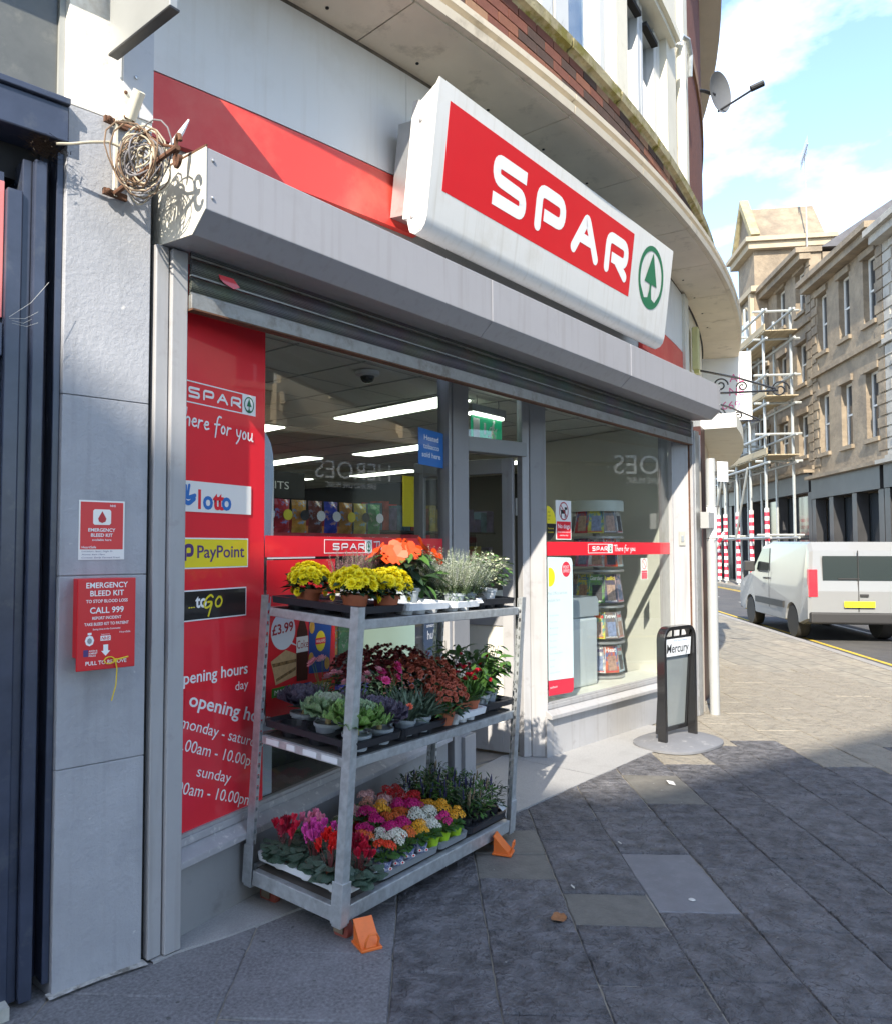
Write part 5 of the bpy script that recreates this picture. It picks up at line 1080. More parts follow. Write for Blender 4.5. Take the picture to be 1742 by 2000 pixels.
for i, (x, y) in enumerate(((.93,.12),(1.08,.14),(.98,.28))): o = plant('heather', 'white heather %s of the top tier' % ('trailing over the front','beside the variegated bush','behind in the middle')[i], x, y, 1.283, 'white heathers'); pot(o,.055,.065,greypot); heather(o, 105, .17, .245, hw_, hg, 50+i, .75); foliage(o, leafgrey, 160, .10, .02, .10, .028, LN, 60+i, .1)
vg = mat('variegated_leaf', (.60,.64,.42), .5, var=.25, vs=60)
o = plant('variegated_bush', 'white edged variegated bush in a white pot at the far end of the top tier', 1.30, .14, 1.287); pot(o,.055,.075,whitepl); foliage(o, vg, 330, .125, .10, .285, .036, LS, 71, .4, m2=leafm)
o = plant('variegated_bush', 'smaller variegated bush behind at the far end of the top tier', 1.36, .33, 1.287); pot(o,.05,.07,greypot); foliage(o, vg, 170, .10, .08, .22, .034, LS, 72, .4, m2=leafm)
# orange New Guinea impatiens
fo = mat('impatiens_orange', (.60,.055,.004), .5, var=.15, vs=40)
def imp_fl():
    mb = MB()
    for k in range(5): 
        a = 2*math.pi*k/5; M = Matrix.Rotation(a,4,'Z') @ Matrix.Rotation(-.25,4,'Y'); mb.add([M @ Vector(v) for v in ((0,0,0),(.018,-.018,.003),(.038,-.014,-.002),(.042,.0,.002),(.038,.014,-.002),(.018,.018,.003))], [(0,1,2,3,4,5)])
    return mb
def leafobj(o, me, p, d, s, roll=0): return obj('leaf', me, o, orient(p, d, s, roll))
big_leaf = MB().add(*leaf_shape(1,.42,.35,.25,4)).mesh('leaf', leafm, True); big_dark = MB().add(*leaf_shape(1,.40,.4,.25,4)).mesh('leaf', leafd, True)
for i, (x, y, lab) in enumerate(((.70,.26,'orange flowered busy lizzie in a grey pot in the middle of the top tier'),(.85,.36,'second orange busy lizzie just behind on the top tier'))):
    o = plant('busy_lizzie', lab, x, y, 1.285, 'orange busy lizzies'); o.scale = (1.12,1.12,1.12); rg = random.Random(80+i); pot(o,.062,.075,greypot)
    for k in range(70):
        a = rg.uniform(0,6.28); q = rg.random(); leafobj(o, big_dark if rg.random() < .6 else big_leaf, (.13*q*math.cos(a),.13*q*math.sin(a),.08+.16*rg.random()), (math.cos(a),math.sin(a),rg.uniform(-.5,.4)), rg.uniform(.07,.115), rg.uniform(-.4,.4))
    me = fmesh('flower', imp_fl, fo)
    for k in range(11 if i == 0 else 9):
        a = rg.uniform(0,6.28); q = rg.uniform(.3,1); flower(me, o, (.15*q*math.cos(a),.15*q*math.sin(a),.27-.07*q+rg.uniform(-.01,.02)), (math.cos(a)*q,math.sin(a)*q-.4,.55), rg.uniform(1.1,1.5), None, rg)

# middle tier -----------------------------------------------------------------
def cab_leaf(s, ruf, seed):
    rg = random.Random(seed); mb = MB(); nu, nv = 15, 5; vs = []; ph = [rg.uniform(-.5,.5) for _ in range(nu)]
    for j in range(nv+1):
        t = j/nv
        for i in range(nu):
            a = (i/(nu-1)-.5)*2; wdt = .18+.82*min(1, math.sin(min(1,t*1.25)*math.pi*.5)); x = t*(1-.30*a*a*t); yy = a*wdt*.68
            z = .22*t*t + .20*a*a*t + ruf*t**2.5*math.sin(i*2.1+ph[i])*(1 if j == nv else .55) 
            vs.append((x*s,yy*s,z*s))
    fs = [(j*nu+i,j*nu+i+1,(j+1)*nu+i+1,(j+1)*nu+i) for j in range(nv) for i in range(nu-1)]
    return mb.add(vs, fs)
def cab_mat(name, c, vein):
    m = mat(name, c, .5, var=.25, vs=22, dirt=vein, ds=26, dlo=.50, dhi=.60, bump=.8, bs=60, bd=.006); return m
cgreen = cab_mat('cabbage_green', (.17,.36,.07), (.42,.54,.25)); cpale = cab_mat('cabbage_pale', (.24,.40,.20), (.52,.60,.42)); cpurp = cab_mat('cabbage_purple', (.12,.10,.155), (.24,.22,.30)); cinner = cab_mat('cabbage_core', (.40,.48,.36), (.62,.64,.52))
stem_m = mat('cabbage_stem', (.42,.34,.16), .7, var=.2, vs=40)
for i, (x, y, mo, mi_, r, lab) in enumerate(((.235,.49,cpurp,cpurp,.100,'purple ornamental cabbage at the back left of the middle tier'),(.18,.285,cpale,cinner,.102,'pale green ornamental cabbage left of the near post'),(.13,.075,cgreen,cpale,.115,'bright green ornamental cabbage in front of the near post'),(.295,.08,cpurp,cpurp,.105,'purple ornamental cabbage to the right of the bright green one'),(.325,.26,cpurp,cpurp,.09,'purple ornamental cabbage hidden behind the near post'))):
    o = plant('ornamental_cabbage', lab, x, y, .690, 'ornamental cabbages'); rg = random.Random(90+i); pot(o,.064,.07,greypot)
    part('stem', MB().tube([(0,0,.05),(.004,.0,.08),(0,0,.12)], .013, 8), stem_m, o)
    lm = [cab_leaf(1,.10,s_).mesh('leaf', mo, True) for s_ in range(3)]; lc = [cab_leaf(1,.13,s_+5).mesh('leaf', mi_, True) for s_ in range(2)]
    for k in range(34):
        t = k/33; a = 2.39996*k; el = -.12+1.35*t; s_ = r*(1.30-.72*t)*rg.uniform(.92,1.08)
        leafobj(o, (lm if t < .6 else lc)[k % 2], (.008*math.cos(a),.008*math.sin(a),.105+.022*t), (math.cos(a)*math.cos(el),math.sin(a)*math.cos(el),math.sin(el)), s_, rg.uniform(-.15,.15))
def pink_fl():
    mb = MB()
    for i, (n, t) in enumerate(((9,.15),(8,.55),(6,1.0))): petal_ring(mb, n, .021-.003*i, .015, t, .003*i, i*.5, .15)
    return mb
def dianthus(o, seed, fm_, nfl, h=.17, nb=95, spread=.085, fs=1.0, m=leafgrey):
    rg = random.Random(seed); mb = MB()
    for k in range(nb):
        a = rg.uniform(0,6.28); q = rg.random(); put(mb, LW, orient((.035*q*math.cos(a),.035*q*math.sin(a),.065), (math.cos(a)*q,math.sin(a)*q,rg.uniform(.4,1.6)), rg.uniform(.08,.15), rg.uniform(0,6.28)))
    part('grassy_leaves', mb, m, o, kind='stuff')
    for k in range(nfl):
        a = rg.uniform(0,6.28); q = rg.uniform(.2,1); p = Vector((spread*q*math.cos(a),spread*q*math.sin(a),h*rg.uniform(.85,1.2)))
        part('flower_stem', MB().tube([(0,0,.07),(p.x*.5,p.y*.5,p.z*.7),tuple(p)], .0016, 4, False), leafg, o); flower(fmesh('flower', pink_fl, fm_), o, p, (p.x*5,p.y*5-.35,.7), fs*rg.uniform(.8,1.15), None, rg)
pinkl = mat('dianthus_pink', (.82,.38,.46), .55, var=.25, vs=80); pinkh = mat('dianthus_hot_pink', (.70,.06,.25), .55, var=.25, vs=80); redd = mat('dianthus_red', (.50,.012,.03), .5, var=.3, vs=70); coral = mat('coral_flower', (.72,.14,.07), .55, var=.25, vs=80)
for i, (x, y, m_, nf, fs, lab) in enumerate(((.30,.43,pinkl,6,1.3,'pale pink dianthus at the back behind the cabbages'),(.34,.24,pinkl,9,1.2,'pale pink dianthus with full blooms behind the near post'),(.43,.16,pinkh,7,1.15,'hot pink dianthus in the middle of the middle tier'),(.57,.15,mat('dianthus_cream',(.62,.60,.25),.5,var=.2,vs=60),3,.8,'dianthus with yellow cream buds beside the coral one'),(.50,.085,coral,2,.8,'grassy dianthus with one coral bud at the front of the middle tier'),(.62,.08,coral,1,.7,'second grassy dianthus at the front of the middle tier'))):
    o = plant('dianthus', lab, x, y, .690, 'dianthus pots'); pot(o,.052,.075,greypot); dianthus(o, 110+i, m_, nf, .265 if i not in (4,5) else .15, 110, .085, fs)
mdr = mat('mum_dark_red', (.16,.018,.018), .6, var=.4, vs=70); mbr = mat('mum_bronze', (.42,.10,.055), .6, var=.35, vs=70)
def mum_small(o, seed, m_, r, h, n, sz=.0125, fm_=leafd):
    rg = random.Random(seed); foliage(o, fm_, 210, r*.95, .05, h-.02, .036, LS, seed+1); me = fmesh('flower', lambda: pompom(.0150,((10,.1),(8,.6),(5,1.1))), m_)
    for k in range(n):
        ph = math.acos(1-.85*(k+.5)/n); a = 2.39996*k+rg.uniform(-.3,.3); d = Vector((math.sin(ph)*math.cos(a), math.sin(ph)*math.sin(a), math.cos(ph)))
        flower(me, o, (d.x*r,d.y*r,h*.55+d.z*h*.45+rg.uniform(-.012,.014)), d+Vector((0,0,.3)), rg.uniform(.7,1.25), None, rg)
for i, (x, y, m_, r, h, lab) in enumerate(((.56,.42,mdr,.125,.29,'dark red chrysanthemum at the back left of the middle tier'),(.73,.40,mdr,.125,.29,'dark red chrysanthemum in the back middle of the middle tier'),(.93,.40,mdr,.12,.27,'dark red chrysanthemum at the back right of the middle tier'),(.75,.22,mbr,.125,.26,'bronze chrysanthemum in the centre of the middle tier'),(.92,.22,mbr,.115,.24,'bronze chrysanthemum right of centre on the middle tier'),(.79,.06,mbr,.10,.185,'bronze chrysanthemum hanging over the front edge of the middle tier'))):
    o = plant('chrysanthemum', lab, x, y, .700, 'small flowered chrysanthemums'); o.scale = (1.08,1.08,1.1); pot(o,.06,.075,terra if i > 2 else blackpl); mum_small(o, 130+3*i, m_, r*1.12, h*1.08, 95)
o = plant('trailing_flower', 'single coral gerbera like bloom hanging over the front of the middle tier', .70, .0, .70); dianthus(o, 160, coral, 1, .03, 12, .02, 1.2, leafg)
for i, (x, y, lab) in enumerate(((.99,.085,'red dianthus in terracotta, left of the pair in the white tray'),(1.09,.08,'red dianthus in terracotta, right of the pair in the white tray'),(1.10,.16,'dark red dianthus beside the far post of the middle tier'))):
    o = plant('dianthus', lab, x, y, .710, 'red dianthus pots'); pot(o,.045,.07,terra if i < 2 else greypot); dianthus(o, 170+i, redd if i < 2 else mat('crimson_flower', (.36,.01,.05), .5, var=.3, vs=60), 9, .20, 70, .075, .9, leafg)
for i, (x, y, lab) in enumerate(((1.24,.12,'tall glossy green plant with red buds in grey pot, far end of middle tier'),(1.38,.15,'bushy glossy green plant leaning out past the far post of the middle tier'),(1.28,.36,'glossy green plant at the back corner of the middle tier'))):
    o = plant('mandevilla', lab, x, y, .698, 'glossy green plants'); rg = random.Random(180+i); o.scale = (1.1,1.1,1.08); pot(o,.055,.08,greypot)
    for s_ in range(14):
        a = rg.uniform(0,6.28); q = rg.uniform(.04,.13); P = [Vector((0,0,.07)), Vector((q*.5*math.cos(a),q*.5*math.sin(a),.17)), Vector((q*math.cos(a),q*math.sin(a),rg.uniform(.22,.31)))]
        part('stem', MB().tube(P, .002, 4, False), leafg, o)
        for k in range(9):
            t = k/8; p = P[0].lerp(P[1], min(1,t*2)) if t < .5 else P[1].lerp(P[2], t*2-1); aa = rg.uniform(0,6.28); leafobj(o, big_leaf, tuple(p), (math.cos(aa)*.9+math.cos(a)*.3,math.sin(aa)*.9+math.sin(a)*.3,rg.uniform(-.4,.5)), rg.uniform(.055,.085), rg.uniform(-.5,.5))
    for k in range(3): a = rg.uniform(0,6.28); flower(fmesh('flower', imp_fl, redd), o, (.11*math.cos(a),.11*math.sin(a),rg.uniform(.15,.28)), (math.cos(a),math.sin(a),.3), .5, None, rg)

# bottom tier -----------------------------------------------------------------
cyl = mat('cyclamen_leaf', (.022,.055,.03), .42, var=.3, vs=40, dirt=(.15,.20,.17), ds=55, dlo=.50, dhi=.60)
def cyc_leaf():
    mb = MB(); pts = []
    for k in range(13):
        a = R(-150+300*k/12); r_ = .5*(1+.18*math.cos(a))*(1 if abs(math.degrees(a)) < 140 else .8); pts.append((r_*math.cos(a)+.42, r_*math.sin(a)*.95, .05*math.cos(3*a)-.12*abs(math.sin(a))))
    pts.append((.16,0,.06)); vs = [(.42,0,.06)] + pts; n = len(pts); return mb.add(vs, [(0,1+i,1+(i+1) % n) for i in range(n)])
cyl_me = cyc_leaf().mesh('leaf', cyl, True)
def cyc_fl():
    mb = MB()
    for k in range(5):
        a = 2*math.pi*k/5; M = Matrix.Rotation(a,4,'Z') @ Matrix.Rotation(-1.1,4,'Y') @ Matrix.Rotation(.5,4,'X')
        mb.add([M @ Vector(v) for v in ((.002,-.003,0),(.014,-.009,.003),(.030,-.008,.006),(.038,.0,.008),(.030,.008,.006),(.014,.009,.003),(.002,.003,0))], [(0,1,2,3,4,5,6)])
    mb.ico((0,0,-.002), .006, 1, 6, 4); return mb
cc = [mat('cyclamen_red', (.62,.012,.05), .5, var=.3, vs=60), mat('cyclamen_crimson', (.28,.006,.03), .5, var=.3, vs=60), mat('cyclamen_pink', (.75,.22,.36), .5, var=.25, vs=60), mat('cyclamen_magenta', (.66,.06,.36), .5, var=.3, vs=60), mat('cyclamen_scarlet', (.68,.012,.012), .5, var=.3, vs=60)]
for i, (x, y, c_, lab) in enumerate(((.10,.43,(0,1),'cyclamen with red and crimson flowers at the back left corner of the bottom tier'),(.20,.38,(2,2),'pale pink cyclamen at the back of the white tray'),(.13,.28,(3,3),'magenta pink cyclamen in the middle of the white tray'),(.09,.14,(4,4),'scarlet cyclamen in front of the near post'),(.21,.20,(2,3),'pink cyclamen right of the near post'),(.16,.045,(1,0),'crimson cyclamen at the front corner of the white tray'))):
    o = plant('cyclamen', lab, x, y, .106, 'cyclamen in the white tray'); rg = random.Random(200+i); pot(o,.05,.05,terra,rim=False)
    for k in range(64):
        a = rg.uniform(0,6.28); q = math.sqrt(rg.random()); leafobj(o, cyl_me, (.074*q*math.cos(a),.074*q*math.sin(a),.05+.055*rg.random()*(1-.4*q)), (math.cos(a),math.sin(a),rg.uniform(-.55,.15)), rg.uniform(.046,.068), rg.uniform(-.35,.35))
    for k in range(20):
        a = rg.uniform(0,6.28); q = rg.random(); p = Vector((.065*q*math.cos(a),.065*q*math.sin(a),rg.uniform(.125,.185)))
        part('flower_stem', MB().tube([(p.x*.3,p.y*.3,.06),tuple(p)], .0015, 4, False), mat('cyclamen_stem', (.18,.05,.05), .6), o); flower(fmesh('flower', cyc_fl, cc[c_[k % 2]]), o, p, (rg.uniform(-.3,.3),rg.uniform(-.5,.2),1), rg.uniform(.85,1.2), None, rg)
# kalanchoes
kc = {'white':(.72,.72,.62),'pink':(.78,.46,.46),'magenta':(.62,.01,.20),'orange':(.75,.16,.03),'amber':(.85,.40,.02),'scarlet':(.78,.05,.01),'red':(.55,.01,.015),'salmon':(.62,.28,.20)}
def kal_cluster(seed):
    rg = random.Random(seed); mb = MB()
    for k in range(26):
        ph = math.acos(1-.9*(k+.5)/26); a = 2.39996*k; d = Vector((math.sin(ph)*math.cos(a),math.sin(ph)*math.sin(a),math.cos(ph))); p = d*.021*rg.uniform(.9,1.1); p.z *= .8
        q = (d+Vector((rg.uniform(-.3,.3),rg.uniform(-.3,.3),.2))).to_track_quat('Z','Y').to_matrix().to_4x4(); M = Matrix.Translation(p) @ q @ Matrix.Rotation(rg.uniform(0,1.5),4,'Z')
        for j in range(4): b = math.pi*j/2; MM = M @ Matrix.Rotation(b,4,'Z') @ Matrix.Rotation(-.3,4,'Y'); mb.add([MM @ Vector(v) for v in ((0,0,0),(.0035,-.0025,0),(.0068,0,.0005),(.0035,.0025,0))], [(0,1,2,3)])
    return mb
km = {}
kal_leaf = MB().add(*leaf_shape(1,.72,.25,.2,4)).mesh('leaf', mat('kalanchoe_leaf', (.05,.13,.03), .35, var=.25, vs=30), True)
lime = mat('lime_pot', (.36,.60,.03), .35, var=.05); bluepot = mat('blue_pattern_pot', (.16,.20,.40), .35, var=.5, vs=60, dirt=(.5,.52,.6), ds=60, dlo=.5, dhi=.56); redpot = mat('red_pot', (.50,.03,.03), .4); whitepot = mat('white_pot', (.62,.62,.58), .5)
kl = [(.345,.05,'scarlet',bluepot),(.335,.17,'orange',bluepot),(.44,.05,'white',bluepot),(.445,.15,'white',bluepot),(.54,.06,'orange',bluepot),(.545,.16,'magenta',bluepot),(.64,.055,'amber',bluepot),(.64,.16,'magenta',bluepot),
      (.745,.055,'white',lime),(.845,.055,'magenta',lime),(.945,.05,'amber',lime),(.75,.15,'white',lime),(.85,.15,'white',lime),(.955,.14,'amber',lime),
      (.46,.25,'magenta',redpot),(.56,.26,'magenta',redpot),(.65,.25,'orange',redpot),(.75,.25,'orange',redpot),(.86,.25,'magenta',redpot),(.955,.24,'amber',redpot),
      (.60,.45,'pink',redpot),(.70,.43,'salmon',redpot),(.80,.40,'pink',redpot),(.70,.34,'amber',redpot),(.60,.35,'magenta',redpot),(.80,.31,'magenta',redpot),(.90,.35,'red',redpot),(.88,.45,'red',redpot),(.98,.34,'red',redpot),(.97,.44,'red',redpot),(.78,.50,'pink',redpot)]
pn = {'lime_pot':'a lime green pot','blue_pattern_pot':'a blue patterned pot','red_pot':'a small red pot'}
for i, (x, y, c_, pm) in enumerate(kl):
    row = 'front row' if y < .1 else 'second row' if y < .2 else 'third row' if y < .3 else 'back rows'
    nth = [j for j, q in enumerate(sorted([k for k in kl if (k[1] < .1) == (y < .1) and (k[1] < .2) == (y < .2) and (k[1] < .3) == (y < .3)], key=lambda q: q[0])) if q == kl[i]][0]
    o = plant('kalanchoe', '%s kalanchoe in %s, %s from near end, %s of bottom tier' % (c_, pn[pm.name], ('first','second','third','fourth','fifth','sixth','seventh','eighth','ninth','tenth','eleventh')[nth], row), x, y, .098, 'kalanchoes on the bottom tier')
    rg = random.Random(300+i); sc_ = rg.uniform(1.0,1.22); p_ = pot(o,.040,.062,pm,.7,False,18)
    if pm is bluepot:
        for e in (-1,1): ec = MB(); ec.poly([(.018*e+.011*math.cos(2*math.pi*k/10),-.0415,.034+.008*math.sin(2*math.pi*k/10)) for k in range(10)]); part('painted_eye', ec, whitep, p_); ec = MB(); ec.poly([(.018*e+.005*math.cos(2*math.pi*k/8),-.0425,.034+.005*math.sin(2*math.pi*k/8)) for k in range(8)]); part('painted_pupil', ec, red, p_)
        o.matrix_basis = TM @ T((x,y,.098), R(-30))
    for k in range(13): a = 2.4*k+rg.uniform(-.3,.3); leafobj(o, kal_leaf, (.012*math.cos(a),.012*math.sin(a),.062+.012*rg.random()), (math.cos(a),math.sin(a),rg.uniform(-.05,.6)), rg.uniform(.038,.056), rg.uniform(-.3,.3))
    m_ = mat('kalanchoe_'+c_, kc[c_], .55, var=.22, vs=90)
    for k in range(5):
        a = 2*math.pi*k/4+rg.uniform(-.4,.4); q = 0 if k == 4 else .026; me = fmesh('flower_cluster_%d' % (k % 2), lambda: kal_cluster(k), m_); p = Vector((q*math.cos(a),q*math.sin(a),.108*sc_+rg.uniform(-.012,.018)+(.012 if k == 4 else 0)))
        part('flower_stem', MB().tube([(0,0,.06),tuple(p)], .0016, 4, False), leafg, o); flower(me, o, p, (p.x*8,p.y*8,.8), sc_*rg.uniform(.8,1.3), None, rg, 'flower_head')
# cacti
cg = mat('cactus_green', (.09,.13,.05), .6, var=.25, vs=60); spine = mat('cactus_spine', (.55,.48,.34), .6)
for i, (x, y, h, lab) in enumerate(((.36,.42,.075,'tall round cactus in a pale pot at the back of the bottom tier'),(.46,.40,.07,'spiny cactus in a pale pot behind the near post'),(.50,.46,.06,'cactus in a white pot beside the window sill'),(.37,.27,.04,'low round cactus in a grey white pot in the middle of the bottom tier'))):
    o = plant('cactus', lab, x, y, .098, 'small cacti'); rg = random.Random(400+i); pot(o,.036,.055,whitepot,.8,False,18)
    mb = MB(); mb.ico((0,0,.055+h*.4), .027, h/.054*.9, 14, 8); part('body', mb, cg, o, smooth=True)
    mb = MB()
    for k in range(120): ph = rg.uniform(.1,1.9); a = rg.uniform(0,6.28); d = Vector((math.sin(ph)*math.cos(a),math.sin(ph)*math.sin(a),math.cos(ph))); p = Vector((d.x*.027,d.y*.027,.055+h*.4+d.z*h*.45)); t_ = d.cross(Vector((0,0,1))).normalized()*.0009; mb.add([p-t_,p+t_,p+d*.010],[(0,1,2)])
    part('spines', mb, spine, o, kind='stuff')
o = plant('succulent', 'leafy green succulent at the back left of the bottom tier', .30, .47, .098); pot(o,.036,.05,whitepot,.8,False); foliage(o, leafg, 70, .04, .05, .12, .036, LS, 420)
# upright speedwell in the black tray
sp = mat('speedwell_spike', (.05,.045,.13), .6, var=.4, vs=60); spd = mat('spent_spike', (.26,.20,.12), .7, var=.3, vs=60)
for i in range(4):
    for j in range(4):
        x, y = 1.105+.095*i, .085+.125*j
        o = plant('speedwell', 'upright dark blue speedwell, row %s from the near end, %s from the pavement' % (('one','two','three','four')[i], ('first','second','third','fourth')[j]), x, y, .100, 'speedwell pots in the black tray'); rg = random.Random(430+i*4+j)
        pot(o,.04,.05,blackpl,.8,False,14); foliage(o, leafg if (i+j) % 3 else leafd, 170, .06, .05, .20, .036, LN, 450+i*4+j, .9)
        mb = MB(); md_ = MB()
        for k in range(5):
            a = rg.uniform(0,6.28); q = rg.uniform(.01,.05); t_ = Vector((q*math.cos(a),q*math.sin(a),rg.uniform(.15,.215))); b_ = t_*.8; (md_ if rg.random() < .45 else mb).tube([(b_.x,b_.y,t_.z-.055),(t_.x,t_.y,t_.z-.02),tuple(t_)], [.005,.0045,.001], 5)
        if mb.v: part('flower_spikes', mb, sp, o, kind='stuff')
        if md_.v: part('spent_spikes', md_, spd, o, kind='stuff')

# ------------------------------------------------------------------ pavement sign, pole, litter
ab = thing('pavement_sign', 'black framed swinging pavement newspaper sign with Mercury header on a grey rounded base', 'pavement sign', M=T((4.73,-.286,.0), R(-9.5)))
basem = mat('sign_base_grey', (.17,.175,.19), .55, var=.08, vs=10, dirt=(.30,.30,.30), ds=14, dlo=.58, dhi=.7)
pts = [(.42*math.cos(2*math.pi*k/36)*(1 if abs(math.cos(2*math.pi*k/36)) < .9 else 1.0), .34*math.sin(2*math.pi*k/36)*(1+.12*math.cos(4*math.pi*k/36))) for k in range(36)]
mb = MB(); n = 36; rings = [[(x,y,.004) for x,y in pts],[(x,y,.022) for x,y in pts],[(x*.93,y*.93,.034) for x,y in pts],[(x*.3,y*.3,.062) for x,y in pts]]
vs = [p for r_ in rings for p in r_]; fs = [(k*n+i,k*n+(i+1) % n,(k+1)*n+(i+1) % n,(k+1)*n+i) for k in range(3) for i in range(n)] + [tuple(3*n+i for i in range(n))]; part('base', mb.add(vs, fs), basem, ab, smooth=True)
def hoop(w_, z0, z1, r_, dep, wid, closed=False):
    out_ = [(-w_/2,z0)] + [(-w_/2+r_-r_*math.cos(R(a)), z1-r_+r_*math.sin(R(a))) for a in range(0,91,15)] + [(w_/2-r_+r_*math.sin(R(a)), z1-r_+r_*math.cos(R(a))) for a in range(0,91,15)] + [(w_/2,z0)]
    inn_ = []; ww = w_-2*wid; r2 = max(.01, r_-wid); zz = z1-wid
    inn_ = [(-ww/2,z0)] + [(-ww/2+r2-r2*math.cos(R(a)), zz-r2+r2*math.sin(R(a))) for a in range(0,91,15)] + [(ww/2-r2+r2*math.sin(R(a)), zz-r2+r2*math.cos(R(a))) for a in range(0,91,15)] + [(ww/2,z0)]
    mb = MB(); N = len(out_); vs = [(x,-dep/2,z) for x,z in out_]+[(x,-dep/2,z) for x,z in inn_]+[(x,dep/2,z) for x,z in out_]+[(x,dep/2,z) for x,z in inn_]; fs = []
    for i in range(N-1): fs += [(i+1,i,N+i,N+i+1),(2*N+i,2*N+i+1,3*N+i+1,3*N+i),(i,i+1,2*N+i+1,2*N+i),(N+i+1,N+i,3*N+i,3*N+i+1)]
    fs += [(0,2*N,3*N,N),(N-1,2*N-1,4*N-1,3*N-1)]; return mb.add(vs, fs)
part('frame', hoop(.50,.012,.985,.11,.075,.032), blackgl, ab, bevel=.004)
pn_ = bpy.data.objects.new('swing_panel', None); col.objects.link(pn_); pn_.parent = ab; pn_.matrix_basis = T((0,.0,.90), 0, R(4))
mb = MB(); mb.box(-.235,.235,-.012,.012,-.80,-.765); mb.box(-.235,.235,-.012,.012,-.035,.0); mb.box(-.235,-.205,-.012,.012,-.765,-.035); mb.box(.205,.235,-.012,.012,-.765,-.035); part('panel_frame', mb, blackgl, pn_, bevel=.003)
part('clear_sheet', MB().box(-.205,.205,-.003,.003,-.765,-.035), CLEAR, pn_); part('backing_sheet', MB().box(-.204,.204,.004,.007,-.764,-.036), mat('sign_backing', (.46,.46,.40), .5, var=.06, vs=4), pn_)
part('header_card', MB().box(-.205,.20,-.0175,-.013,-.165,-.02), whitepl, pn_); text('Mercury', 0, -.135, .075, black, pn_, -.0185, align='C', w=.34, bold=.012); text('Weston, Worle & Somerset', .03, -.042, .012, blue, pn_, -.0185, align='C', w=.22)
for x in (-.06,.06): part('hanger', MB().box(x-.008,x+.008,-.006,.006,.0,.055), blackgl, pn_)
pl = thing('grey_pole', 'grey steel pole with small white plate and taped paper beside the shop corner', 'pole', (6.10,-.135,0))
polem = mat('pole_grey', (.33,.34,.34), .5, var=.05, vs=8, dirt=(.4,.4,.38), ds=10, dlo=.58, dhi=.75)
mb = MB(); mb.lathe([(.046,0),(.046,2.50),(.04,2.53),(0,2.535)], 20); part('shaft', mb, polem, pl, smooth=True)
mb = MB(); mb.lathe([(.0475,1.72),(.0485,1.73),(.0485,2.05),(.0475,2.06)], 20); part('taped_paper', mb, mat('taped_paper', (.76,.76,.74), .5, var=.03), pl, smooth=True)
for z in (1.73,2.05): mb = MB(); mb.lathe([(.0495,z),(.0495,z+.006)], 16); mb.box(-.09,.09,-.052,-.049,z,z+.005); part('cable_tie', mb, black, pl)
part('bracket_arm', MB().box(-.20,-.03,-.04,.04,1.83,1.99), polem, pl, bevel=.004)
pt = part('plate', MB().box(.0,.14,-.004,.0,2.30,2.50), whitepl, pl, T((.02,-.055,0), R(-28)), bevel=.002)
text('No', .03, 2.44, .02, gp, pt, -.0048); text('waiting', .03, 2.40, .02, gp, pt, -.0048)
mb = MB(); mb.box(-.01,.05,-.05,.0,2.36,2.40); part('plate_clip', mb, black, pl)
lf = thing('dead_leaf', 'brown curled dead leaf lying on the dark paving', 'leaf', (1.29,-1.045,.004), R(20)); mb = MB(); n = 14
pts = [(.045*math.cos(2*math.pi*k/n)*(1.2 if k in (0,1,13) else 1), .034*math.sin(2*math.pi*k/n)*(1 if k % 3 else .8), .012*abs(math.sin(2*math.pi*k/n*1.5))) for k in range(n)]; mb.add([(0,0,.004)]+pts, [(0,1+i,1+(i+1) % n) for i in range(n)]); part('blade', mb, mat('dead_leaf', (.30,.13,.05), .7, var=.3, vs=60), lf, smooth=True)
# ------------------------------------------------------------------ small litter on the paving
for (x, y, s_, k_, lab) in ((3.58,-.66,.05,'scrap_of_paper','crumpled white scrap of paper at the edge of the sunlight'),(2.30,-.87,.012,'cigarette_end','white cigarette end on the slabs right of the leaf'),(1.62,-.94,.014,'cigarette_end','short white butt on the slabs behind the leaf'),(1.87,-1.42,.016,'flattened_gum','pale round trodden gum on the joint of the olive slab')):
    o = thing(k_, lab, 'litter', (x,y,.003), 1.0)
    mb = MB()
    if k_ == 'cigarette_end': mb.tube([(-s_,0,.005),(s_,0,.005)], .004, 8)
    elif k_ == 'flattened_gum': mb.lathe([(0,.003),(s_*.7,.003),(s_,0)][::-1], 12)
    else: mb.add([(-s_,-.01,0),(0,-s_*.5,.012),(s_,0,.002),(.3*s_,.4*s_,.02),(-.4*s_,.5*s_,.004)], [(0,1,3),(1,2,3),(0,3,4)])
    part('piece', mb, mat('litter_white', (.62,.60,.56), .7, var=.1, vs=60), o)

# ------------------------------------------------------------------ dark neighbour shopfront on the left
nb = thing('neighbour_shopfront', 'dark navy painted shopfront at the left edge beside the grey pillar', 'building')
ml = Matrix.Translation((-.472,.053,0)) @ Matrix.Rotation(math.atan2(.046*-1,.338),4,'Z')      # x to the right along the front, negative = left
def nbx(name, x0, x1, y0, y1, z0, z1, m, **k): return part(name, MB().box(x0,x1,y0,y1,z0,z1), m, nb, ml.copy(), **k)
nbx('trim', -.030,-.004,.02,.30,.05,3.16, slate, bevel=.003); nbx('dark_reveal', -.068,-.031,.10,.34,.05,3.16, navy)
nbx('pilaster_strip', -.115,-.069,.0,.30,.02,3.10, slate, bevel=.005); nbx('pilaster_strip', -.150,-.116,.03,.30,.02,3.10, slate, bevel=.004)
nbx('pilaster_strip', -.205,-.151,.015,.30,.02,2.97, slate, bevel=.004)
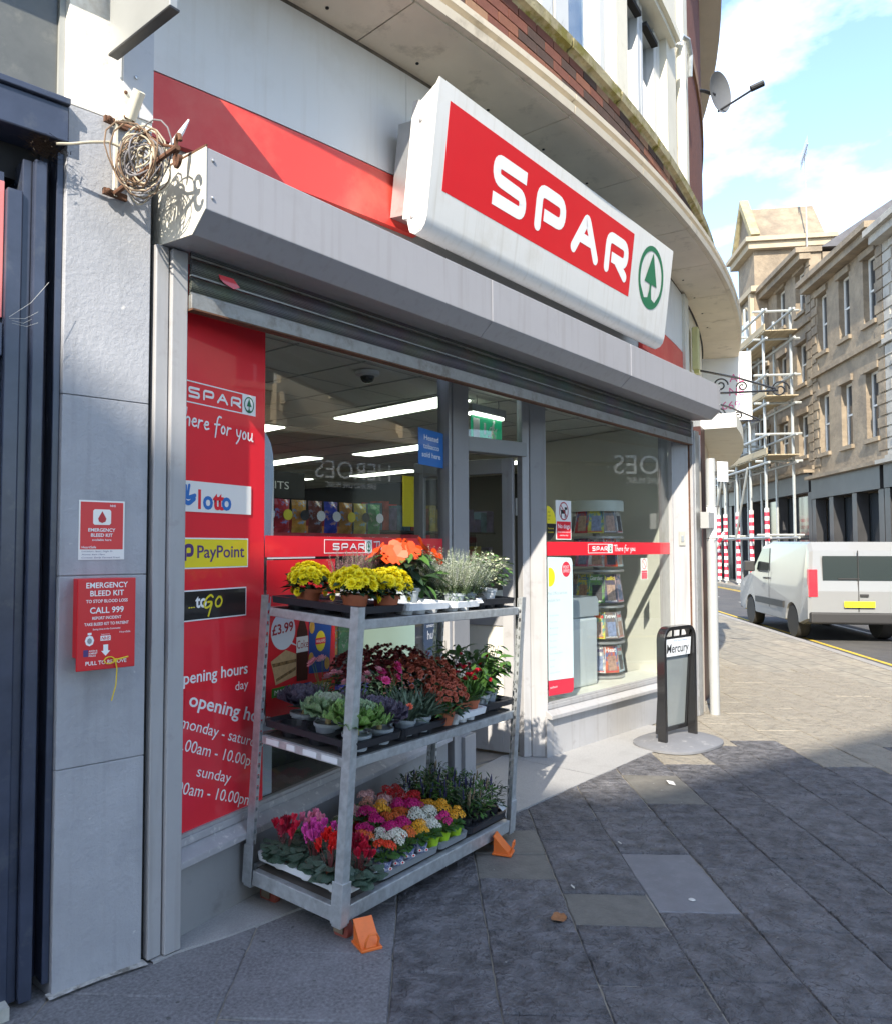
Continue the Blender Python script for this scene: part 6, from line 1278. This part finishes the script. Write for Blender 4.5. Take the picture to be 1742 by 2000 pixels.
nbx('pink_panel', -1.5,-.207,.045,.06,2.49,3.0, mat('pink_red_panel', (.62,.20,.20), .4, var=.04, vs=4), bevel=.002); nbx('panel_frame', -1.5,-.206,.061,.25,2.47,3.04, slate)
nbx('cross_rail', -1.5,-.206,.03,.25,2.345,2.468, slate, bevel=.004); nbx('letter_slot', -1.5,-.212,.10,.25,2.29,2.344, darkm); nbx('door_panel', -1.5,-.206,.05,.25,.08,2.29, navy)
nbx('beam', -1.6,-.003,-.03,.30,3.185,3.325, slate, bevel=.006); nbx('beam_cap', -1.6,-.003,-.045,.30,3.326,3.352, slate, bevel=.004); nbx('beam_recess', -1.6,-.004,.12,.30,3.05,3.184, darkm)
nbx('glazed_sign', -1.6,-.028,.05,.07,3.353,4.6, mat('dirty_glass_sign', (.115,.12,.115), .25, var=.15, vs=6, dirt=(.19,.19,.17), ds=7, dlo=.55, dhi=.75)); nbx('sign_edge', -.027,-.004,.03,.30,3.353,4.6, mat('sign_edge_grey', (.33,.34,.33), .5, var=.1, vs=8))
nbx('sign_top', -1.6,-.02,-.10,.05,3.90,4.05, darkm)
nbx('base_block', -1.5,-.155,-.04,.30,0,.045, mat('broken_stone', (.42,.42,.38), .85, var=.2, vs=14, bump=.8, bs=40, dirt=(.22,.36,.28), ds=3, dlo=.6, dhi=.66))
nbx('upper_wall', -4,-.004,.08,.5,4.6,10, creamw); nbx('back_wall', -6,-.03,.31,.6,0,4.6, navy)
ne = thing('bird_nest', 'scruffy dark bird nest tucked under the grey beam at the left', 'nest', (-.545,.02,3.12)); rn = random.Random(9); mb = MB()
for k in range(420):
    a = rn.uniform(0,6.28); p = Vector((rn.gauss(-.02,.028),rn.gauss(0.02,.02),rn.gauss(.02,.016))); d = Vector((math.cos(a),math.sin(a)*.6,rn.uniform(-.5,.5)))*rn.uniform(.008,.022); t_ = d.cross(Vector((0,0,1))).normalized()*.0012; mb.add([p-d-t_,p-d+t_,p+d+t_,p+d-t_],[(0,1,2,3)])
part('twigs', mb, mat('nest_twigs', (.05,.035,.022), .9, var=.5, vs=80), ne, kind='stuff')
co = thing('cobweb', 'dusty grey cobweb strands across the dark blue frame', 'cobweb'); mb = MB()
for (a, b) in (((-.70,-.005,2.46),(-.56,-.005,2.62)),((-.70,-.005,2.455),(-.60,-.01,2.50)),((-.69,-.005,2.44),(-.60,-.01,2.46)),((-.69,-.005,2.45),(-.62,-.005,2.47))): mb.tube([a, tuple((Vector(a)+Vector(b))/2+Vector((.005,0,-.012))), b], .0007, 4, False)
part('strands', mb, mat('cobweb_grey', (.5,.5,.48), .9), co)

# ------------------------------------------------------------------ next shop round the corner
nx_ = thing('next_shop_canopy', 'white box canopy with beige underside round the corner past the grey pole', 'canopy')
mb = MB(); arcbox(mb, 11.5, 30, 20.0, 20.5, 2.97, 3.12); part('canopy_box', mb, creamw, nx_); mb = MB(); arcbox(mb, 11.44, 11.49, 20.0, 20.505, 2.965, 3.125); part('end_board', mb, panelw, nx_)
mb = MB(); mb.box(6.165,6.98,.26,.34,2.97,3.10); part('link_beam', mb, MATS['pole_grey'], nx_)
mb = MB(); arcbox(mb, 10.6, 11.4, 20.0, 20.18, 0, 2.96); part('maroon_panel', mb, mat('maroon_panel', (.045,.012,.012), .4), nx_)
mb = MB(); arcbox(mb, 12, 30, 20.002, 20.06, 0, 2.95); part('shop_wall', mb, cream, nx_)
tb = thing('letting_board', 'white letting agent board with pink phone number hanging off the curved corner', 'board', M=T((9.84,1.2,0), R(-67)))
part('board', MB().box(0,.66,-.02,.02,3.5,4.5), whitep, tb); pk = mat('pink_print', (.66,.12,.28), .5)
for k, s in enumerate(('','AL','NE','26691')): (text(s, .56, 4.26-k*.2, .12, pk, tb, -.0215, align='R') if s else None)
ib = thing('scroll_bracket', 'black wrought iron scroll bracket over the canopy at the corner', 'bracket', M=T((8.0,.62,0), R(-64)))
mb = MB(); mb.tube([(0,0,3.56),(.9,0,3.56)], .014, 6); mb.tube([(0,0,3.86),(.45,0,3.74),(.88,0,3.58)], .014, 6); mb.tube([(0,0,3.20),(.70,0,3.20)], .012, 6); mb.tube([(0,0,3.50),(.35,0,3.38),(.68,0,3.21)], .012, 6); part('bars', mb, blackgl, ib)
def spi(cx, cz, r0, turns, d=1): return [(cx+d*r0*(1-k/30*.75)*math.cos(turns*6.28*k/30), 0, cz+r0*(1-k/30*.75)*math.sin(turns*6.28*k/30)) for k in range(31)]
for cx, cz, r0, d in ((.25,3.66,.09,1),(.50,3.63,.065,-1),(.92,3.57,.11,1),(.22,3.30,.08,1),(.45,3.27,.05,-1)): mb = MB(); mb.tube(spi(cx,cz,r0,1.4,d), .010, 6); part('scroll', mb, blackgl, ib)

# ------------------------------------------------------------------ the far side of the street
RB = Matrix.Translation((32.9,5.4,0)) @ Matrix.Rotation(R(32),4,'Z')        # local x along the row, +y towards the street
stA = mat('sandstone', (.25,.20,.14), .85, var=.22, vs=2.5, dirt=(.13,.105,.08), ds=.9, dlo=.45, dhi=.75, bump=.6, bs=6, bd=.05)
stB = mat('pale_sandstone', (.36,.30,.21), .85, var=.12, vs=2, dirt=(.33,.27,.18), ds=1.5, dlo=.55, dhi=.8, bump=.3, bs=8, bd=.03)
stC = mat('grey_stone', (.36,.34,.30), .85, var=.12, vs=2, dirt=(.22,.2,.18), ds=1.5, bump=.3, bs=8, bd=.03)
shopdk = mat('dark_shopfront', (.035,.035,.037), .45, var=.3, vs=1.5)
slateroof = mat('slate_roof', (.09,.09,.10), .7, var=.2, vs=3)
winw = mat('white_sash', (.66,.66,.63), .5)
paneg = mat('far_pane', (.03,.035,.04), .08, spec=.8)
def rb(o, name, x0, x1, y0, y1, z0, z1, m, **k): return part(name, MB().box(x0,x1,y0,y1,z0,z1), m, o, **k)
def house(name, label, x0, x1, h, m, storeys, bays, gf=4.3, shop=shopdk, depth=9, roof=True, quoins=True, fascia=None):
    o = thing(name, label, 'building', M=RB @ T((x0,0,0))); W_ = x1-x0
    bay = W_/bays; fh = (h-gf)/storeys; ww = min(1.25, bay*.45); wh_ = fh*.58
    # wall built from piers and spandrels so that windows are openings
    for b in range(bays+1):
        xa = 0 if b == 0 else bay*(b-.5)+ww/2; xb = W_ if b == bays else bay*(b+.5)-ww/2
        rb(o, 'wall', xa, xb, -.4, 0, gf, h, m)
    for s_ in range(storeys):
        zb = gf+fh*s_+fh*.22
        for b in range(bays):
            xc = bay*(b+.5); 
            rb(o, 'wall', xc-ww/2, xc+ww/2, -.4, 0, gf+fh*s_ if s_ == 0 else zb-fh+wh_, zb, m)
            if s_ == storeys-1: rb(o, 'wall', xc-ww/2, xc+ww/2, -.4, 0, zb+wh_, h, m)
            wf = MB(); t = .07
            wf.box(xc-ww/2,xc+ww/2,-.26,-.18,zb,zb+t); wf.box(xc-ww/2,xc+ww/2,-.26,-.18,zb+wh_-t,zb+wh_); wf.box(xc-ww/2,xc-ww/2+t,-.26,-.18,zb+t,zb+wh_-t); wf.box(xc+ww/2-t,xc+ww/2,-.26,-.18,zb+t,zb+wh_-t); wf.box(xc-ww/2+t,xc+ww/2-t,-.25,-.19,zb+wh_*.5-.03,zb+wh_*.5+.03); wf.box(xc-.025,xc+.025,-.25,-.195,zb+t,zb+wh_*.5-.03)
            f = part('window', wf, winw, o); part('pane', MB().box(xc-ww/2,xc+ww/2,-.235,-.22,zb,zb+wh_), paneg, f); part('sill', MB().box(xc-ww/2-.1,xc+ww/2+.1,-.02,.1,zb-.14,zb), m, f); part('lintel', MB().box(xc-ww/2-.12,xc+ww/2+.12,.001,.08,zb+wh_,zb+wh_+.22), m, f)
    rb(o, 'back_block', 0, W_, -depth, -.45, 0, h-.2, m)
    for s_ in range(storeys): rb(o, 'string_course', -.02, W_+.02, .001, .12, gf+fh*s_-.0, gf+fh*s_+.16, m)
    rb(o, 'cornice', -.05, W_+.05, .0015, .40, h-.45, h-.2, m); rb(o, 'cornice', -.1, W_+.1, -.4, .55, h-.199, h, m)
    # ground floor shopfront
    rb(o, 'shop_fascia', .1, W_-.1, -.1, .22, gf-.85, gf-.12, shop); rb(o, 'fascia_ledge', 0, W_, -.1, .42, gf-.119, gf-.0, m)
    for x in (.0, W_*.33, W_*.66, W_-.35): rb(o, 'shop_pilaster', x, x+.35, -.2, .16, 0, gf-.86, shop)
    rb(o, 'shop_glass', .36, W_-.36, -.30, -.25, .6, gf-.9, paneg); rb(o, 'stall_riser', .36, W_-.36, -.3, -.1, 0, .59, shop)
    if roof: part('roof', MB().prism([(-.4,h),(-depth,h),(-depth*.55,h+3.0)][::-1], lambda a,b,c:(c,a,b), 0, W_), slateroof, o)
    if quoins:
        q = MB(); k = 0; z = gf
        while z < h-.6: q.box(0,.55 if k % 2 else .38,.0012,.04,z,z+.30); q.box(W_-(.55 if k % 2 else .38),W_,.0012,.04,z,z+.30); z += .36; k += 1
        part('quoins', q, m, o, kind='stuff')
    return o
def scrolls(o, xs, z, m):
    for x in xs:
        mb = MB(); mb.tube([(x, .22+.16*math.cos(a*.5)*(1-a/26), z+.16*math.sin(a*.5)*(1-a/26)*2.0) for a in range(22)], .07, 6); mb.box(x-.14,x+.14,.0,.30,z-.5,z+.5); part('scroll_console', mb, m, o)
ho = house('bar_building', 'stone bar with dark HEROES fascia opposite the shop, seen reflected in the window', -27.5, -14.5, 13.5, stB, 2, 5, gf=4.45, shop=mat('bar_black', (.02,.021,.022), .4))
text('HEROES', 0, 0, .44, mat('bar_letters', (.62,.62,.60), .5), ho, w=2.25, M=T((27.5-19.95,.235,3.32), R(180))); text('BAR AND LIVE MUSIC', 0, 0, .14, MATS['bar_letters'], ho, w=1.5, M=T((27.5-20.4,.235,3.10), R(180)))
scrolls(ho, (4.35,8.05,.7,12.2), 4.95, stB)
house('terrace_building', 'pale stone terrace beside the bar, across the street', -14.45, -7.9, 11.5, stC, 2, 3)
house('terrace_building', 'tall grey stone terrace left of the tower building, across the street', 9.2, 21, 12.5, stB, 3, 5, gf=4.6)
house('terrace_building', 'distant stone terrace at the end of the street', 21.1, 40, 11.0, stC, 2, 7)
house('terrace_building', 'sunlit sandstone house to the right of the scaffolded one', -7.85, -2.1, 11.8, stA, 2, 3)
hs_ = house('tower_building', 'sandstone building with tall gabled turret behind scaffolding', -2.05, 9.15, 13.2, stA, 3, 5, gf=4.6)
# turret with gable (local x 4.6 .. 8.4)
rb(hs_, 'turret', 5.0, 7.4, -2.4, .55, 11.2, 15.0, stA); rb(hs_, 'turret_band', 4.8, 7.6, -2.6, .75, 13.1, 13.35, stB); rb(hs_, 'turret_cornice', 4.7, 7.7, -2.7, .85, 15.001, 15.3, stB); rb(hs_, 'turret_cornice', 4.55, 7.85, -2.85, 1.0, 15.301, 15.5, stB)
part('gable', MB().prism([(4.8,15.501),(7.6,15.501),(6.2,17.4)], lambda a,b,c:(a,c,b), -2.4, .6), stA, hs_); part('gable_coping', MB().prism([(4.55,15.6),(6.2,17.85),(7.85,15.6),(7.6,15.502),(6.2,17.45),(4.8,15.502)], lambda a,b,c:(a,c,b), .4, .78), mat('lichen_coping', (.30,.26,.15), .9, var=.3, vs=3), hs_)
for x in (5.1, 7.05): rb(hs_, 'turret_pilaster', x, x+.3, .551, .72, 11.2, 13.09, stB)
mb = MB(); mb.poly([(6.2+.55*math.cos(R(a)), .556, 12.1+.55*math.sin(R(a))) for a in range(0,181,15)][::-1] + [(5.65,.556,11.4),(6.75,.556,11.4)]); part('niche', mb, stC, hs_)
mb = MB(); mb.tube([(6.2+.62*math.cos(R(a)), .58, 12.1+.62*math.sin(R(a))) for a in range(0,181,15)], .09, 6); part('niche_arch', mb, stB, hs_)
ae = thing('roof_aerial', 'thin television aerial on the roof ridge by the turret', 'aerial', M=RB @ T((2.4,-1.5,0))); mb = MB(); mb.tube([(0,0,13.0),(0,0,19.0)], .03, 6); mb.tube([(-1.2,.3,18.9),(1.6,-.4,19.3)], .025, 6)
for k in range(9): x = -1.1+.3*k; mb.tube([(x,.28-.07*k,18.6+.04*k),(x,.28-.07*k,19.3+.04*k)], .012, 4)
part('aerial', mb, greymid, ae)
# sign boards on that building
sb_ = thing('white_sign', 'white shop sign board with THE P lettering behind the scaffold poles', 'sign', M=RB @ T((5.5,.62,0), R(180))); part('board', MB().box(0,2.6,-.06,.06,9.95,12.0), whitep, sb_); text('THE', .45, 11.3, .34, gp, sb_, -.065, w=1.0); text('P', .85, 10.4, .6, gp, sb_, -.065)
sb_ = thing('grey_sign', 'grey vertical sign with dark letters A V H behind the scaffolding', 'sign', M=RB @ T((5.2,.5,0), R(180))); part('board', MB().box(0,1.9,-.05,.05,5.5,9.0), mat('sign_grey', (.40,.42,.44), .5), sb_)
for k, s in enumerate('AVH'): text(s, .75, 8.2-k*1.05, .6, black, sb_, -.055)
sb_ = thing('shop_name', 'faded lettering on the dark fascia under the balcony', 'lettering', M=RB @ T((15.2,.235,0), R(180))); text('ICE BOX', 0, 3.98, .34, mat('dull_letters', (.15,.15,.14), .6), sb_, w=2.6)
# scaffolding
sf = thing('scaffolding', 'steel tube scaffolding with timber platforms in front of the sandstone turret building', 'scaffolding', M=RB)
tubem = mat('scaffold_tube', (.40,.42,.41), .5, .5, var=.1, vs=3); plank = mat('scaffold_board', (.34,.28,.18), .8, var=.2, vs=2, stretch=(.3,4,4)); tape_r = mat('tape_red', (.60,.03,.06), .5); tape_w = mat('tape_white', (.74,.72,.70), .5)
for x in (-2.0,-.05,1.9,3.85,5.0,5.9,7.3,8.6):
    for y in (.75, 1.75):
        part('standard', MB().tube([(x,y,0),(x,y,12.6 if x > 3 else 10.9)], .055, 6), tubem, sf)
        if y > 1:
            mr, mw = MB(), MB(); z = .1; k = 0
            while z < 3.0: (mr if k % 2 else mw).lathe([(.085,z),(.085,z+.16)], 8, (x,y,0)); z += .16; k += 1
            part('red_wrap', mr, tape_r, sf, kind='stuff'); part('white_wrap', mw, tape_w, sf, kind='stuff')
for z in (2.0,4.85,5.9,7.1,8.2,9.6,10.7):
    for y in (.75,1.75): part('ledger', MB().tube([(-2.6,y+.06,z),(9.1,y+.06,z)], .05, 6), tubem, sf)
    for x in (-2.0,1.9,5.9,8.6): part('transom', MB().tube([(x+.07,.4,z+.1),(x+.07,2.1,z+.1)], .05, 6), tubem, sf)
for z in (4.95,7.2,9.7):
    for j in range(5): part('board', MB().box(-2.6,9.1,.72+.23*j,.72+.23*j+.215,z+.16,z+.20), plank, sf)
    part('toe_board', MB().box(-2.6,9.1,1.86,1.90,z+.21,z+.45), plank, sf)
for (a, b) in (((5.9,1.85,2.0),(3.85,1.85,4.9)),((7.3,1.85,4.9),(5.4,1.85,7.1)),((3.85,1.85,9.6),(6.5,1.85,7.1)),((8.6,1.85,7.1),(7.3,1.85,9.6)),((1.9,1.85,2.0),(-.05,1.85,4.9))): part('brace', MB().tube([a, b], .05, 6), tubem, sf)
mr, mw = MB(), MB()
for k in range(9):
    p = Vector((3.85,1.8,2.3)).lerp(Vector((5.3,2.6,.4)), k/9); q = Vector((3.85,1.8,2.3)).lerp(Vector((5.3,2.6,.4)), (k+1)/9); (mr if k % 2 else mw).tube([p, q], .085, 8)
part('raking_shore', mr, tape_r, sf); part('raking_shore', mw, tape_w, sf)
# balcony and lamp on the next terrace, pavement board outside
bl_ = thing('balcony_railing', 'black iron balcony railing above the dark shopfront', 'railing', M=RB @ T((9.4,0,0))); mb = MB(); mb.tube([(0,.7,5.6),(11,.7,5.6)], .03, 6); mb.tube([(0,.7,4.75),(11,.7,4.75)], .03, 6)
for k in range(56): mb.tube([(.2*k,.7,4.75),(.2*k,.7,5.6)], .012, 4, False)
part('railing', mb, blackgl, bl_); part('balcony_floor', MB().box(0,11,.43,.75,4.60,4.72), stB, bl_)
lp_ = thing('globe_lamp', 'round globe lamp on a bracket over the dark shopfront', 'lamp', M=RB @ T((9.0,.9,4.55))); mb = MB(); mb.ico((0,0,0), .20, 1, 12, 8); part('globe', mb, mat('globe_cream', (.62,.56,.38), .3), lp_, smooth=True); part('arm', MB().tube([(0,-.7,.35),(0,-.2,.45),(0,0,.2)], .03, 6), blackgl, lp_)
oa = thing('pavement_board', 'orange framed pavement board with menu panels outside the far shops', 'pavement sign', M=RB @ T((10.6,1.1,0), R(180+12))); mb = MB()
for x in (-.42,.36): mb.box(x,x+.06,-.02,.02,.02,1.15, Matrix.Rotation(R(-12),4,'X'))
mb.box(-.36,.36,-.02,.02,1.09,1.15, Matrix.Rotation(R(-12),4,'X')); mb.box(-.36,.36,-.02,.02,.28,.34, Matrix.Rotation(R(-12),4,'X')); part('frame', mb, orangem, oa)
for k in range(3): part('menu_panel', MB().box(-.35,.35,-.012,.012,.36+.24*k,.57+.24*k, Matrix.Rotation(R(-12),4,'X')), (whitep, mat('menu_blue', (.25,.35,.45), .5), whitep)[k], oa)
for i, x in enumerate((10.0, 9.7)): 
    pp = thing('planter', ('dark planter box left of the orange board','dark planter box right of the orange board')[i], 'planter', M=RB @ T((12.6-3.6*i,.8,0))); part('box', MB().box(-.5,.5,-.25,.25,.0,.8), shopdk, pp)

# ------------------------------------------------------------------ parked white van (nose away, beside the near kerb)
vn = thing('parked_van', 'white panel van parked beyond the pavement with its wheel by the kerb', 'van', M=RD @ T((-3.5,-1.16,-.12)))
vw = mat('van_white', (.24,.25,.26), .25, var=.02, vs=2, coat=.5); vg_ = mat('van_glass', (.02,.03,.03), .05, spec=.8); vp = mat('van_black_plastic', (.03,.03,.032), .6)
# side profile, x forward (0 .. 4.4), z up
top = [(0.0,.42),(-.02,.95),(.06,1.70),(.20,1.86),(2.3,1.88),(2.75,1.82),(3.35,1.28),(3.55,1.18),(4.15,1.02),(4.32,.90),(4.36,.60),(4.30,.36)]
def arch(cx, r=.36): return [(cx+r*math.cos(R(a)), .32+r*math.sin(R(a))) for a in range(0,181,18)]
prof_ = top + [(4.05,.30)] + arch(3.55)+ [(3.15,.30),(1.25,.30)] + arch(.85) + [(.45,.30)]
def vx(a, b, c):
    k = 1-.10*max(0,(b-1.0))/.9; return (a, c*k, b)
n = len(prof_); mb = MB(); ys = [-.86,-.80,.80,.86]; 
vs = []
for yi, y in enumerate(ys):
    for a, b in prof_:
        s_ = 1.0 if yi in (1,2) else .985; vs.append(vx(2.17+(a-2.17)*(1 if yi in (1,2) else .985), .9+(b-.9)*(1 if yi in (1,2) else .96), y))
fs = []
for k in range(3): fs += [(k*n+i,k*n+(i+1) % n,(k+1)*n+(i+1) % n,(k+1)*n+i) for i in range(n)]
fs += [tuple(range(n-1,-1,-1)), tuple(3*n+i for i in range(n))]; part('body', mb.add(vs, fs), vw, vn)
for sy in (-1, 1):
    sw_ = MB().prism([(2.25,1.26),(3.30,1.26),(2.78,1.72),(2.30,1.74)], lambda a,b,c:vx(a,b,c), sy*.868, sy*.874); part('side_window', sw_, vg_, vn)
    part('side_moulding', MB().box(1.3,3.1,min(sy*.862,sy*.885),max(sy*.862,sy*.885),.55,.68), vp, vn); part('door_seam', MB().box(2.2,2.212,min(sy*.861,sy*.864),max(sy*.861,sy*.864),.5,1.24), vp, vn)
    mrr = MB().box(3.05,3.20,min(sy*.88,sy*1.10),max(sy*.88,sy*1.10),1.22,1.46); part('wing_mirror', mrr, vp, vn, bevel=.03)
    part('headlight', MB().prism([(4.00,.86),(4.33,.80),(4.30,.94),(4.05,1.0)], lambda a,b,c:vx(a,b,c), sy*.70, sy*.855), mat('headlamp', (.5,.5,.5), .1), vn); part('tail_light', MB().box(-.03,.06,min(sy*.70,sy*.85),max(sy*.70,sy*.85),.85,1.35), red, vn)
    for cx in (.85, 3.55):
        wq = bpy.data.objects.new('wheel', None); col.objects.link(wq); wq.parent = vn; wq.location = (cx, sy*.74, .32)
        mb = MB(); mb.lathe([(.20,-.10),(.30,-.11),(.32,-.07),(.32,.07),(.30,.11),(.20,.10)], 28, (0,0,0), Matrix.Rotation(R(90),4,'X')); part('tyre', mb, rubber, wq, smooth=True)
        mb = MB(); mb.lathe([(0,-.09),(.20,-.09),(.20,.09),(0,.09)], 20, (0,0,0), Matrix.Rotation(R(90),4,'X')); part('rim', mb, alu, wq)
part('windscreen', MB().prism([(2.80,1.79),(3.33,1.31),(3.345,1.32),(2.815,1.80)], lambda a,b,c:(a,c*.9,b), -.78, .78), vg_, vn); part('rear_window', MB().box(-.012,.0,-.6,.6,1.15,1.6), vg_, vn); part('front_bumper', MB().box(4.2,4.42,-.84,.84,.32,.58), vp, vn, bevel=.05); part('rear_bumper', MB().box(-.08,.05,-.84,.84,.36,.56), vp, vn, bevel=.03)
part('number_plate', MB().box(-.06,-.051,-.26,.26,.66,.77), yellow, vn)
part('rear_door_gap', MB().box(-.026,-.005,-.006,.006,.58,1.70), vp, vn); part('rear_handle', MB().box(-.05,-.021,-.16,-.02,.86,.90), vp, vn); part('rear_wiper', MB().box(-.03,-.014,-.02,.34,1.17,1.19), vp, vn)
for sy in (-1,1): part('door_handle', MB().box(2.30,2.46,min(sy*.86,sy*.90),max(sy*.86,sy*.90),1.08,1.12), vp, vn)

# ------------------------------------------------------------------ unseen blocks behind the viewpoint, shaped to cast the shade on the pavement
def block(name, label, pts, h, m):
    o = thing(name, label, 'building'); part('walls', MB().prism(pts, lambda a,b,c:(a,b,c), 0, h), m, o)
    P = [Vector((*p,0)) for p in pts]; n = len(P)
    for i in range(n):
        a, b = P[i], P[(i+1) % n]; L_ = (b-a).length; d = (b-a)/L_; nn = Vector((d.y,-d.x,0)); ang = math.atan2(d.y,d.x)
        part('shade_block_parapet', MB().box(0,L_,-.02,.25,h+.001,h+.02), stB, o, T(tuple(a), ang))
        k = 1.8
        while k < L_-1.5:
            for z in (1.2,5.2,8.8,12.4):
                if z+2 < h: f = part('window', MB().box(-.6,.6,-.05,.02,z,z+1.9), winw, o, T(tuple(a+d*k), ang)); part('pane', MB().box(-.5,.5,-.06,-.051,z+.1,z+1.8), paneg, f)
            k += 3.2
    return o
hB = 18.0
pale_ = mat('shade_block_render', (.60,.57,.50), .8, var=.06, vs=1, dirt=(.42,.40,.35), ds=.8)
xa = 2.976-1.28*hB; yb = -.545-.5*hB
block('shade_building', 'unseen block behind the viewpoint shaped to shade the near pavement', [(xa-10,yb-8),(xa+.249*8,yb-8),(xa,yb),(xa-.249*5,yb+5),(xa-10,yb+5)], hB, pale_)
block('shade_building', 'second unseen block behind the viewpoint shaped to shade the pavement', [(xa+2.1,yb-8),(xa+16,yb-12),(xa+16,yb-.29*16),(xa+.02,yb-.01)], hB, pale_)
